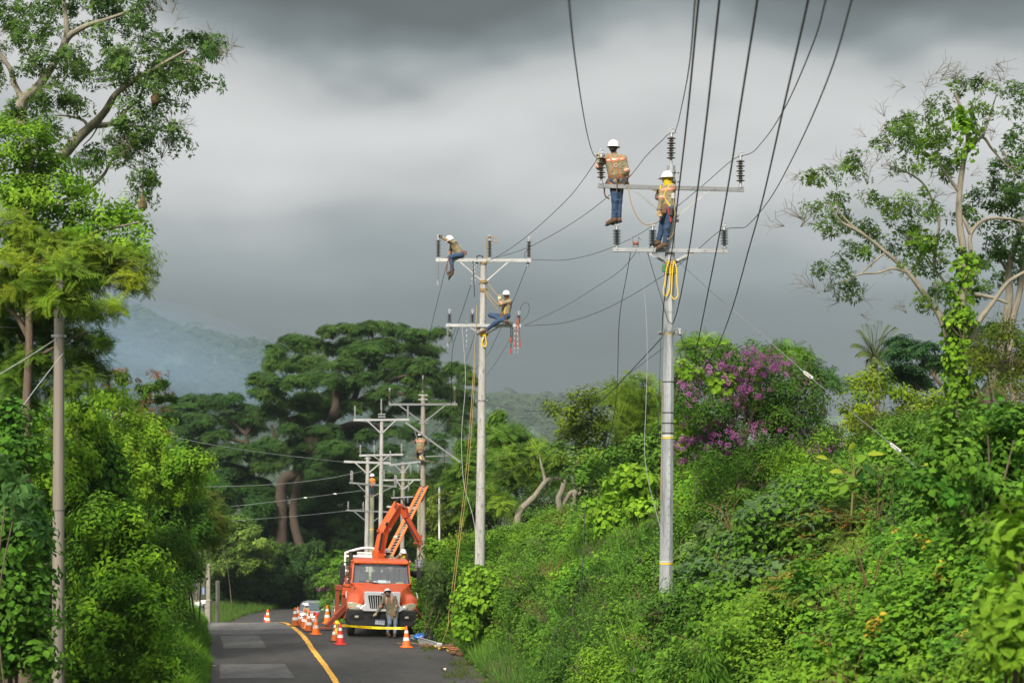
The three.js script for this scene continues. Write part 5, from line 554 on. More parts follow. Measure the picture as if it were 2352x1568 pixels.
// 4, 5, 6: the poles down the hill
{
  const i4 = { n: 8, r: .075, r2: .06, lo: .2, hi: .8, m: mShedGrey };
  let P = pole('utility_pole', 'slender grey concrete pole rising behind the crane boom, wide arm at its top', 872, 102, 876.6, 962, .15, .1, 18, mConc);
  crossarm(P, Z41(224, 450), Z41(661, 447), .13, mAlu, .12); crossarm(P, Z41(269, 728), Z41(613, 720), .13, mAlu, .11); brace(P, Z41(328, 452), Z41(432, 548), .12, mAlu, .06); brace(P, Z41(556, 450), Z41(452, 548), .12, mAlu, .06); brace(P, Z41(372, 728), Z41(430, 765), .12, mAlu, .05); brace(P, Z41(506, 724), Z41(452, 765), .12, mAlu, .05);
  insulator(P, Z41(235, 442), Z41(234, 342), .1, i4); insulator(P, Z41(650, 442), Z41(650, 342), .1, i4); insulator(P, Z41(441, 396), Z41(440, 288), 0, i4); insulator(P, Z41(278, 722), Z41(277, 648), .1, i4); insulator(P, Z41(387, 720), Z41(386, 650), .1, i4); insulator(P, Z41(600, 715), Z41(600, 642), .1, i4); insulator(P, Z41(512, 785), Z41(512, 695), .1, i4); P.bolts(Z41(0, 405)[1], mAlu, .12); P.bolts(Z41(0, 425)[1], mAlu, .12); P.bolts(Z41(0, 548)[1], mGalv, .08); P.bolts(Z41(0, 765)[1], mGalv, .08);
  P = pole('utility_pole', 'short concrete pole with a white top arm left of the slender grey pole', 840, 106, 844.5, 1049, .16, .11, 18, mConc);
  crossarm(P, Z41(149, 776), Z41(516, 788), .13, mAlu, .13); crossarm(P, Z41(190, 941), Z41(562, 972), .14, mGalvDull, .1); crossarm(P, Z41(165, 1157), Z41(506, 1170), .14, mGalvDull, .09); brace(P, Z41(236, 784), Z41(324, 864), .12, mAlu, .07); brace(P, Z41(426, 794), Z41(342, 864), .12, mAlu, .07); brace(P, Z41(255, 950), Z41(345, 1045), .12, mGalvDull, .06); brace(P, Z41(530, 972), Z41(370, 1050), .12, mGalvDull, .06); brace(P, Z41(225, 1162), Z41(335, 1255), .12, mGalvDull, .06); brace(P, Z41(440, 1200), Z41(360, 1258), .12, mGalvDull, .05);
  for (const [x, y0, y1] of [[204, 940, 848], [214, 942, 852], [546, 968, 885], [556, 968, 890], [182, 1152, 1090], [300, 1155, 1095]]) insulator(P, Z41(x, y0), Z41(x, y1), .1, { ...i4, r: .065, r2: .06 }); P.bolts(Z41(0, 750)[1], mAlu, .1); P.bolts(Z41(0, 862)[1], mAlu, .1); P.bolts(Z41(0, 1048)[1], mGalv, .08);
  P = pole('wooden_pole', 'weathered yellowish wooden pole stub beside the short concrete pole', 850, 108, 855, 1098, .17, .13, 12, mWoodPale); P.band(Z41(0, 1020)[1], .06, mAlu, .01); P.band(Z41(0, 1308)[1], .05, mYellow, .01);
  P = pole('utility_pole', 'thick grey pole farthest down the road with four thin arms', 922, 125, 926, 1061, .17, .14, 18, mConcOld);
  crossarm(P, Z41(508, 803), Z41(780, 772), .17, mGalv, .12); crossarm(P, Z41(455, 921), Z41(748, 918), .17, mAlu, .11); crossarm(P, Z41(520, 1060), Z41(692, 1050), .17, mGalv, .09); crossarm(P, Z41(484, 1128), Z41(732, 1139), .17, mAlu, .13); brace(P, Z41(545, 800), Z41(605, 858), .16, mGalv, .07); brace(P, Z41(668, 790), Z41(620, 858), .16, mGalv, .07); brace(P, Z41(560, 925), Z41(606, 988), .16, mAlu, .08); brace(P, Z41(693, 925), Z41(620, 988), .16, mAlu, .08);
  for (const [x, y0, y1] of [[463, 918, 842], [540, 1056, 1002], [548, 965, 880], [560, 962, 888], [648, 1098, 1060], [655, 1002, 930], [672, 870, 805], [728, 862, 800]]) insulator(P, Z41(x, y0), Z41(x, y1), .12, { ...i4, r: .07, r2: .06 }); P.bolts(Z41(0, 860)[1], mAlu, .1); P.bolts(Z41(0, 988)[1], mAlu, .1);
  P = pole('wooden_pole', 'thin wooden post between the ladder and the old brown pole', 960, 96, 962.5, 1152, .1, .09, 10, mWoodPale);
  const wp = W(1009, 1168, 86), t = thing('white_marker_post', 'short white painted pipe standing in the bushes right of the old pole', 'post', wp); part('pipe', bar(v(0, -1.6, 0), v(0, 1.02, 0), .05, .05, 14), std(C(.78, .78, .76), .6), t); part('pipe_cap', new THREE.SphereGeometry(.052, 12, 6, 0, 6.3, 0, 1.57).translate(0, 1.02, 0), mAlu, t);
}
// left pole, half hidden by the feathery tree
{ const P = pole('utility_pole', 'weathered grey brown pole at the left, its head hidden in the feathery tree', 132, 36.5, 135, 640, .14, .1, 16, std(C(.3, .27, .235), .92, 0, { map: scaled(barkMap, 1, .35), bumpMap: scaled(barkBump, 1, .2), bumpScale: .01 })); P.bolts(772, mGalv, .05); P.band(812, .03, mGalvDull, .006); P.band(1172, .012, mBlack, .004); }
// ------------------------------------------------------------------ conductors, service lines and ropes
const wire = (label, r, m, pts, name = 'power_line', cat = 'cable') => single(name, label, cat, cable(pts.map(q => W(...q)), r, Math.max(20, pts.length * 9), 6), m);
const mWireThick = std(C(.055, .057, .06), .6), nearer = l => l.map(([x, y, d]) => [x, y, lerp(15, 38, clamp((d - 8) / 30, -.05, 1.1))]);
wire('leftmost conductor from the top edge past the worker\'s raised hand to the middle pole', .008, mWire, [[1304, -40, 12], [1307, 0, 13], [1318, 110, 17], [1339, 255, 26], [1352, 320, 32], [1364, 356, 37], [1371, 366, 38], [1366, 374, 38.2], [1340, 412, 40], [1310, 450, 42], [1240, 517, 47], [1180, 565, 53], [1140, 590, 57.5], [1116, 602, 58.8]]);
wire('conductor from the top edge over the near pole\'s top insulator to the middle pole', .008, mWire, [[1601, -40, 13], [1597, 0, 14], [1585, 140, 20], [1567, 240, 30], [1553, 296, 37], [1547, 306, 38], [1540, 304, 38], [1530, 314, 38.3], [1490, 352, 39.5], [1446, 406, 42], [1397, 451, 44.5], [1330, 502, 48], [1230, 560, 54], [1180, 580, 57], [1130, 594, 58.8]]);
wire('conductor from the top right over the upper arm\'s right end to the middle pole', .008, mWire, [[1908, -40, 13], [1897, 0, 14], [1872, 90, 18], [1802, 250, 27], [1752, 325, 34], [1720, 354, 37.4], [1700, 358, 38], [1692, 361, 38.1], [1612, 428, 41], [1551, 478, 43.5], [1497, 520, 46], [1424, 560, 50], [1360, 584, 53], [1294, 597, 56], [1221, 596, 59]]);
wire('conductor from the top right over the lower arm\'s right end to the middle pole', .008, mWire, [[1968, -40, 12], [1957, 0, 13], [1910, 160, 17], [1830, 345, 25], [1770, 455, 31], [1722, 513, 36], [1706, 523, 37.5], [1682, 523, 38], [1662, 526, 38.2], [1611, 566, 39.5], [1570, 600, 41], [1525, 632, 44], [1435, 687, 49], [1360, 722, 53], [1290, 742, 56], [1207, 748, 59]]);
wire('thin jumper wire from the lower near arm to the lower arm of the middle pole', .006, mWire, [[1462, 578, 38.5], [1435, 612, 40], [1360, 665, 46], [1290, 707, 53], [1203, 748, 58.9]]);
wire('thick near cable passing in front of the near pole to its yellow clamp', .0105, mWireThick, nearer([[1609, -40, 8.6], [1605, 0, 9], [1580, 258, 14], [1558, 449, 21], [1545, 566, 28], [1532, 647, 33], [1525, 700, 36], [1522, 738, 37.7], [1521, 773, 37.8]]));
wire('thick near cable that loops against the near pole and rises to the lower arm', .0105, mWireThick, nearer([[1658, -40, 8.2], [1653, 0, 8.5], [1625, 258, 12], [1600, 456, 18], [1583, 574, 25], [1561, 691, 33], [1551, 729, 36], [1541, 743, 37.4], [1531, 729, 37.6], [1524, 700, 37.7], [1504, 635, 37.8], [1488, 580, 37.9]]));
wire('blurred thick cable ending over the left of the bougainvillea', .0105, mWireThick, nearer([[1746, -40, 7.8], [1740, 0, 8], [1699, 258, 12], [1681, 379, 16], [1654, 533, 23], [1646, 574, 25], [1605, 779, 35], [1597, 820, 37], [1608, 846, 38], [1589, 838, 38], [1573, 806, 38], [1564, 767, 38]]));
wire('blurred thick cable crossing the sky into the bougainvillea', .0105, mWireThick, nearer([[1865, -40, 7.8], [1857, 0, 8], [1803, 235, 12], [1752, 459, 19], [1720, 574, 25], [1682, 709, 32], [1649, 794, 37], [1617, 846, 40]]));
wire('brown sagging jumper loop from the near pole\'s upper arm to its middle lower insulator', .012, mRopeTan, [Z1(690, 770), Z1(700, 850), Z1(725, 960), Z1(790, 1100), Z1(860, 1165), Z1(910, 1172), Z1(955, 1155)].map(p => [...p, 37.8]), 'jumper_cable');
wire('guy wire falling right from the near pole across the bougainvillea', .007, mWireGrey, [[1554, 596, 38], [1629, 665, 38], [1682, 710, 38], [1790, 804, 37], [1857, 862, 36.5], [1907, 904, 36], [1954, 944, 35.5], [2057, 1028, 34.5], [2118, 1086, 34]], 'guy_wire');
for (const [a, b, d, l] of [[[1848, 855], [1866, 868], 36.5, 'pale strain insulator on the guy wire before the bougainvillea'], [[2047, 1020], [2068, 1036], 34.5, 'pale strain insulator on the guy wire before the yellow-green shrubs']]) { const p = W(...a, d), q = W(...b, d), t = thing('strain_insulator', l, 'insulator', p, 'guy wire insulators'), e = q.sub(p), n = e.clone().normalize(), u = v(n.y, -n.x, 0).multiplyScalar(.02); part('insulator_body', [beam(u.clone(), e.clone().add(u), .032, .03), beam(u.clone().negate(), e.clone().sub(u), .032, .03), new THREE.SphereGeometry(.03, 10, 8).translate(0, 0, 0), new THREE.SphereGeometry(.03, 10, 8).translate(e.x, e.y, e.z)], std(C(.6, .6, .58), .4), t); part('shackle', bar(n.clone().multiplyScalar(-.12), v(0, 0, 0), .02), mGalvDull, t); }
wire('black hanging cable that trails down the bank between the two big poles', .009, mWire, [[1449, 578, 38.4], [1440, 630, 38.4], [1427, 700, 38.5], [1422, 746, 38.6], [1419, 856, 39], [1417, 904, 39], [1397, 1017, 39.5], [1357, 1120, 40], [1343, 1190, 40], [1340, 1260, 39.5], [1334, 1340, 39], [1324, 1384, 38.5], [1276, 1454, 38], [1260, 1500, 38], [1258, 1562, 38]], 'loose_cable');
wire('grey cable hanging left of the near pole and crossing its foot', .007, std(C(.28, .29, .3), .5, .2), [[1468, 577, 37.9], [1482, 691, 37.8], [1487, 808, 37.6], [1484, 926, 37.4], [1481, 1036, 37.2], [1487, 1091, 37.1], [1503, 1160, 37], [1522, 1230, 36.8], [1537, 1321, 36.5], [1546, 1370, 36], [1551, 1440, 35.5], [1552, 1580, 34.5]], 'loose_cable');
wire('dark wire running down the left side of the near pole', .006, mWire, [[1518, 776, 37.9], [1515, 896, 37.9], [1511, 1033, 37.9], [1507, 1200, 37.8], [1503, 1340, 37.8]], 'ground_wire'); wire('tan line close to the left face of the near pole', .007, mRopeTan, [[1521, 876, 37.85], [1520, 1000, 37.85], [1517, 1150, 37.8]], 'ground_wire');
wire('service line from the yellow clamp down past the gnarled tree to the middle pole', .01, mWire, [[1521, 775, 37.8], [1452, 849, 40], [1408, 895, 42], [1342, 955, 46], [1291, 1003, 49], [1181, 1076, 55], [1113, 1114, 59]], 'service_line'); wire('thin sagging service line from the near pole to the middle pole over the misty hill', .006, mWire, [[1525, 798, 38], [1419, 875, 42], [1335, 917, 46], [1280, 937, 49], [1232, 944, 52], [1181, 941, 55], [1137, 930, 57.5], [1112, 921, 59]], 'service_line');
// ropes and cables of the middle pole
wire('left strand of the tan hand line from the middle pole to the roadside', .011, mRope, [[1093, 757, 58.8], [1082, 937, 59], [1071, 1076, 59.5], [1060, 1179, 60], [1042, 1321, 60.5], [1031, 1407, 61], [1028, 1441, 61], [1017, 1471, 61.3], [1013, 1486, 61.5]], 'hand_line', 'rope'); wire('right strand of the tan hand line from the middle pole to the roadside', .011, mRope, [[1095, 700, 58.8], [1088, 900, 59], [1075, 1090, 59.5], [1063, 1190, 60], [1047, 1321, 60.2], [1039, 1407, 60.5], [1041, 1448, 60.8], [1041, 1472, 61], [1038, 1489, 61.3]], 'hand_line', 'rope');
wire('pale slack cable winding down beside the middle pole into the grass', .009, mWirePale, [[1061, 748, 58.8], [1069, 860, 58.8], [1068, 900, 58.8], [1060, 1003, 58.8], [1066, 1113, 58.7], [1086, 1186, 58.6], [1093, 1235, 58.5], [1091, 1334, 58], [1084, 1411, 57.5], [1098, 1441, 57], [1118, 1473, 56.5]], 'loose_cable');
wire('conductor from the left end of the upper middle arm down to the slender grey pole', .009, mWire, [[1027, 603, 59], [998, 718, 67], [975, 817, 78], [950, 888, 92], [937, 934, 102]]); wire('conductor from the upper middle arm down to the top of the old brown pole', .009, mWire, [[1083, 650, 59], [1057, 728, 63], [1020, 808, 72], [971, 866, 83]]); wire('conductor from the right end of the upper middle arm to the old brown pole', .009, mWire, [[1210, 612, 59], [1179, 690, 63], [1150, 754, 67], [1112, 825, 74], [1043, 890, 83]]);
wire('black jumper falling from the lower middle arm behind the concrete pole', .009, mWire, [[1054, 750, 59], [1040, 798, 59.3], [1037, 850, 60], [1036, 930, 62], [1024, 1000, 66], [1020, 1080, 70], [1016, 1150, 72], [1030, 1215, 74]], 'loose_cable'); wire('wire from the lower middle arm down to the mid arm of the slender pole', .008, mWire, [[1092, 764, 59], [1068, 832, 66], [1010, 950, 82], [926, 1022, 102]]); wire('thin wire from the bolt cutter end of the lower arm back towards the old pole', .006, mWire, [[1183, 758, 59], [1139, 832, 64], [1080, 905, 72], [980, 1010, 83]]);
wire('thin black loop standing over the right end of the lower middle arm', .009, mWire, [Z2(1225, 985), Z2(1240, 930), Z2(1275, 890), Z2(1310, 885), Z2(1330, 920), Z2(1322, 1000), Z2(1285, 1060), Z2(1240, 1100)].map(p => [...p, 59]), 'jumper_cable'); wire('black jumper loop at the right upper insulator of the middle pole', .01, mWire, [Z2(1330, 275), Z2(1300, 290), Z2(1280, 330), Z2(1283, 370), Z2(1305, 388)].map(p => [...p, 58.9]), 'jumper_cable'); wire('black cable coil lying on the upper arm of the middle pole', .011, mBlack, [Z2(725, 378), Z2(735, 352), Z2(770, 345), Z2(800, 360), Z2(795, 385), Z2(760, 385), Z2(740, 360), Z2(780, 350), Z2(802, 375)].map((p, i) => [...p, 58.8 + i * .02]), 'jumper_cable');
// lines across the valley on the left
wire('pale service line from the left bushes to the short concrete pole', .012, mWirePale, [[330, 985, 62], [420, 1008, 70], [502, 1024, 78], [640, 1044, 92], [790, 1061, 106]], 'service_line'); wire('upper thin pale line across the rain tree trunk', .01, mWirePale, [[400, 1117, 70], [517, 1117, 80], [656, 1110, 92], [773, 1095, 101], [842, 1079, 106]], 'service_line'); wire('middle thin pale line with two white splices across the rain tree trunk', .01, mWirePale, [[530, 1163, 84], [620, 1153, 90], [702, 1143, 96], [770, 1134, 101], [842, 1125, 106]], 'service_line'); wire('lowest thin pale line across the rain tree trunk', .009, mWirePale, [[520, 1197, 82], [700, 1183, 95], [838, 1168, 106]], 'service_line');
for (const [x, y, d, l] of [[701, 1143, 95.9, 'left white splice on the thin line before the rain tree'], [769.5, 1134, 100.9, 'right white splice on the thin line before the rain tree']]) single('line_splice', l, 'splice', new THREE.CapsuleGeometry(.035, .12, 4, 10).rotateZ(Math.PI / 2 - .13).translate(...W(x, y, d).toArray()), std(C(.8, .8, .78), .5), 'white line splices');
for (const [l, p] of [['upper pale line entering the feathery tree from the left edge', [[-20, 592, 37], [40, 611, 38], [97, 628, 39.5]]], ['second pale line just under it at the left edge', [[-20, 598, 36.6], [40, 617, 37.8], [95, 630, 39.3]]], ['level pale line in the feathery tree at the left edge', [[-20, 750, 38], [30, 752, 38.6], [76, 752, 39.5]]], ['pale line rising from the left edge to the left pole', [[-20, 870, 33], [60, 822, 34.5], [128, 778, 36.4]]], ['steep pale line crossing in front of the left pole', [[20, 975, 33], [80, 893, 34.5], [143, 812, 36.3]]], ['pale line falling from the left edge behind the left pole', [[0, 906, 40], [60, 937, 40.5], [126, 966, 41]]]]) wire(l, .008, mWirePale, p, 'service_line');
for (const [l, p] of [['left dark guy rope behind the left pole', [[148, 812, 36.6], [166, 880, 40], [177, 962, 46]]], ['right dark guy rope behind the left pole', [[148, 812, 36.6], [174, 890, 40], [192, 968, 46]]]]) wire(l, .012, mWire, p, 'guy_wire');
// ------------------------------------------------------------------ people: bodies meshed from smoothly joined tapered capsules
const edgeC = [[0, 1], [0, 2], [0, 4], [1, 3], [1, 5], [2, 3], [2, 6], [3, 7], [4, 5], [4, 6], [5, 7], [6, 7]];
function meshField(prims, cell, k = .03) {   // prims: [ax,ay,az,bx,by,bz,ra,rb]
  const lo = [1e9, 1e9, 1e9], hi = [-1e9, -1e9, -1e9];
  for (const p of prims) for (let i = 0; i < 3; i++) { const m = Math.max(p[6], p[7]) + k + cell * 1.5; lo[i] = Math.min(lo[i], p[i] - m, p[i + 3] - m); hi[i] = Math.max(hi[i], p[i] + m, p[i + 3] + m); }
  const n = [0, 1, 2].map(i => Math.ceil((hi[i] - lo[i]) / cell) + 1), N = n[0] * n[1] * n[2], D = new Float32Array(N).fill(1);
  const f = (x, y, z) => { let d = 1; for (const p of prims) { const bx = p[3] - p[0], by = p[4] - p[1], bz = p[5] - p[2], px = x - p[0], py = y - p[1], pz = z - p[2], bb = bx * bx + by * by + bz * bz; const t = bb > 1e-9 ? Math.min(1, Math.max(0, (px * bx + py * by + pz * bz) / bb)) : 0; const e = Math.hypot(px - t * bx, py - t * by, pz - t * bz) - (p[6] + (p[7] - p[6]) * t); const kk = p[8] ?? k, h = Math.max(kk - Math.abs(d - e), 0) / kk; d = Math.min(d, e) - h * h * kk * .25; } return d; };
  for (let c = 0, q = 0; c < n[2]; c++) for (let b = 0; b < n[1]; b++) for (let a = 0; a < n[0]; a++, q++) D[q] = f(lo[0] + a * cell, lo[1] + b * cell, lo[2] + c * cell);
  const id = new Int32Array(N).fill(-1), P = [], I = [], off = [0, 1, n[0], n[0] + 1, n[0] * n[1], n[0] * n[1] + 1, n[0] * n[1] + n[0], n[0] * n[1] + n[0] + 1];
  for (let c = 0; c < n[2] - 1; c++) for (let b = 0; b < n[1] - 1; b++) for (let a = 0; a < n[0] - 1; a++) {
    const q = a + n[0] * (b + n[1] * c); let m = 0; for (let i = 0; i < 8; i++) if (D[q + off[i]] < 0) m |= 1 << i; if (m === 0 || m === 255) continue;
    let sx = 0, sy = 0, sz = 0, cnt = 0; for (const [u, w] of edgeC) { const du = D[q + off[u]], dw = D[q + off[w]]; if ((du < 0) === (dw < 0)) continue; const t = du / (du - dw); sx += (u & 1) + ((w & 1) - (u & 1)) * t; sy += (u >> 1 & 1) + ((w >> 1 & 1) - (u >> 1 & 1)) * t; sz += (u >> 2) + ((w >> 2) - (u >> 2)) * t; cnt++; }
    id[q] = P.length / 3; P.push(lo[0] + (a + sx / cnt) * cell, lo[1] + (b + sy / cnt) * cell, lo[2] + (c + sz / cnt) * cell);
  }
  for (let c = 1; c < n[2] - 1; c++) for (let b = 1; b < n[1] - 1; b++) for (let a = 1; a < n[0] - 1; a++) {
    const q = a + n[0] * (b + n[1] * c), s = D[q] < 0;
    for (const [d1, d2, d3] of [[1, n[0], n[0] * n[1]], [n[0], n[0] * n[1], 1], [n[0] * n[1], 1, n[0]]]) if (s !== D[q + d1] < 0) { const A = id[q], B = id[q - d2], Cc = id[q - d2 - d3], E = id[q - d3]; if (A < 0 || B < 0 || Cc < 0 || E < 0) continue; s ? I.push(A, B, Cc, A, Cc, E) : I.push(A, Cc, B, A, E, Cc); }
  }
  const g = new THREE.BufferGeometry(); g.setAttribute('position', new THREE.Float32BufferAttribute(P, 3)); g.setIndex(I);
  const Nn = new Float32Array(P.length), h = cell * .5; for (let i = 0; i < P.length; i += 3) { const x = P[i], y = P[i + 1], z = P[i + 2]; let nx = f(x + h, y, z) - f(x - h, y, z), ny = f(x, y + h, z) - f(x, y - h, z), nz = f(x, y, z + h) - f(x, y, z - h); const l = Math.hypot(nx, ny, nz) || 1; Nn[i] = nx / l; Nn[i + 1] = ny / l; Nn[i + 2] = nz / l; }
  g.setAttribute('normal', new THREE.BufferAttribute(Nn, 3)); g.setAttribute('uv', new THREE.BufferAttribute(new Float32Array(P.length / 3 * 2).map((_, i) => i % 2 ? P[(i >> 1) * 3 + 1] * 1.0 : P[(i >> 1) * 3] + P[(i >> 1) * 3 + 2]), 2));
  return g;
}
// a strip of cloth lying on a garment: the faces where pred holds, lifted off along the normals
function strip(g, pred, lift) { const p = g.attributes.position, n = g.attributes.normal, ix = g.index.array, P = [], Nn = [], a = v(), b = v(), c = v(); for (let i = 0; i < ix.length; i += 3) { a.fromBufferAttribute(p, ix[i]); b.fromBufferAttribute(p, ix[i + 1]); c.fromBufferAttribute(p, ix[i + 2]); const m = a.clone().add(b).add(c).multiplyScalar(1 / 3); if (!pred(m)) continue; for (let k = 0; k < 3; k++) { const j = ix[i + k]; P.push(p.getX(j) + n.getX(j) * lift, p.getY(j) + n.getY(j) * lift, p.getZ(j) + n.getZ(j) * lift); Nn.push(n.getX(j), n.getY(j), n.getZ(j)); } } if (!P.length) return null; const o = new THREE.BufferGeometry(); o.setAttribute('position', new THREE.Float32BufferAttribute(P, 3)); o.setAttribute('normal', new THREE.Float32BufferAttribute(Nn, 3)); return o; }
const clothMap = noiseTex(256, (u, w) => { const n = tfbm(u, w, 5, 21, 4), m = tfbm(u, w, 60, 2, 2); const k = .72 + .4 * (n - .5) + .3 * (m - .5); return [k, k, k]; }), clothBump = noiseTex(256, (u, w) => { const n = Math.abs(tfbm(u, w, 7, 31, 4) - .5) * 2; return [n, n, n]; });
const cloth = (c) => std(c, .92, 0, { map: scaled(clothMap, 2), bumpMap: scaled(clothBump, 2.4), bumpScale: .03 });
const mShirt = cloth(C(.36, .31, .19)), mJeans = cloth(C(.05, .1, .2)), mJeansDark = cloth(C(.03, .055, .1)), mJeansPale = cloth(C(.3, .39, .5)), mOrangeTape = std(C(.85, .17, .03), .7), mSilver = std(C(.5, .5, .5), .5, .2), mSkin = std(C(.42, .22, .13), .6), mHelmet = std(C(.86, .86, .84), .32), mHair = std(C(.02, .016, .013), .8), mBoot = std(C(.12, .065, .035), .75), mBootDark = std(C(.04, .03, .026), .7), mGlove = std(C(.42, .3, .16), .85), mCuff = std(C(.045, .06, .2), .85), mHarnessO = std(C(.42, .16, .04), .8), mHarnessY = std(C(.6, .43, .05), .75), mBelt = std(C(.17, .085, .045), .8), mPouch = std(C(.06, .045, .035), .8), mScarf = cloth(C(.95, .68, .02)), mGlass = std(C(.015, .015, .018), .2), mSole = std(C(.55, .4, .14), .8);
function person(label, d, Z, bp, J, o = {}) {
  const base = W(...Z(...bp), d).add(v(0, 0, o.bz ?? 0)), t = thing('person', label, 'person', base), K = {};
  for (const k of Object.keys(J)) { const [x, y, z = 0] = J[k]; K[k] = W(...Z(x, y), d).add(v(0, 0, z)).sub(base); }
  const S = o.size ?? 1, cell = o.cell ?? .013, cap = (a, b, ra, rb = ra, k) => [a.x, a.y, a.z, b.x, b.y, b.z, ra * S, rb * S, k].slice(0, k === undefined ? 8 : 9);
  const mid = (a, b, q = .5) => a.clone().lerp(b, q), off = (a, x, y, z) => a.clone().add(v(x, y, z));
  const hipM = mid(K.hL, K.hR), shM = mid(K.sL, K.sR), axis = hipM.clone().sub(shM), ax = axis.clone().normalize(), lat = K.sR.clone().sub(K.sL).normalize();
  const face = v(...(o.face ?? [0, 0, 1])).normalize(), upH = v(...(o.hup ?? [0, 1, 0])).normalize(), F2 = face.clone().addScaledVector(upH, -face.dot(upH)).normalize(), sideH = upH.clone().cross(F2).normalize();
  const hp = (f, u, s = 0) => K.head.clone().addScaledVector(F2, f * S).addScaledVector(upH, u * S).addScaledVector(sideH, s * S);
  // body
  const hands = [], B = [cap(hp(-.012, .035), hp(.012, .035), .088, .084), cap(hp(.03, -.03), hp(.042, -.075), .062, .036), cap(hp(.092, .0), hp(.102, -.028), .011, .015, .012), cap(hp(-.005, 0, .082), hp(-.005, -.03, .08), .016, .012, .01), cap(hp(-.005, 0, -.082), hp(-.005, -.03, -.08), .016, .012, .01), cap(hp(-.01, -.05), mid(K.neck, shM, .4), .056, .062), cap(mid(K.sL, shM, .25), mid(K.sR, shM, .25), .06), cap(mid(shM, hipM, .2), hipM, .105, .1, .08), cap(K.hL, K.hR, .09)];
  for (const s of ['L', 'R']) {
    B.push(cap(K['s' + s], K['e' + s], .047, .04), cap(K['e' + s], K['w' + s], .038, .03), cap(K['h' + s], K['k' + s], .08, .055), cap(K['k' + s], K['a' + s], .054, .038), cap(K['a' + s], off(K['a' + s], 0, -.05, 0), .04));
    // hand: palm and five fingers that bend at the knuckles
    const w = K['w' + s], fd = (K['f' + s] ? K['f' + s].clone().sub(w) : w.clone().sub(K['e' + s])).normalize(), pn = v(...(o['palm' + s] ?? [0, -.2, -1])).normalize(), sd = fd.clone().cross(pn).normalize(), n2 = sd.clone().cross(fd).normalize(), curl = o['curl' + s] ?? .7, hnd = [];
    const at = (f, q, u = 0) => w.clone().addScaledVector(fd, f * S).addScaledVector(sd, q * S).addScaledVector(n2, u * S);
    hnd.push(cap(w, at(.03, 0), .027, .03, .02), cap(at(.035, -.02), at(.085, -.03), .017, .015, .02), cap(at(.035, .02), at(.085, .03), .017, .015, .02), cap(at(.03, 0), at(.088, 0), .02, .016, .02));
    [[-.033, .036], [-.011, .044], [.011, .04], [.032, .03]].forEach(([q, L]) => { const a = at(.088, q), dir1 = fd.clone().multiplyScalar(Math.cos(curl * .8)).addScaledVector(n2, -Math.sin(curl * .8)), b = a.clone().addScaledVector(dir1, L * S), dir2 = fd.clone().multiplyScalar(Math.cos(curl * 2)).addScaledVector(n2, -Math.sin(curl * 2)), c = b.clone().addScaledVector(dir2, L * .85 * S); hnd.push(cap(a, b, .0095, .009, .006), cap(b, c, .009, .008, .006)); });
    const ths = o.thumb ?? -1, ta = at(.028, .028 * ths, -.004), tb = at(.062, .058 * ths, -.018), tc = at(.092, .052 * ths, -.034); hnd.push(cap(ta, tb, .013, .011, .008), cap(tb, tc, .011, .009, .006)); hands.push([s, hnd]);
  }
  const gv = o.gloves ?? 'LR', skinGeo = [meshField(B, cell, .04)]; for (const [s, h] of hands) if (!gv.includes(s)) skinGeo.push(meshField(h, .005, .01)); part('body', skinGeo, mSkin, t);
  for (const [s, h] of hands) if (gv.includes(s)) { const g = part('glove', meshField(h.map(q => { q = q.slice(); q[6] += .004; q[7] += .004; return q; }), o.cell ? .008 : .006, .01), o.gm ?? mGlove, t); part('cuff', bar(mid(K['w' + s], K['e' + s], .3), K['w' + s], .046 * S, .038 * S, 12), o.cuff ?? mCuff, g); }
  // shirt
  const Sh = [cap(mid(K.sL, shM, .18), mid(K.sR, shM, .18), .078), cap(mid(K.sL, shM, .45).addScaledVector(ax, .1), mid(K.hL, hipM, .35), .108, .105, .08), cap(mid(K.sR, shM, .45).addScaledVector(ax, .1), mid(K.hR, hipM, .35), .108, .105, .08), cap(mid(shM, hipM, .2), hipM, .13, .125, .08), cap(mid(K.neck, shM, .25), shM, .066, .09)];
  for (const s of ['L', 'R']) Sh.push(cap(K['s' + s], K['e' + s], .07, .058), cap(K['e' + s], mid(K['e' + s], K['w' + s], .88), .056, .046));
  if (o.tail) Sh.push(cap(hipM, hipM.clone().addScaledVector(ax, .14), .14, .155, .08), cap(K.hL, off(K.hL, 0, -.1, 0), .1, .105, .08), cap(K.hR, off(K.hR, 0, -.1, 0), .1, .105, .08));
  const gs = meshField(Sh, cell, .05), shirt = part('shirt', gs, o.shirt ?? mShirt, t);
  const tc = m => { const q = m.clone().sub(shM); return { w: q.dot(axis) / axis.lengthSq(), u: q.dot(lat), q }; }, nearArm = m => { for (const s of ['L', 'R']) { const a = K['s' + s], e = K['e' + s], r = e.clone().sub(a), k = m.clone().sub(a).dot(r) / r.lengthSq(); if (k > .12 && m.distanceTo(a.clone().addScaledVector(r, clamp(k, 0, 1))) < .085 * S) return true; const ww = K['w' + s], r2 = ww.clone().sub(e), k2 = m.clone().sub(e).dot(r2) / r2.lengthSq(); if (k2 > .05 && m.distanceTo(e.clone().addScaledVector(r2, clamp(k2, 0, 1))) < .08 * S) return true; } return false; };
  const tape = (pred, half) => { const a = strip(gs, m => pred(m) !== null && Math.abs(pred(m)) < half, .004), b = strip(gs, m => pred(m) !== null && Math.abs(pred(m)) < half * .38, .008); if (a) { const p = part('reflective_tape', a, mOrangeTape, shirt); if (b) part('silver_band', b, mSilver, p); } };
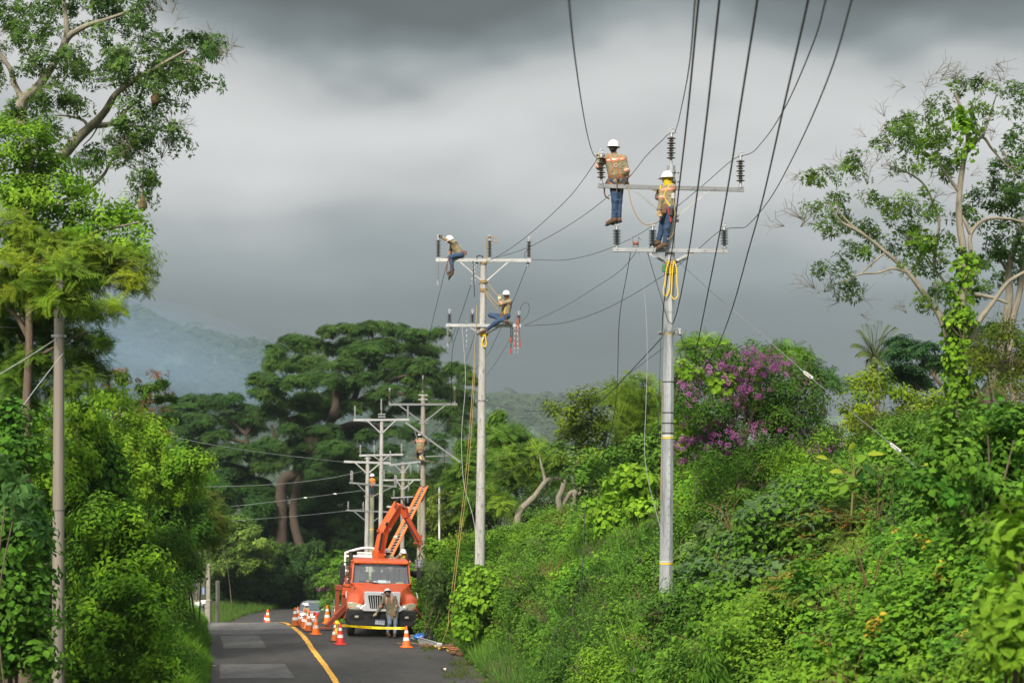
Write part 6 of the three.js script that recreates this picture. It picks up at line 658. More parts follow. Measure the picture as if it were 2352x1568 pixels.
  for (const s of o.armTape ?? ['L', 'R']) { const a = K['s' + s], e = K['e' + s], r = e.clone().sub(a), L = r.length(); tape(m => { const k = m.clone().sub(a).dot(r) / L; const c = a.clone().addScaledVector(r, k / L); return m.distanceTo(c) < .1 * S && k > 0 ? k - L * (o.tapeAt ?? .92) : null; }, .03 * S); }
  if (o.backTape) tape(m => { const q = tc(m); return Math.abs(q.u) < .24 && !nearArm(m) ? (q.w - .1) * axis.length() : null; }, .03 * S);
  if (o.chestTape) for (const sg of [-1, 1]) tape(m => { const q = tc(m); return q.w > -.12 && q.w < .32 ? q.u - sg * .1 * S : null; }, .03 * S);
  if (o.harness) { const hm = o.harness === 'Y' ? mHarnessY : mHarnessO; const g = strip(gs, m => { const q = tc(m); return !nearArm(m) && q.w > -.25 && q.w < 1 && Math.abs(Math.abs(q.u) - (o.cross === false ? .1 : Math.abs(q.w - .38) * .26 + .012)) < .016 * S; }, .008); if (g) { const h = part('harness', g, hm, t); const c = shM.clone().lerp(hipM, .38); const bk = v(...(o.back ?? [0, 0, 1])); part('dorsal_ring', new THREE.TorusGeometry(.035, .009, 6, 14).translate(c.x + bk.x * .15, c.y + bk.y * .15, c.z + bk.z * .15), mSilver, h); } }
  // trousers, boots
  const tr = []; tr.push(cap(K.hL, K.hR, .108, .108, .05), cap(off(hipM, 0, .05, 0), hipM, .118, .12, .06)); for (const s of ['L', 'R']) { const foot = K['t' + s] ?? off(K['a' + s], 0, -.08, .2); tr.push(cap(K['h' + s], K['k' + s], .096, .072), cap(K['k' + s], mid(K['k' + s], K['a' + s], .97), .07, .062)); }
  part('trousers', meshField(tr, cell, .045), o.jeans ?? mJeans, t);
  for (const s of ['L', 'R']) { const a = K['a' + s], td = (K['t' + s] ? K['t' + s].clone().sub(a) : v(0, -.3, .9)).normalize(), dn = (K['k' + s].clone().sub(a)).normalize().negate().multiplyScalar(.06 * S), heel = a.clone().add(dn).addScaledVector(td, -.03 * S), toe = a.clone().add(dn).addScaledVector(td, .17 * S); const b = part('boot', meshField([cap(mid(a, K['k' + s], .1), a.clone().add(dn), .056, .05), cap(heel, toe, .044, .038), cap(a.clone().add(dn.clone().multiplyScalar(.4)), toe, .046, .03)], o.cell ?? .012, .03), o.boot ?? mBoot, t); const so = heel.clone().lerp(toe, .5).addScaledVector(dn.clone().normalize(), .04 * S); const sx = td.clone(), sy = dn.clone().normalize().negate(), szz = sx.clone().cross(sy).normalize(); const sg = new RoundedBoxGeometry(.29 * S, .026, .095 * S, 2, .011); sg.applyMatrix4(new THREE.Matrix4().makeBasis(sx, szz.clone().cross(sx).normalize(), szz)); sg.translate(so.x, so.y, so.z); part('sole', sg, o.sole ?? mBootDark, b); }
  if (o.belt !== false) { const n = axis.clone().normalize(), c = hipM.clone().addScaledVector(n, -.07), g = new THREE.CylinderGeometry(.158 * S, .162 * S, .075, 22, 1, true); const sx = lat.clone(), sy = n.clone().negate(), sz = sx.clone().cross(sy).normalize(), sx2 = sy.clone().cross(sz).normalize(); g.scale(1.12, 1, .93); g.applyMatrix4(new THREE.Matrix4().makeBasis(sx2, sy, sz)); g.translate(c.x, c.y, c.z); const bm = mBelt.clone(); bm.side = THREE.DoubleSide; const bt = part('tool_belt', g, bm, t);
    const P0 = (a, y) => c.clone().addScaledVector(sx2, Math.cos(a) * .19 * S).addScaledVector(sz, Math.sin(a) * .17 * S).addScaledVector(sy, y); for (const [a, y, w, h] of o.pouches ?? [[.4, -.1, .1, .16], [2.6, -.08, .08, .13], [-.5, -.07, .07, .1]]) { const q = P0(a, y), b = new RoundedBoxGeometry(w, h, .07, 2, .015); b.rotateY(-a + 1.57); b.translate(q.x, q.y, q.z); part('pouch', b, a > 1 ? mBelt : mPouch, bt); } for (const [a, x, y, m] of o.tools ?? [[.5, .06, -.26, mBlack], [2.7, -.03, -.22, mBelt], [.2, .03, -.22, mRed]]) part('tool', bar(P0(a, -.05), P0(a, -.05).add(v(x, y, 0)), .012, .009, 6), m, bt); }
  // head gear
  const hl = [[.004, .118], [.04, .114], [.08, .096], [.108, .062], [.12, .025], [.123, -.012]].map(q => new THREE.Vector2(q[0], q[1])).reverse(), M4 = new THREE.Matrix4().makeBasis(sideH, upH, F2).setPosition(hp(-.004, .052)); const dome = new THREE.LatheGeometry(hl, 24); dome.scale(1 * S, 1.05 * S, 1.13 * S); const ridge = new THREE.TorusGeometry(.118, .009, 6, 20, Math.PI); ridge.rotateY(Math.PI / 2); ridge.scale(1.4 * S, 1.02 * S, 1.06 * S); const brim = grid(32, 3, (a, b) => { const th = a * 6.2832, c = Math.cos(th), s = Math.sin(th), fr = Math.max(0, s), r = .12 + b * (o.fullBrim ? .048 : .022) + b * fr * .03; return [c * r * S, (-.012 - b * .016 - b * fr * .008) * S, s * r * 1.12 * S]; }); const hel = part('helmet', [dome, ridge].map(g => g.applyMatrix4(M4)), o.helmet ?? mHelmet, t); const bmat = (o.helmet ?? mHelmet).clone(); bmat.side = THREE.DoubleSide; part('brim', brim.applyMatrix4(M4), bmat, hel); if (!o.scarf) part('head_band', [new THREE.TorusGeometry(.1 * S, .012, 6, 20).rotateX(Math.PI / 2).scale(1, 2, 1.1).translate(0, -.03, 0).applyMatrix4(M4)], mBlack, hel); part('chin_strap', [bar(hp(.02, .02, .092), hp(.05, -.1, .02), .006, .006, 5), bar(hp(.02, .02, -.092), hp(.05, -.1, -.02), .006, .006, 5)], mBlack, hel);
  part('hair', meshField([cap(hp(-.03, .02), hp(-.045, -.02), .088, .075), cap(hp(0, .05), hp(-.02, .05), .088)], .012, .02), mHair, t);
  if (o.eyes !== false) { if (o.glasses) part('glasses', [new THREE.SphereGeometry(.03, 10, 8).scale(1.15, .8, .5).applyMatrix4(new THREE.Matrix4().makeBasis(sideH, upH, F2).setPosition(hp(.088, .016, .035))), new THREE.SphereGeometry(.03, 10, 8).scale(1.15, .8, .5).applyMatrix4(new THREE.Matrix4().makeBasis(sideH, upH, F2).setPosition(hp(.088, .016, -.035))), bar(hp(.09, .022, -.06), hp(.09, .022, .06), .006, .006, 5)], mGlass, t); else { for (const s of [-1, 1]) { part('eye', new THREE.SphereGeometry(.011, 8, 6).translate(...hp(.084, .012, s * .032).toArray()), mGlass, t); part('eyebrow', bar(hp(.089, .03, s * .05), hp(.093, .034, s * .016), .006, .006, 5), mHair, t); } } part('mouth', bar(hp(.088, -.056, -.022), hp(.088, -.056, .022), .006, .006, 5), std(C(.25, .08, .06), .6), t); }
  if (o.scarf) part('neck_cloth', meshField([cap(hp(-.02, .0), hp(-.03, -.09), .1, .085), cap(hp(-.02, -.09), mid(K.neck, shM, .55), .085, .1), ...(o.face3 ? [cap(hp(.05, -.06), hp(.03, -.12), .055, .08)] : [])], .012, .03), mScarf, t);
  (o.extra ?? (() => { }))(t, K, { hp, mid, off, base, shM, hipM, gs });
  return t;
}
const ZC = Z1;
// on the near pole
person('lineman standing with his back turned on a lower insulator, one gloved hand raised', 38, Z1, [560, 1160], { head: [533, 372, .02], neck: [540, 420], sL: [452, 472, 0], sR: [640, 478, 0], eL: [385, 560, -.12], wL: [388, 468, -.2], eR: [672, 612, .02], wR: [672, 700, -.1], fR: [690, 760, -.16], hL: [528, 712], hR: [608, 712], kL: [548, 920, .02], kR: [592, 920, -.05], aL: [540, 1098, .02], aR: [590, 1095, -.03], tL: [480, 1120, -.06], tR: [520, 1112, -.2] }, { face: [.35, 0, -1], hup: [.02, 1, .03], bz: .1, curlL: 1.1, palmL: [1, 0, -.3], backTape: true, harness: 'O', back: [0, 0, 1], tapeAt: .93, eyes: true, size: 1.0, pouches: [[.15, -.12, .1, .2], [2.9, -.1, .07, .16], [1.5, -.04, .05, .07], [.6, -.16, .1, .1]], tools: [[.3, -.1, -.3, mSilver], [.2, .14, .1, mRust], [1.6, 0, -.3, mBelt], [.35, -.04, -.28, mSilver]], extra: (t, K, h) => { part('leg_strap', [[-1, K.hL, K.kL], [1, K.hR, K.kR]].map(([s, a, b]) => { const c = a.clone().lerp(b, .18), g = new THREE.TorusGeometry(.104, .013, 6, 18); g.rotateX(Math.PI / 2 + .2); g.rotateZ(s * .3); g.scale(1, 1.5, 1); g.translate(c.x, c.y, c.z); return g; }), mHarnessO, t); part('positioning_strap', cable([h.hipM.clone().add(v(-.2, .02, 0)), h.hipM.clone().add(v(-.27, -.15, .05)), h.hipM.clone().add(v(-.25, -.34, .05)), h.hipM.clone().add(v(-.16, -.4, .02))], .017, 16, 6), mBelt, t); } });
person('lineman in yellow neck cloth standing on the lower arm against the near pole', 38, Z1, [1040, 1408], { head: [1086, 712, .2], neck: [1095, 770, .2], sL: [1042, 806, .12], sR: [1138, 806, .32], eL: [1022, 925, .3], wL: [1000, 1045, .3], fL: [1008, 1120, .3], eR: [1000, 880, -.05], wR: [1008, 790, -.2], fR: [960, 775, -.24], hL: [1062, 1030, .14], hR: [1122, 1036, .3], kL: [1040, 1200, .08], kR: [1082, 1225, .28], aL: [1004, 1338, .05], aR: [1066, 1368, .24], tL: [970, 1350, 0], tR: [1020, 1385, .2] }, { face: [-.5, .1, -1], bz: 0, fullBrim: true, scarf: true, eyes: false, harness: 'Y', back: [.5, 0, 1], armTape: ['L'], tapeAt: .98, backTape: true, gm: mGlove, pouches: [[.5, -.14, .1, .18], [1.4, -.1, .1, .14], [2.6, -.06, .1, .1]], tools: [[.6, .02, -.3, mRed], [.9, .06, -.32, mRed], [2.3, .1, -.1, mBlack], [1.2, -.12, -.28, mBelt]], extra: (t, K, h) => { part('tool_strap', box(.06, .28, .03, ...K.eR.clone().add(v(.0, .09, .02)).toArray(), .01), mBelt, t); part('harness_buckle', box(.07, .12, .03, ...h.shM.clone().lerp(h.hipM, .42).add(v(.1, 0, .17)).toArray(), .01), mSilver, t); part('lanyard', cable([h.shM.clone().lerp(h.hipM, .45).add(v(.1, 0, .17)), h.hipM.clone().add(v(.14, -.1, .2)), h.hipM.clone().add(v(.1, -.55, .15)), h.hipM.clone().add(v(0, -.66, .1)), h.hipM.clone().add(v(-.02, -.56, .05))], .012, 20, 6), mRopeTan, t); } });
// on the middle pole
person('lineman sitting on the left of the upper arm, bent over to the end insulator', 59, Z2, [560, 400], { head: [428, 182, .12], neck: [452, 190, .06], sL: [478, 205, .16], sR: [450, 215, -.18], eL: [400, 178, .2], wL: [345, 155, .2], fL: [312, 140, .16], eR: [428, 300, -.2], wR: [400, 362, -.14], fR: [388, 392, -.1], hL: [548, 345, .1], hR: [550, 345, -.1], kL: [432, 372, .24], kR: [446, 352, -.02], aL: [455, 505, .26], aR: [450, 535, .05], tL: [405, 545, .3], tR: [412, 592, .06] }, { face: [-.75, -.75, .35], hup: [-.35, .85, .15], bz: 0, harness: 'Y', cross: false, back: [.8, .4, 0], boot: mBootDark, jeans: mJeans, armTape: ['L', 'R'], tapeAt: .97, gm: std(C(.09, .07, .06), .8), pouches: [[.5, -.06, .1, .12], [1.8, -.08, .1, .14], [-1, -.08, .1, .14]], extra: (t, K) => part('hanging_strap', cable([K.hL.clone().add(v(-.35, .02, .15)), K.kL.clone().add(v(-.1, -.3, .1)), K.kL.clone().add(v(-.08, -.62, .1)), K.kL.clone().add(v(.06, -.6, .1)), K.kL.clone().add(v(.0, -.2, .12))], .02, 20, 6), mBelt, t) });
person('lineman leaning back in his straps beside the middle pole, looking round at the camera', 59, Z2, [1000, 1150], { head: [1070, 812, .26], neck: [1082, 850, .18], sL: [1062, 872, .06], sR: [1112, 880, .32], eL: [1000, 868, -.05], wL: [990, 838, .0], fL: [1004, 795, .05], eR: [1000, 918, .42], wR: [985, 860, .38], fR: [1005, 800, .34], hL: [1030, 1040, .08], hR: [1080, 1045, .26], kL: [885, 1030, .12], kR: [945, 1125, .3], aL: [1055, 1105, .34], aR: [850, 1195, .22], tL: [1085, 1130, .3], tR: [800, 1212, .22] }, { face: [-.55, -.02, 1], bz: .1, harness: 'Y', cross: false, back: [.9, 0, -.2], jeans: mJeans, armTape: ['R'], tapeAt: .9, backTape: true, gm: std(C(.6, .55, .35), .85), pouches: [[.2, -.1, .14, .16], [1.3, -.1, .14, .18], [2.4, -.1, .1, .14]], tools: [[.6, .02, -.3, mBlack], [1.3, .06, -.28, mBelt], [1.7, -.04, -.26, mBlack]] });
// on the old brown pole
person('lineman with orange shoulders kneeling on the board of the old brown pole, back turned', 83, ZE, [400, 1400], { head: [400, 1030, .05], neck: [400, 1062, .05], sL: [338, 1095, .05], sR: [466, 1095, .05], eL: [312, 1125, -.2], wL: [345, 1110, -.4], eR: [492, 1160, -.15], wR: [475, 1130, -.38], hL: [365, 1270, .05], hR: [430, 1270, .05], kL: [345, 1340, -.1], kR: [400, 1350, -.25], aL: [335, 1370, .0], aR: [400, 1360, .08], tL: [335, 1375, -.2], tR: [405, 1375, .1] }, { face: [.1, 0, -1], bz: .3, cell: .02, harness: 'O', back: [0, 0, 1], backTape: true, eyes: false, jeans: mJeansDark, sole: mSole, gloves: 'LR', pouches: [[.4, -.16, .18, .26], [2.7, -.08, .12, .14]] });
person('lineman working half hidden behind the short concrete pole, orange shirt', 107.5, Z41, [367, 1010], { head: [368, 892, 0], neck: [369, 905], sL: [356, 920, 0], sR: [384, 920, 0], eL: [334, 935, .1], wL: [330, 948, .2], eR: [388, 945, .05], wR: [374, 955, .2], hL: [362, 968], hR: [378, 968], kL: [362, 1000, .1], kR: [374, 1000, .1], aL: [362, 1032, .05], aR: [374, 1032, .05] }, { face: [-1, 0, .2], cell: .022, shirt: std(C(.75, .22, .04), .9), harness: 'Y', eyes: false, jeans: mJeansDark });
// in the truck bed
const ZT = (x, y) => [769.4 + x / 10.78, 1251.8 + y / 10.78];
person('worker standing behind the truck cab beside the crane, back turned', 69.4, ZT, [1300, 900], { head: [1298, 190], neck: [1302, 245], sL: [1215, 292], sR: [1410, 305], eL: [1100, 350, .05], wL: [960, 375, .15], eR: [1500, 360, .1], wR: [1640, 395, .2], hL: [1260, 640], hR: [1370, 640], kL: [1265, 870], kR: [1365, 870], aL: [1270, 1085], aR: [1360, 1085] }, { face: [.15, 0, -1], cell: .018, backTape: true, eyes: false, gm: mGlove, tapeAt: .99 });
person('worker in yellow scarf on the truck bed raising a hand to his helmet', 69.2, ZT, [1690, 950], { head: [1690, 205], neck: [1695, 270], sL: [1610, 330], sR: [1790, 335], eL: [1540, 310, .1], wL: [1600, 235, .16], fL: [1650, 170, .18], eR: [1850, 430, .1], wR: [1770, 440, .25], hL: [1640, 660], hR: [1750, 660], kL: [1645, 880], kR: [1745, 880], aL: [1650, 1100], aR: [1740, 1100] }, { face: [.1, -.05, 1], cell: .016, scarf: true, face3: true, glasses: true, palmL: [0, .3, -1], gm: std(C(.6, .58, .52), .8), harness: false });
// in front of the truck and down the road
const ZW = (x, y) => [(1480 + x / 4.9) / 1.7415, (2250 + y / 4.9) / 1.7415];
person('worker in pale jeans leaning on the truck bumper and looking up, arm held out', 64.7, ZW, [440, 1445], { head: [345, 590, .12], neck: [358, 655, .06], sL: [272, 690, .02], sR: [478, 692, .02], eL: [212, 860, .06], wL: [132, 985, .16], fL: [62, 1030, .22], eR: [528, 850, .05], wR: [490, 968, .18], fR: [478, 1050, .2], hL: [372, 1000, .04], hR: [498, 1000, .04], kL: [392, 1180, .22], kR: [502, 1185, .16], aL: [352, 1348, .14], aR: [495, 1368, .26], tL: [430, 1400, .36], tR: [498, 1400, .52] }, { face: [.35, .62, 1], hup: [-.12, .9, -.55], glasses: true, gloves: 'L', gm: std(C(.5, .4, .24), .85), curlL: .3, palmL: [0, 1, .3], palmR: [.1, 0, -1], chestTape: true, jeans: mJeansPale, boot: mBoot, belt: false, tail: true, tapeAt: .94, cuff: mShirt, cell: .013 });
const ZF = (x, y) => [631.6 + x / 15.167, 1366.6 + y / 15.167];
person('flag worker in khaki seen from behind before the oncoming grey car', 100, ZF, [1090, 1360], { head: [1104, 372], neck: [1102, 425], sL: [1015, 470], sR: [1160, 470], eL: [1000, 620, .1], wL: [1020, 760, .2], eR: [1210, 590, .05], wR: [1290, 640, .1], hL: [1050, 820], hR: [1130, 820], kL: [1050, 1080], kR: [1130, 1080], aL: [1050, 1310], aR: [1130, 1310] }, { face: [.35, 0, -1], cell: .022, backTape: true, eyes: false, extra: (t, K) => { const f = thing('signal_flag', 'small red flag held out by the flag worker above the cones', 'flag', K.wR.clone().add(t.position)); part('flag_stick', bar(v(-.05, -.1, 0), v(.22, .02, .05), .01), mWoodPale, f); part('flag_cloth', grid(8, 6, (a, b) => [.08 + a * .3, .1 - b * .24 + .03 * Math.sin(a * 9) - .05 * a, .04 + .05 * Math.sin(a * 7 + b * 3)]), std(C(.6, .015, .03), .8, 0, { side: THREE.DoubleSide }), f); } });
// ------------------------------------------------------------------ the orange crane truck
R = rng(404);
const mOrange = new THREE.MeshPhysicalMaterial({ color: C(.86, .115, .015), roughness: .42, clearcoat: .35, clearcoatRoughness: .3, map: scaled(noiseTex(128, (u, w) => { const n = tfbm(u, w, 6, 4, 4), d = ss(tfbm(u, w, 14, 9, 4), .55, .72), k = .84 + .4 * (n - .5); return [k * (1 - .3 * d), k * (1 - .15 * d), k * (1 + .3 * d)]; }), .6) }), mBoom = std(C(.82, .14, .03), .55, 0, { map: scaled(noiseTex(256, (u, w) => { const n = tfbm(u, w, 8, 14, 4), s = ss(tfbm(u, w, 18, 2, 3), .62, .7); const k = .85 + .4 * (n - .5); return [k * (1 - s * .4), k * (1 - s * .5), k * (1 - s * .4)]; }), 1) }), mRusty = std(C(.38, .09, .045), .85, 0, { map: scaled(barkMap, 2) }), mChrome = std(C(.93, .94, .95), .2, .3), mBumper = std(C(.03, .031, .033), .6), mRubber = std(C(.028, .027, .026), .85), mPipe = std(C(.05, .04, .036), .6, .3), mWhite = std(C(.8, .8, .79), .5), mAmber = std(C(.9, .33, .02), .35), mLens = new THREE.MeshPhysicalMaterial({ color: C(.85, .8, .58), roughness: .12, clearcoat: 1, clearcoatRoughness: .1, map: scaled(noiseTex(64, (u, w) => { const k = .55 + .45 * tfbm(u, w, 5, 2, 3); return [k, k, k]; }), 3) }), mDark = std(C(.012, .012, .013), .7), mSeat = std(C(.07, .08, .085), .9);
{
  const T = thing('crane_truck', 'orange crane truck parked facing the camera with folded boom and outriggers', 'truck', v(-4.9, .0, -65)); T.rotation.set(0, .11, -.03); T.rotation.order = 'YXZ';
  // bonnet and wings: one pressed panel
  const sec = (x, t) => { const ax = Math.abs(x), tt = t * t, yc = lerp(1.9, 1.68, t ** 1.3) - .1 * ss(t, .86, 1), hw = lerp(1.02, .66, t), hood = yc - .03 * (ax / hw) ** 2 - 2.2 * Math.max(0, ax - hw) ** 1.25 - .05 * Math.exp(-(((ax - hw * .62) / .05) ** 2)) * t * .4; const z = lerp(-1.5, .1, t), arch = 1.57 - .34 * ((z + .62) / .85) ** 2 - .16 * ss(t, .88, 1), fend = arch - 1.5 * Math.max(0, Math.abs(ax - 1.03) - .1) ** 1.4; const k = .09, h = Math.max(k - Math.abs(hood - fend), 0) / k; return Math.max(hood, fend) + h * h * k * .25; };
  part('bonnet', grid(22, 44, (a, b) => { const u = b * 2 - 1, edge = Math.abs(u) > .93, x = clamp(u / .93, -1, 1) * 1.31; let y = sec(x, a); if (edge) y = lerp(y, 1.18 + .28 * Math.max(0, 1 - ((a - .55) / .45) ** 2), (Math.abs(u) - .93) / .07); const bulge = .1 * Math.sin(a * Math.PI * .5) * (1 - (x / 1.31) ** 2); return [x, y, lerp(-1.5, .03, a) + bulge]; }), mOrange, T);
  part('front_panel', grid(10, 40, (a, b) => { const x = lerp(-1.29, 1.29, b), y0 = sec(x, 1) - .005, y1 = .98; const bul = .1 * (1 - (x / 1.31) ** 2); return [x, lerp(y0, y1, a), .03 + bul + .05 * Math.sin(Math.PI * Math.min(1, a * 1.3)) - .02 * a]; }), mOrange, T);
  for (const s of [-1, 1]) { part('wing_side', grid(10, 14, (a, b) => { const z = lerp(-1.5, .0, b), th = ((z + .62) / .56), inner = Math.abs(th) < 1 ? .62 + .5 * Math.sqrt(1 - th * th) : .72; return [s * (1.31 - .02 * a), lerp(1.2 + .25 * Math.max(0, 1 - ((b - .55) / .45) ** 2), Math.max(inner, .72), a), z]; }), mOrange, T); part('hood_vent', box(.03, .2, .12, s * 1.0, 1.66, -1.05, .012, 0, s * .25), mBumper, T); part('wing_trim', cable([v(s * 1.33, 1.42, -.1), v(s * 1.33, 1.58, -.5), v(s * 1.31, 1.62, -.8)], .018, 10, 5), mWhite, T); }
  // grille: chromed surround, bars, emblem; sky reflection put in as white base colour
  const sh = new THREE.Shape(); sh.moveTo(-.66, 1.62); sh.quadraticCurveTo(-.66, 1.66, -.6, 1.66); sh.lineTo(.6, 1.66); sh.quadraticCurveTo(.66, 1.66, .66, 1.62); sh.lineTo(.63, 1.2); sh.lineTo(.8, 1.05); sh.lineTo(.66, .965); sh.lineTo(-.66, .965); sh.lineTo(-.8, 1.05); sh.lineTo(-.63, 1.2); const ho = new THREE.Path(); ho.moveTo(-.53, 1.5); ho.quadraticCurveTo(-.53, 1.54, -.48, 1.54); ho.lineTo(.48, 1.54); ho.quadraticCurveTo(.53, 1.54, .53, 1.5); ho.lineTo(.44, 1.07); ho.quadraticCurveTo(.42, 1.04, .38, 1.04); ho.lineTo(-.38, 1.04); ho.quadraticCurveTo(-.42, 1.04, -.44, 1.07); sh.holes.push(ho);
  const gr = part('grille', new THREE.ExtrudeGeometry(sh, { depth: .05, bevelEnabled: true, bevelSize: .018, bevelThickness: .02, bevelSegments: 3, curveSegments: 8 }).translate(0, 0, .2), mChrome, T); gr.rotation.x = -.13; gr.position.set(0, .0, .22); part('grille_back', box(1.06, .5, .02, 0, 1.29, .205), mDark, gr);
  for (let i = 0; i < 11; i++) { const x = (i - 5) * .088; part('grille_bar', bar(v(x * .86, 1.05, .235), v(x * 1.04, 1.53, .235), .016, .013, 6), mChrome, gr); }
  part('emblem', [box(.13, .13, .02, 0, 1.585, .285, .006, 0, 0, Math.PI / 4)], mChrome, gr); part('emblem_mark', [box(.085, .085, .012, 0, 1.585, .296, .003, 0, 0, Math.PI / 4)], mCuff, gr); part('emblem_bar', box(.02, .1, .01, 0, 1.585, .302), mChrome, gr);
  for (const s of [-1, 1]) { const l = new THREE.Shape(); l.moveTo(0, 0); l.lineTo(-.52, .02); l.quadraticCurveTo(-.6, .1, -.58, .24); l.quadraticCurveTo(-.4, .27, -.05, .16); l.closePath(); const g = new THREE.ExtrudeGeometry(l, { depth: .05, bevelEnabled: true, bevelSize: .015, bevelThickness: .025, bevelSegments: 3 }); if (s > 0) { g.scale(-1, 1, 1); const ix = g.index ? null : g; if (ix) { const p = g.attributes.position.array, n = g.attributes.normal.array; for (let i = 0; i < p.length; i += 9) for (let k = 0; k < 3; k++) { [p[i + k], p[i + 3 + k]] = [p[i + 3 + k], p[i + k]];[n[i + k], n[i + 3 + k]] = [n[i + 3 + k], n[i + k]]; } } } g.rotateY(-s * -.22); g.translate(s * .68, 1.015, .12); const h = part('headlight', g, mLens, T); const q = new THREE.SphereGeometry(.085, 16, 10).scale(1.2, 1, .35).translate(s * .86, 1.1, .155); part('lamp_reflector', q, mChrome, h); }
  // bumper
  const bsh = new THREE.Shape(); bsh.moveTo(-1.27, .98); bsh.lineTo(1.27, .98); bsh.lineTo(1.27, .62); bsh.quadraticCurveTo(1.2, .46, 1, .44); bsh.lineTo(-1, .44); bsh.quadraticCurveTo(-1.2, .46, -1.27, .62); const bp = part('bumper', new THREE.ExtrudeGeometry(bsh, { depth: .3, bevelEnabled: true, bevelSize: .03, bevelThickness: .04, bevelSegments: 3 }).translate(0, 0, -.06), mBumper, T);
  part('bumper_groove', [box(.9, .08, .02, 0, .76, .285), box(1.9, .025, .02, 0, .88, .285)], mDark, bp); for (const s of [-1, 1]) { part('fog_recess', new THREE.CylinderGeometry(.19, .19, .02, 20).scale(1.5, 1, .6).rotateX(Math.PI / 2).translate(s * .93, .74, .285), mDark, bp); part('fog_light', box(.14, .08, .03, s * .93, .76, .3, .012), mLens, bp); }
  // number plate, blue figures on white
  { const cv = document.createElement('canvas'); cv.width = 256; cv.height = 128; const x = cv.getContext('2d'); x.fillStyle = '#dfe4ea'; x.fillRect(0, 0, 256, 128); x.fillStyle = '#3a5d9c'; x.fillRect(0, 0, 256, 24); x.fillStyle = '#27427f'; x.font = 'bold 62px sans-serif'; x.textAlign = 'center'; x.fillText('C 83-873', 128, 90); x.fillStyle = '#7c93bd'; x.fillRect(20, 108, 216, 8); const tx = new THREE.CanvasTexture(cv); tx.colorSpace = THREE.SRGBColorSpace; const pl = part('number_plate', box(.36, .19, .012, 0, 0, 0, .004), mSilver, T); pl.position.set(-.06, .57, .3); pl.rotation.z = -.07; part('plate_print', new THREE.PlaneGeometry(.345, .175).translate(0, 0, .0085), std(C(1, 1, 1), .5, 0, { map: tx }), pl); }
  // cab
  part('scuttle', box(2.2, .1, .26, 0, 1.86, -1.52, .03), mOrange, T);
  part('cab_floor', box(2.1, .12, 1.9, 0, 1.0, -2.5), mDark, T); part('dashboard', box(1.98, .3, .4, 0, 1.72, -1.78, .06), std(C(.06, .065, .07), .8), T);
  const cr = [v(-1.06, 1.9, -1.52), v(1.06, 1.9, -1.52), v(1.0, 2.6, -1.98), v(-1.0, 2.6, -1.98)];
  const glass = new THREE.MeshPhysicalMaterial({ color: C(.84, .93, .9), roughness: .03, transmission: 1, thickness: 0, ior: 2 }); const ws = grid(6, 12, (a, b) => { const p = cr[0].clone().lerp(cr[1], b).lerp(cr[3].clone().lerp(cr[2], b), a), u = b * 2 - 1; return [p.x, p.y, p.z + .1 * (1 - u * u)]; }); const wsm = part('windscreen', ws, glass, T);
  part('shade_band', grid(2, 12, (a, b) => { const q = lerp(.88, .995, a), p = cr[0].clone().lerp(cr[1], b).lerp(cr[3].clone().lerp(cr[2], b), q), u = b * 2 - 1; return [p.x, p.y, p.z + .1 * (1 - u * u) + .006]; }), std(C(.02, .035, .05), .3), wsm); part('rubber_seal', [cable([...Array(13)].map((_, i) => { const u = i / 6 - 1; return v(u * 1.07, 1.89, -1.52 + .1 * (1 - u * u) + .01); }), .026, 24, 6), bar(cr[0].clone().add(v(-.01, 0, .01)), cr[3].clone().add(v(-.01, 0, .01)), .024), bar(cr[1].clone().add(v(.01, 0, .01)), cr[2].clone().add(v(.01, 0, .01)), .024), cable([...Array(13)].map((_, i) => { const u = i / 6 - 1; return v(u * 1.01, 2.6, -1.98 + .1 * (1 - u * u) + .01); }), .022, 24, 6)], mBumper, wsm);
  part('wiper', [bar(v(-.85, 1.98, -1.44), v(-.3, 1.93, -1.38), .012), bar(v(-.3, 1.93, -1.38), v(-.05, 1.9, -1.37), .02)], mBlack, T);
  part('roof', [box(2.14, .13, 1.75, 0, 2.69, -2.82, .06), box(2.1, .1, .2, 0, 2.655, -1.97, .045)], mOrange, T);
  for (const s of [-1, 1]) { part('pillar', [beam(v(s * 1.1, 1.86, -1.56), v(s * 1.04, 2.64, -2.04), .07, .1)], mOrange, T); const dr = part('door', [box(.07, .95, 1.3, s * 1.11, 1.43, -2.3, .03), box(.05, .75, .1, s * 1.07, 2.25, -2.95, .02)], mOrange, T); part('side_window', box(.012, .66, .85, s * 1.08, 2.24, -2.45), glass, dr); part('door_handle', box(.03, .04, .16, s * 1.16, 1.72, -2.7, .01), mBlack, dr); part('corner_panel', box(.08, 1.75, .5, s * 1.09, 1.8, -3.4, .03), mOrange, T); }
  part('back_wall', [box(2.1, .9, .06, 0, 1.45, -3.66), box(2.1, .16, .06, 0, 2.58, -3.66), box(.26, .62, .06, -.92, 2.2, -3.66), box(.26, .62, .06, .92, 2.2, -3.66), box(.1, .62, .06, 0, 2.2, -3.66)], std(C(.35, .36, .36), .8), T);
  for (const x of [-.68, -.08, .62]) { const st = part('seat', [box(.5, .62, .16, x, 1.95, -2.95, .07), box(.5, .16, .5, x, 1.62, -2.7, .06)], mSeat, T); part('headrest', box(.26, .2, .13, x, 2.36, -2.97, .055), mSeat, st); }
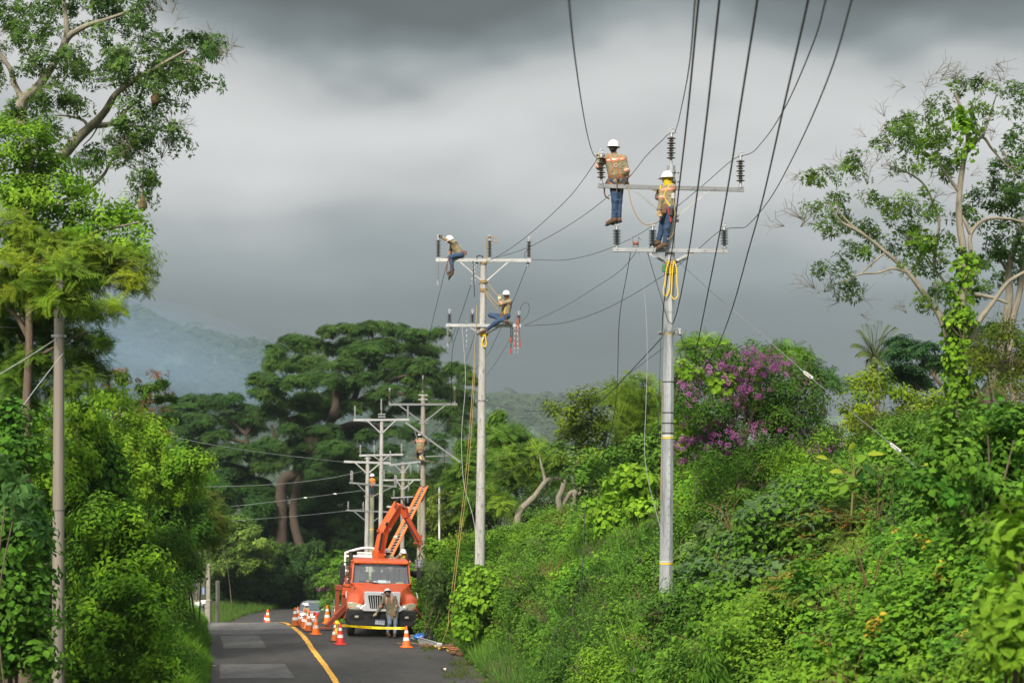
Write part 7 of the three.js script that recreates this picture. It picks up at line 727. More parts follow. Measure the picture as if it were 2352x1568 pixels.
  part('steering_wheel', new THREE.TorusGeometry(.23, .018, 8, 28).rotateX(-.75).translate(.62, 1.98, -2.05), mBlack, T); part('papers', [box(.34, .02, .2, .05, 1.94, -1.72, 0, .7), box(.14, .1, .12, -.22, 1.93, -1.7, .02), box(.12, .1, .02, .3, 1.95, -1.66)], std(C(.7, .74, .78), .6), T); part('straw_hat', new THREE.SphereGeometry(.17, 14, 8, 0, 6.3, 0, 1.57).scale(1.2, .5, .8).translate(.72, 1.87, -1.7), std(C(.5, .4, .25), .9), T); part('orange_toy', new THREE.SphereGeometry(.06, 10, 8).translate(-.5, 1.94, -1.68), mAmber, T);
  for (const x of [-.92, -.24, 0, .24, .92]) part('marker_light', box(.13, .045, .04, x, 2.68, -1.87, .016), mAmber, T);
  // mirrors on tube frames
  for (const s of [-1, 1]) { const m = part('mirror_frame', s < 0 ? cable([v(-1.08, 2.68, -1.9), v(-1.35, 2.66, -1.8), v(-1.52, 2.62, -1.72), v(-1.54, 2.3, -1.7), v(-1.54, 1.9, -1.7), v(-1.4, 1.74, -1.7), v(-1.12, 1.72, -1.7)], .02, 30, 6) : cable([v(1.08, 2.55, -1.9), v(1.3, 2.52, -1.8), v(1.52, 2.42, -1.75), v(1.56, 2.1, -1.7), v(1.56, 1.85, -1.7), v(1.45, 1.72, -1.7), v(1.12, 1.7, -1.7)], .02, 30, 6), mBlack, T); part('mirror', box(.2, .5, .1, s * 1.47, 2.3, -1.72, .04), mBumper, m); part('mirror', box(.19, .26, .1, s * 1.5, 1.94, -1.72, .05), mBumper, m); }
  part('exhaust_stack', bar(v(-1.13, 1.3, -3.95), v(-1.13, 3.0, -3.95), .085, .085, 16), mPipe, T); part('stake_post', bar(v(1.12, 1.2, -3.95), v(1.1, 2.95, -3.95), .08, .08, 16), mPipe, T);
  // wheels
  const wheel = (x, z, w) => { const g = new THREE.LatheGeometry([[.3, -w / 2], [.44, -w / 2], [.5, -w * .36], [.515, -w * .2], [.515, w * .2], [.5, w * .36], [.44, w / 2], [.3, w / 2]].map(q => new THREE.Vector2(...q)), 36); g.rotateZ(Math.PI / 2); const tr = []; for (let i = 0; i < 34; i++) { const a = i / 34 * 6.283; for (const q of [-.3, 0, .3]) tr.push(box(w * .22, .026, .05, q * w + (i % 2) * .02, 0, 0).translate(0, .522, 0).rotateX(a)); } const m = part('wheel', new THREE.CylinderGeometry(.28, .28, w * .6, 24).rotateZ(Math.PI / 2).translate(x, .52, z), std(C(.35, .1, .05), .7), T); part('tyre', [g, ...tr].map(k => k.translate(x, .52, z)), mRubber, m); part('hub', new THREE.CylinderGeometry(.09, .12, w * .9, 16).rotateZ(Math.PI / 2).translate(x, .52, z), mRusty, m); };
  wheel(-1.12, -.62, .3); wheel(1.12, -.62, .3); wheel(-1.0, -6.2, .55); wheel(1.0, -6.2, .55);
  part('chassis', [box(.1, .26, 8, -.42, .82, -4.4), box(.1, .26, 8, .42, .82, -4.4), box(1.9, .12, .12, 0, .55, -.62), box(.9, .5, .9, 0, .75, -1.2, .1), bar(v(-.2, .5, -1.2), v(.1, .38, -.6), .07)], mDark, T);
  // bed, headboard, cargo rack
  part('bed_deck', box(2.5, .16, 4.9, 0, 1.22, -6.5, .02), mRusty, T); for (const s of [-1, 1]) part('side_board', [box(.07, .5, 4.8, s * 1.25, 1.5, -6.5), box(.09, .55, .1, s * 1.27, 1.5, -4.3), box(.09, .55, .1, s * 1.27, 1.5, -6.5)], mRusty, T);
  part('cargo_rack', [cable([v(-1.32, 2.78, -7), v(-1.12, 2.86, -7), v(-.62, 3.0, -7), v(-.3, 3.02, -7), v(.05, 2.95, -7)], .05, 24, 8), bar(v(-1.3, 1.3, -7), v(-1.3, 2.8, -7), .045), bar(v(-1.3, 2.66, -7), v(-.2, 2.64, -7), .05), bar(v(-1.08, 1.3, -7), v(-1.08, 2.7, -7), .03), bar(v(-1.3, 2.05, -7), v(-1.0, 2.03, -7), .06), bar(v(-1.3, 1.7, -7), v(-1, 1.7, -7), .05), box(.6, .06, .06, -.52, 2.82, -7), box(.6, .06, .06, -.52, 2.73, -7)], mWhite, T);
  // outriggers and side frame
  part('side_frame', [box(.16, 1.25, .22, -1.62, 1.0, -3.3, .02), box(.42, .2, .3, -1.52, 1.6, -3.3, .02), box(.2, 1.1, .16, -1.36, .95, -3.25, .02), box(.36, .12, .2, -1.5, .46, -3.3, .02), box(.16, .6, .5, -1.38, 1.25, -3.5, .02)], mRusty, T); part('step_plate', [box(.36, .46, .05, -1.24, 1.52, -3.1, .02, 0, 0, -.12)], mBoom, T); part('step_rail', [bar(v(-1.42, 1.75, -3.12), v(-1.22, 2.45, -3.12), .02), bar(v(-1.14, 1.75, -3.12), v(-1.14, 2.4, -3.12), .02), bar(v(-1.22, 2.45, -3.12), v(-1.14, 2.4, -3.12), .02), bar(v(-1.33, 2.05, -3.12), v(-1.14, 2.05, -3.12), .018)], mRusty, T);
  for (const s of [-1, 1]) { const a = part('outrigger_arm', beam(v(s * 1.4, .72, -3.2), v(s * 2.02, .1, -2.9), .16, .17), mRusty, T); part('outrigger_pad', box(.46, .045, .34, s * 2.06, .045, -2.88, .012), mRusty, a); part('outrigger_sleeve', beam(v(s * 1.3, .85, -3.25), v(s * 1.66, .48, -3.07), .21, .2), mRusty, T); }
  part('tool_tray', new THREE.SphereGeometry(.3, 16, 8, 0, 6.3, 1.57, 1.57).scale(1.1, .9, .7).translate(1.46, 2.3, -3.4), mDark, T);
  // crane: column, folded boom, hook
  const X = (x, y, z = 0) => { const w = W(849.8 + x / 8.272, 1102.5 + y / 8.272, 69 - z); T.updateMatrixWorld(); return T.worldToLocal(w); };
  const seg = (name, a, b, w, h, m, par = T) => part(name, (() => { const dir = b.clone().sub(a), L = dir.length(); const g = new RoundedBoxGeometry(w, L, h, 2, .03); g.applyQuaternion(new THREE.Quaternion().setFromUnitVectors(UPV, dir.normalize())); g.rotateX(0); const c = a.clone().add(b).multiplyScalar(.5); g.translate(c.x, c.y, c.z); return g; })(), m, par);
  const turned = (a, b, w, h, ang) => { const dir = b.clone().sub(a), L = dir.length(); const g = new RoundedBoxGeometry(w, L, h, 2, .03); g.rotateY(ang); g.applyQuaternion(new THREE.Quaternion().setFromUnitVectors(UPV, dir.normalize())); const c = a.clone().add(b).multiplyScalar(.5); return g.translate(c.x, c.y, c.z); };
  part('crane_column', [turned(X(160, 1560), X(165, 1330), .36, .36, .5), box(.5, .3, .5, ...X(165, 1620).toArray(), .04)], mBoom, T);
  const bo = part('boom', [turned(X(168, 1370), X(258, 960), .3, .36, .6), turned(X(240, 985), X(560, 452), .32, .4, .6)], mBoom, T);
  part('boom_rib', [turned(X(262, 960, .24), X(530, 520, .24), .05, .05, .6), turned(X(205, 1330, .24), X(250, 1000, .24), .05, .05, .6)], mRust, bo); part('ram', [bar(X(170, 1330, .26), X(225, 1000, .27), .035), bar(X(195, 1330, .26), X(240, 1000, .27), .02)], mBlack, bo); part('pivot_pin', [new THREE.CylinderGeometry(.07, .07, .5, 14).rotateZ(Math.PI / 2).translate(...X(245, 975).toArray()), new THREE.CylinderGeometry(.06, .06, .5, 14).rotateX(Math.PI / 2).translate(...X(610, 480, .05).toArray()), new THREE.CylinderGeometry(.06, .06, .1, 14).rotateX(Math.PI / 2).translate(...X(375, 930, .24).toArray())], mRusty, bo); part('boom_slot', box(.1, .16, .02, ...X(315, 830, .3).toArray(), .01, 0, .6, -.55), mDark, bo); part('boom_plate', box(.22, .2, .03, ...X(505, 500, .26).toArray(), .01, 0, .4, -.5), mRusty, bo);
  part('hydraulic_hose', [cable([X(485, 450, .1), X(510, 385, .1), X(555, 345, .1), X(610, 360, .1), X(635, 400, .1), X(638, 460, .1)], .03, 24, 8), cable([X(470, 470, .1), X(500, 380, .12), X(560, 335, .12)], .014, 16, 6)], mBlack, bo);
  const st = part('jib', [turned(X(628, 520), X(690, 720), .24, .26, .3), turned(X(690, 700), X(935, 1165), .2, .2, .3)], std(C(.6, .08, .02), .6, 0, { map: scaled(barkMap, 2) }), T); part('jib_ram', bar(X(650, 720, .15), X(900, 1150, .15), .035), mBlack, st); part('jib_head', [box(.16, .26, .18, ...X(955, 1180).toArray(), .03, 0, 0, .2), box(.28, .1, .16, ...X(895, 1195).toArray(), .03), beam(X(950, 1160), X(985, 1040), .06, .08)], mRusty, st); part('hook_chain', bar(X(948, 1210), X(940, 1490), .022, .022, 6), mRust, st); part('hook', new THREE.TorusGeometry(.06, .018, 8, 16, 4.6).translate(...X(945, 1290).toArray()), mRusty, st);
}
// cable reel hung from the hook
{ const p = W(964.5, 1299, 69), t = thing('cable_drum', 'coil of grey cable hanging on slings from the crane hook', 'cable coil', p); const l = []; for (let i = 0; i < 13; i++) l.push(new THREE.TorusGeometry(.185 + .012 * Math.sin(i * 2.1), .019, 6, 26).rotateX(Math.PI / 2 + .05).translate(.004 * Math.sin(i * 3), -.2 + i * .034, 0)); part('winding', l, std(C(.33, .34, .36), .5, .3), t); part('core', new THREE.CylinderGeometry(.17, .17, .46, 20), mBlack, t); part('sling', [0, 1, 2, 3].map(i => bar(v(.2 * Math.cos(i * 1.57 + .5), -.2, .2 * Math.sin(i * 1.57 + .5)), v(.2 * Math.cos(i * 1.57 + .5), .24, .2 * Math.sin(i * 1.57 + .5)), .012)).concat([0, 1, 2, 3].map(i => bar(v(.2 * Math.cos(i * 1.57 + .5), .24, .2 * Math.sin(i * 1.57 + .5)), v(0, .5, 0), .012))), mBlack, t); }
// orange ladder leaning on the old brown pole
{
  const XL = (x, y, d) => W(849.8 + x / 8.272, 1102.5 + y / 8.272, d), a0 = XL(345, 1345, 73), b0 = XL(970, 140, 82.6), t = thing('ladder', 'long orange fibreglass ladder leaning against the old brown pole', 'ladder', a0.clone()), a = v(0, 0, 0), b = b0.clone().sub(a0), mL = std(C(.92, .17, .025), .5);
  const dir = b.clone().normalize(), wide = v(.28, .06, -.33), down = a.clone().addScaledVector(dir, -2.2);
  part('rail', beam(down, b, .055, .13, v(-1, 0, 0)), mL, t); part('rail', beam(down.clone().add(wide), b.clone().add(wide), .05, .1, v(-1, 0, 0)), mL, t); const n = 30; for (let i = 0; i < n; i++) { const p = down.clone().lerp(b, (i + .5) / n); part('rung', bar(p.clone().addScaledVector(wide, -.12), p.clone().addScaledVector(wide, 1.05), .02, .02, 8), mAlu, t); }
  part('ladder_label', box(.16, .1, .01, ...a.clone().lerp(b, .2).add(v(0, 0, .08)).toArray(), 0, 0, 0, .5), mWhite, t); part('top_strap', [new THREE.TorusGeometry(.17, .03, 6, 18).rotateX(Math.PI / 2 + .2).translate(...b.clone().add(v(.06, .05, -.2)).toArray())], mBlack, t);
}
// ------------------------------------------------------------------ cones and tape
{
  const mWhiteBand = std(C(.82, .82, .8), .45), mConeO = std(C(.93, .19, .015), .5), mConeD = std(C(.72, .16, .025), .6, 0, { map: scaled(barkMap, 3) }), mConeR = std(C(.75, .04, .03), .5), mBaseB = std(C(.03, .028, .027), .8), mBrown = std(C(.3, .1, .03), .7);
  const P6 = (x, y) => [631.6 + x / 15.167, 1366.6 + y / 15.167], P3 = (x, y) => [717.8 + x / 5.462, 1234.6 + y / 5.462];
  const cone = (label, px, py, o = {}) => {
    const d = o.d ?? 24000 / (py - CY), p = W(px, py, d); p.y = roadY(d) + .004; const t = thing('traffic_cone', label, 'traffic cone', p, 'traffic cones round the truck'), H = o.h ?? .75, r = y => lerp(.155, .032, y / H) * (o.k ?? 1), bm = o.base ?? mConeO, m = o.m ?? mConeO;
    part('cone_body', new THREE.LatheGeometry([[r(.02) + .02, .035], [r(.03), .05], [r(H * .5), H * .5], [r(H) + .001, H - .01], [r(H) - .008, H], [.01, H - .004]].map(q => new THREE.Vector2(...q)), 28), m, t); const bs = new RoundedBoxGeometry(.37 * (o.k ?? 1), .036, .37 * (o.k ?? 1), 2, .014); bs.rotateY(o.turn ?? .4); bs.translate(0, .018, 0); part('cone_base', bs, bm, t);
    const band = (y0, y1, mm, nm, wear = 0) => { const g = new THREE.LatheGeometry([[r(y0) + .003, y0], [r((y0 + y1) / 2) + .003, (y0 + y1) / 2], [r(y1) + .003, y1]].map(q => new THREE.Vector2(...q)), 32); if (wear) { const n = g.toNonIndexed(), P = n.attributes.position.array, q = []; for (let i = 0; i < P.length; i += 9) if (noise3(P[i] * 26 + px, P[i + 1] * 22, P[i + 2] * 26) > wear) q.push(...P.slice(i, i + 9)); const k = new THREE.BufferGeometry(); k.setAttribute('position', new THREE.Float32BufferAttribute(q, 3)); k.computeVertexNormals(); return part(nm, k, mm, t); } return part(nm, g, mm, t); };
    band(H * .67, H * .8, mWhiteBand, 'white_band', o.wear ?? 0); band(H * .33, H * .48, mWhiteBand, 'white_band', o.wear ?? 0); if (o.brown) band(H * .6, H * .665, mBrown, 'dirt_band');
    if (o.lean) t.rotation.set(o.lean[1], 0, o.lean[0]); return t;
  };
  cone('dirty orange cone with black base at the bend of the yellow line', ...P6(700, 1076), { base: mBaseB, m: mConeD, brown: true, k: 1.1 });
  cone('slim bright orange cone leaning just behind the black-based cone on the line', ...P6(850, 1030), { k: .72, lean: [.1, 0] });
  cone('faded orange cone with black base between the line and the flag worker', ...P6(1010, 1138), { base: mBaseB, m: mConeD, brown: true, k: 1.05, lean: [-.06, 0] });
  cone('pinkish faded cone half hidden behind a dirty orange cone', ...P6(1120, 1185), { m: std(C(.85, .27, .12), .6), lean: [-.08, 0] });
  cone('dirty orange cone second from the front in the row by the yellow line', ...P6(1190, 1262), { base: mBaseB, m: mConeD, k: 1.08 });
  cone('clean bright orange cone nearest in the row by the yellow line, torn bands', ...P6(1415, 1372), { wear: .42, k: 1.02 });
  cone('orange cone standing alone left of the outrigger before the bright green bush', ...P6(1815, 960), {});
  cone('small orange cone tip showing behind the outrigger beam', 770.5, 1430, { k: .8 });
  cone('brown orange cone with yellow tape wound on it beside the red cone', ...P3(275, 1300), { base: mBaseB, m: mConeD, lean: [-.06, 0], k: .9 });
  cone('red cone at the left end of the yellow caution tape', ...P3(347, 1342), { m: mConeR, base: mConeR });
  cone('orange cone at the right end of the yellow caution tape', ...P3(1177, 1378), { m: std(C(.9, .17, .03), .5), wear: .3 });
  cone('orange cone far down the left lane beyond the crest', 614.5, 1436, { d: 78, m: mConeO }); cone('small red and white cone beside the far left cone', 608.5, 1440, { d: 84, m: mConeR, k: .8 });
  // caution tape
  const cv = document.createElement('canvas'); cv.width = 2048; cv.height = 64; const x = cv.getContext('2d'); x.fillStyle = '#f7d80a'; x.fillRect(0, 0, 2048, 64); x.fillStyle = '#1a1608'; x.font = 'bold 50px sans-serif'; x.textAlign = 'center'; for (let i = 0; i < 4; i++) x.fillText('PRECAUCION', 256 + i * 512, 51); const tx = new THREE.CanvasTexture(cv); tx.colorSpace = THREE.SRGBColorSpace; const mT = std(C(1, 1, 1), .5, 0, { map: tx, side: THREE.DoubleSide });
  const tp = thing('caution_tape', 'yellow caution tape stretched across the front of the truck between two cones', 'tape', W(...P3(378, 1102), 61.8)), pts = [[360, 1100, 62], [440, 1106, 61.8], [600, 1119, 61.6], [800, 1130, 61.4], [1000, 1135, 61.2], [1120, 1136, 61.1], [1170, 1132, 61]].map(([a, b, d]) => W(...P3(a, b), d).sub(tp.position)), c = new THREE.CatmullRomCurve3(pts);
  part('ribbon', grid(60, 2, (a, b) => { const p = c.getPoint(a), tw = .5 * Math.sin(a * 7), e = ss(a, 0, .06) * ss(1 - a, 0, .06) * .075 + .012; return [p.x, p.y + (b - .5) * e * Math.cos(tw), p.z + (b - .5) * e * Math.sin(tw), a, b]; }), mT, tp);
  const kn = thing('caution_tape', 'knotted end of yellow tape fluttering from the brown orange cone', 'tape', W(...P3(300, 1045), 62.8)); part('ribbon', [grid(14, 2, (a, b) => [.02 * Math.sin(a * 5) + (b - .5) * .1 * (1 - .3 * a), -.48 * a, .08 + .03 * Math.sin(a * 9), a * .25, b]), grid(10, 2, (a, b) => [.06 + .2 * a * (1 - a) * 2 + (b - .5) * .02, -.35 * a + (b - .5) * .07 - .1 * Math.sin(a * 3), .1, a * .2, b])], mT, kn); part('knot', new THREE.TorusGeometry(.05, .014, 6, 14).rotateX(Math.PI / 2), mHarnessY, kn);
}
// ------------------------------------------------------------------ oncoming car, guardrail, posts, roadside litter
R = rng(505);
{
  const T = thing('car', 'dark grey and silver car coming up the road behind the cones', 'car', v(-14.72, -4.96, -128)); T.rotation.y = -.12; const mB = new THREE.MeshPhysicalMaterial({ color: C(.42, .44, .47), roughness: .35, metalness: .4, clearcoat: .6 }), mG = new THREE.MeshPhysicalMaterial({ color: C(.25, .28, .3), roughness: .05, transmission: .85, thickness: 0 });
  const prof = (w, pts) => { const s = new THREE.Shape(); pts.forEach((p, i) => i ? s.lineTo(...p) : s.moveTo(...p)); return new THREE.ExtrudeGeometry(s, { depth: w, bevelEnabled: true, bevelSize: .05, bevelThickness: .06, bevelSegments: 3 }).rotateY(Math.PI / 2 * -1).translate(w / 2, 0, 0); };
  part('body', prof(1.66, [[2.1, .4], [2.15, .75], [2.05, .98], [1.1, 1.12], [-2, 1.1], [-2.2, .9], [-2.2, .4]]), mB, T); part('cabin', prof(1.4, [[1.05, 1.12], [.35, 1.62], [-1.5, 1.62], [-2, 1.1]]), std(C(.05, .055, .06), .35), T); part('roof', box(1.42, .05, 1.7, 0, 1.69, -.6, .02), std(C(.2, .22, .24), .4), T);
  { const q = [v(-.76, 1.17, 1.07), v(.76, 1.17, 1.07), v(.66, 1.62, .43), v(-.66, 1.62, .43)]; const ws = part('windscreen', grid(1, 1, (a, b) => { const p = q[0].clone().lerp(q[1], b).lerp(q[3].clone().lerp(q[2], b), a); return [p.x, p.y + .035, p.z + .035]; }), std(C(.05, .07, .085), .12), T); part('sun_sticker', box(.3, .1, .012, -.42, 1.6, .56, 0, -.6), mWhite, ws); }
  part('grille', box(.9, .16, .04, 0, .82, 2.17, .01), mDark, T); part('badge_bar', box(.9, .03, .05, 0, .9, 2.18, .01), mChrome, T); for (const s of [-1, 1]) { part('headlight', box(.3, .17, .1, s * .66, .86, 2.12, .04), mLens, T); part('mirror', box(.2, .15, .1, s * .98, 1.2, .75, .04), mB, T); const g = new THREE.CylinderGeometry(.34, .34, .22, 24).rotateZ(Math.PI / 2); part('wheel', g.clone().translate(s * .76, .34, 1.35), mRubber, T); part('wheel', g.clone().translate(s * .76, .34, -1.4), mRubber, T); }
  part('bumper', box(1.74, .26, .18, 0, .52, 2.16, .06), std(C(.3, .31, .33), .4, .3), T); part('number_plate', box(.34, .14, .02, 0, .62, 2.27), mWhite, T); part('wiper', bar(v(-.5, 1.22, 1.08), v(.15, 1.24, 1.06), .012), mBlack, T);
}
// guardrail at the left bend
{
  const Q = (x, y, d) => W(287.1 + x / 6.069, 1177.1 + y / 6.069, d), pts = [Q(640, 1425, 78), Q(800, 1388, 80), Q(900, 1372, 82), Q(1010, 1345, 84), Q(1105, 1305, 86)], t = thing('guardrail', 'grey steel guardrail with white post caps at the left bend of the road', 'guardrail', pts[0].clone()), c = new THREE.CatmullRomCurve3(pts.map(p => p.clone().sub(pts[0])));
  const wv = [[-.155, 0], [-.13, .05], [-.08, .06], [-.03, .0], [.03, 0], [.08, .06], [.13, .05], [.155, 0]]; part('rail', grid(24, 7, (a, b, i, j) => { const p = c.getPoint(a), g = c.getTangent(a); return [p.x + wv[j][1] * g.z * -1, p.y + wv[j][0], p.z + wv[j][1] * g.x + .02]; }), std(C(.5, .52, .53), .5, .4, { side: THREE.DoubleSide }), t);
  for (let i = 0; i < 6; i++) { const p = c.getPoint(.08 + i * .17); part('post', box(.12, 1.1, .15, p.x, p.y - .42, p.z - .1), mGalvDull, t); part('post_cap', box(.3, .17, .2, p.x, p.y + .24, p.z - .08, .03), mWhite, t); }
  const w = (label, x0, x1, y0, y1, d, m, cat = 'post', n = 'concrete_post', z = .22) => { const a = Q(x0, y0, d), b = Q(x1, y1, d), gnd = groundY((a.x + b.x) / 2, -d) - .3, p = v((a.x + b.x) / 2, gnd, -d), tt = thing(n, label, cat, p); part('shaft', box(Math.abs(b.x - a.x), a.y - gnd, z, 0, (a.y - gnd) / 2, 0, .02), m, tt); part('shaft_cap', box(Math.abs(b.x - a.x) * 1.04, .04, z * 1.05, 0, a.y - gnd + .021, 0, .01), m, tt); return tt; };
  const cp = w('taller concrete post with a small blue plate at the end of the guardrail', 1133, 1184, 720, 1235, 90, mConcOld); part('blue_plate', box(.1, .36, .015, -.24, Q(0, 1088, 90).y - cp.position.y, .12), std(C(.2, .33, .6), .5), cp); w('shorter concrete post right of the post with the blue plate', 1264, 1313, 962, 1350, 91, mConcOld); w('low rough concrete block where the guardrail ends', 1095, 1192, 1228, 1330, 88.5, mConcOld, 'block', 'concrete_block', .5); w('low rubble wall behind the guardrail', 850, 1098, 1238, 1330, 93, mConcOld, 'wall', 'rubble_wall', .3);
  const sp = Q(960, 1300, 86), sg = thing('road_sign', 'back of a road sign on two posts among the left bushes', 'sign', sp), l = (x, y) => Q(x, y, 86).sub(sp); part('sign_post', bar(l(912, 1420), l(926, 740), .035), std(C(.5, .52, .5), .5, .3), sg); part('sign_post', bar(l(992, 1420), l(996, 900), .045), std(C(.16, .13, .11), .7), sg); part('sign_panel', box(.3, .82, .02, ...l(962, 890).toArray(), .006), std(C(.12, .15, .12), .6, .2), sg);
}
// roadside litter right of the truck
{
  const S = (x, y) => [918.7 + x / 9.718, 1406.8 + y / 9.718], P = (x, y, h = 0) => { const [px, py] = S(x, y), d = 24000 / (py - CY), p = W(px, py, d); p.y = groundY(p.x, p.z) + h; return p; };
  const b = P(462, 640), bag = thing('plastic_bag', 'tied blue plastic bag lying beside the truck wheel', 'bag', b); part('bag_body', grid(20, 14, (a, c) => { const th = a * 6.2832, ph = c * Math.PI, r = .21 * (1 + .35 * (noise3(Math.cos(th) * 2.4 + 3, Math.sin(th) * 2.4, ph * 2) - .5)); return [r * Math.sin(ph) * Math.cos(th) * 1.25, .15 + .8 * r * Math.cos(ph) * .85, r * Math.sin(ph) * Math.sin(th)]; }), new THREE.MeshPhysicalMaterial({ color: C(.025, .16, .62), roughness: .3, clearcoat: .4, side: THREE.DoubleSide }), bag); part('bag_knot', new THREE.ConeGeometry(.035, .09, 8).translate(.06, .33, .05), std(C(.05, .25, .7), .4), bag);
  const sb = P(680, 590), cb = thing('plastic_bag', 'crumpled clear plastic bag behind the blue bag', 'bag', sb); part('bag_body', grid(14, 10, (a, c) => { const th = a * 6.2832, ph = c * Math.PI, r = .2 * (1 + .9 * (noise3(Math.cos(th) * 3 + 9, Math.sin(th) * 3, ph * 3) - .5)); return [r * Math.sin(ph) * Math.cos(th) * .7, .17 + r * Math.cos(ph), r * Math.sin(ph) * Math.sin(th) * .7]; }), new THREE.MeshPhysicalMaterial({ color: C(.7, .72, .74), roughness: .25, transmission: .5, thickness: 0 }), cb);
  const a0 = P(235, 600, .1), a1 = P(880, 790, .1), ar = thing('spare_crossarm', 'bright aluminium crossarm lying on the ground beside the blue bag', 'crossarm', a0); part('channel', [beam(v(0, 0, 0), a1.clone().sub(a0), .02, .13), beam(v(0, .06, -.05), a1.clone().sub(a0).add(v(0, .06, -.05)), .1, .012)], mAlu, ar); part('end_bracket', box(.2, .16, .1, ...a1.clone().sub(a0).toArray(), .02), mAlu, ar);
  const a2 = P(410, 690, .05), a3 = P(860, 800, .05), ar2 = thing('spare_brace', 'thin aluminium brace lying in front of the spare crossarm', 'brace', a2); part('flat_bar', beam(v(0, 0, 0), a3.clone().sub(a2), .02, .06), mAlu, ar2); part('hole_row', [0, 1, 2, 3, 4, 5].map(i => new THREE.CylinderGeometry(.014, .014, .025, 8).rotateX(1.57).translate(...a3.clone().sub(a2).multiplyScalar(.1 + i * .15).toArray())), mBlack, ar2);
  const mHusk = std(C(.16, .09, .045), .98, 0, { map: scaled(barkMap, 3) });
  [[570, 790, .12, 'brown earth clod nearest the right hand cone'], [640, 800, .11, 'brown fibrous clod right of the nearest clod'], [950, 820, .1, 'dark husk lying at the end of the spare crossarm'], [1130, 810, .14, 'large brown husk in the middle of the litter heap'], [1200, 940, .11, 'dark brown husk at the front right of the litter heap'], [1345, 970, .11, 'round brown clod at the right end of the litter heap'], [1060, 780, .09, 'small husk at the back of the litter heap']].forEach(([x, y, r, l], k) => { const t = thing('earth_clod', l, 'clod', P(x, y), 'clods and husks by the road edge'); part('clod_body', grid(14, 10, (a, c) => { const th = a * 6.2832, ph = c * Math.PI, q = r * (1 + .7 * (noise3(Math.cos(th) * 2 + k * 5, Math.sin(th) * 2, ph * 2.2) - .5)); return [q * Math.sin(ph) * Math.cos(th) * 1.1, q * .55 + q * .7 * Math.cos(ph), q * Math.sin(ph) * Math.sin(th)]; }), mHusk, t); part('loose_root', [0, 1, 2].map(i => bar(v(0, r * .5, 0), v(rr(-.3, .3), rr(.02, r * 1.2), rr(-.1, .3)), .008, .004, 4)), mBelt, t); });
  const lv = (x, y, l, c) => { const t = single('dead_leaf', l, 'leaf', grid(5, 4, (a, q) => { const k = (q - .5) * 2; return [a * .24 - .12, .03 + .07 * a * (1 - a) * 4 * .6 + .04 * Math.abs(k), k * .08 * Math.sin(Math.PI * (.05 + .9 * a))]; }), std(c, .8, 0, { side: THREE.DoubleSide }), 'dead leaves on the litter heap'); t.position.copy(P(x, y)); t.rotation.y = rr(0, 6); };
  lv(760, 800, 'yellow dead leaf left on the litter heap', C(.65, .38, .04)); lv(1010, 840, 'large yellow dead leaf in the middle of the litter heap', C(.7, .42, .05)); lv(900, 850, 'small yellow dead leaf in front of the litter heap', C(.6, .36, .06)); lv(1075, 890, 'yellow dead leaf at the front of the litter heap', C(.62, .4, .07)); lv(970, 1315, 'pale dead leaf lying alone on the asphalt', C(.6, .52, .38));
  for (const [x, y, l] of [[1230, 850, 'upper reddish stick at the right of the litter heap'], [1270, 885, 'lower reddish stick at the right of the litter heap']]) { const p = P(x, y, .08), t = thing('stick', l, 'stick', p); part('stick_body', limbTube([v(-.25, 0, 0), v(0, .02, .02), v(.28, -.02, 0)], .028, .024, 8, 7), std(C(.36, .1, .06), .8), t); part('stick_end', new THREE.CylinderGeometry(.025, .025, .012, 8).rotateZ(1.57).translate(.285, -.02, 0), mWoodPale, t); }
  single('hand_line', 'tan rope lying on the asphalt in front of the right hand cone', 'rope', cable([P(-60, 690, .02), P(60, 705, .02), P(240, 690, .02), P(400, 715, .02), P(500, 745, .03), P(600, 770, .04)], .012, 40, 6), mRopeTan);
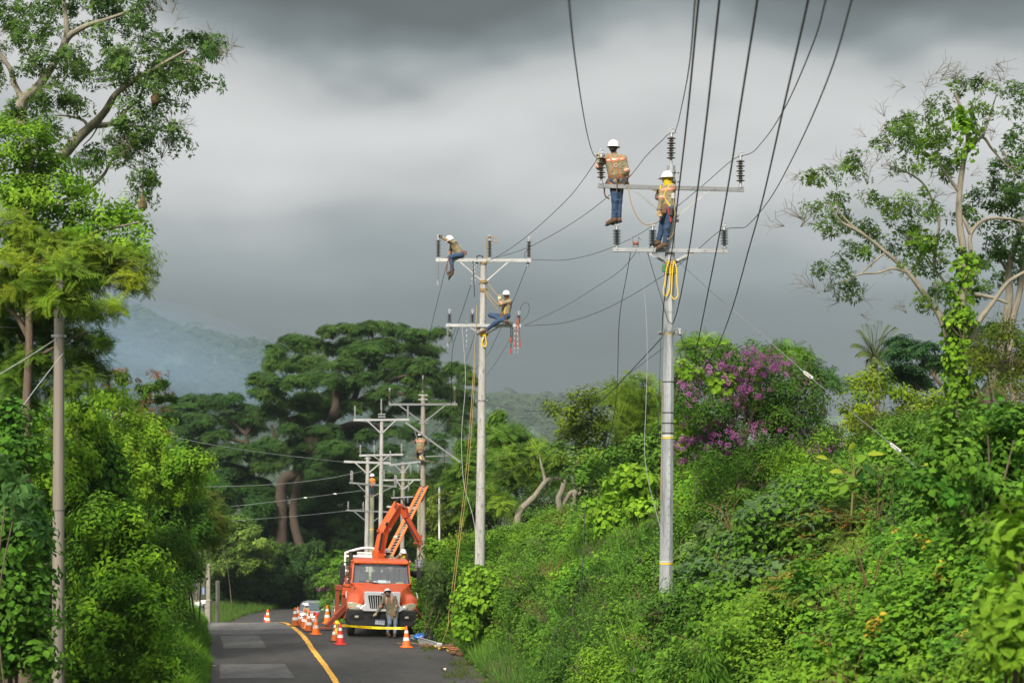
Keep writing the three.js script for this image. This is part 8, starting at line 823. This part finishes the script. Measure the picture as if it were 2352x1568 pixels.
  single('pipe_stand', 'thin grey pipe frame standing behind the lone cone', 'pipe frame', [bar(W(763, 1430, 75), W(763, 1392, 75), .03), bar(W(763, 1394, 75), W(790, 1388, 75), .028), bar(W(767, 1388, 75), W(767, 1376, 75), .03), bar(W(764, 1402, 75), W(788, 1400, 75), .02)], mGalvDull);
}
// ------------------------------------------------------------------ hedge wall beside the truck
R = rng(606);
shrub('dense leafy hedge wall rising from the gutter right of the truck', 1040, 63.5, 'small', { pal: [[.05, .15, .014], [.15, .27, .025]], scale: 1.5, dens: 15, clump: .35 }, [[1000, 1410, 26, 30], [1030, 1370, 36, 36], [1060, 1410, 30, 36], [1015, 1450, 22, 22], [1045, 1340, 36, 30], [1075, 1360, 30, 40], [1050, 1440, 24, 24], [1000, 1365, 24, 30], [1020, 1310, 34, 26], [1065, 1305, 30, 26], [985, 1430, 14, 24]], { name: 'hedge', cat: 'hedge', stems: 8, sr: .03 });
shrub('heart-leaved creepers climbing round the foot of the middle pole', 1110, 57, 'heart', { pal: G.bright, scale: 1.3, dens: 17, clump: .3 }, [[1125, 1330, 34, 22], [1150, 1345, 36, 26], [1090, 1345, 22, 30], [1105, 1380, 34, 30], [1140, 1390, 36, 30], [1075, 1380, 22, 34], [1100, 1430, 36, 30], [1140, 1440, 36, 36], [1070, 1430, 18, 30], [1180, 1370, 36, 30]], { name: 'creeper_mound', cat: 'creeper', stems: 6, sr: .02 });
shrub('bright weeds along the crest of the bank behind the middle pole', 1150, 66, 'small', { pal: [[.07, .18, .014], [.18, .3, .025]], scale: 1.6, dens: 13, clump: .35 }, [[1130, 1250, 40, 22], [1180, 1245, 40, 22], [1230, 1240, 40, 22], [1280, 1225, 36, 20], [1150, 1285, 44, 24], [1080, 1260, 36, 26], [1050, 1270, 36, 26]], { stems: 6, sr: .02 });
shrub('tall leafy weeds hiding the foot of the near steel pole', 1530, 36.5, 'broad', { pal: G.mid, scale: 1.1, dens: 16 }, [[1530, 1385, 30, 14], [1555, 1400, 30, 20], [1510, 1405, 30, 20], [1500, 1440, 40, 26], [1550, 1450, 40, 30]], { stems: 5, sr: .015 });
renderer.render(scene, camera);
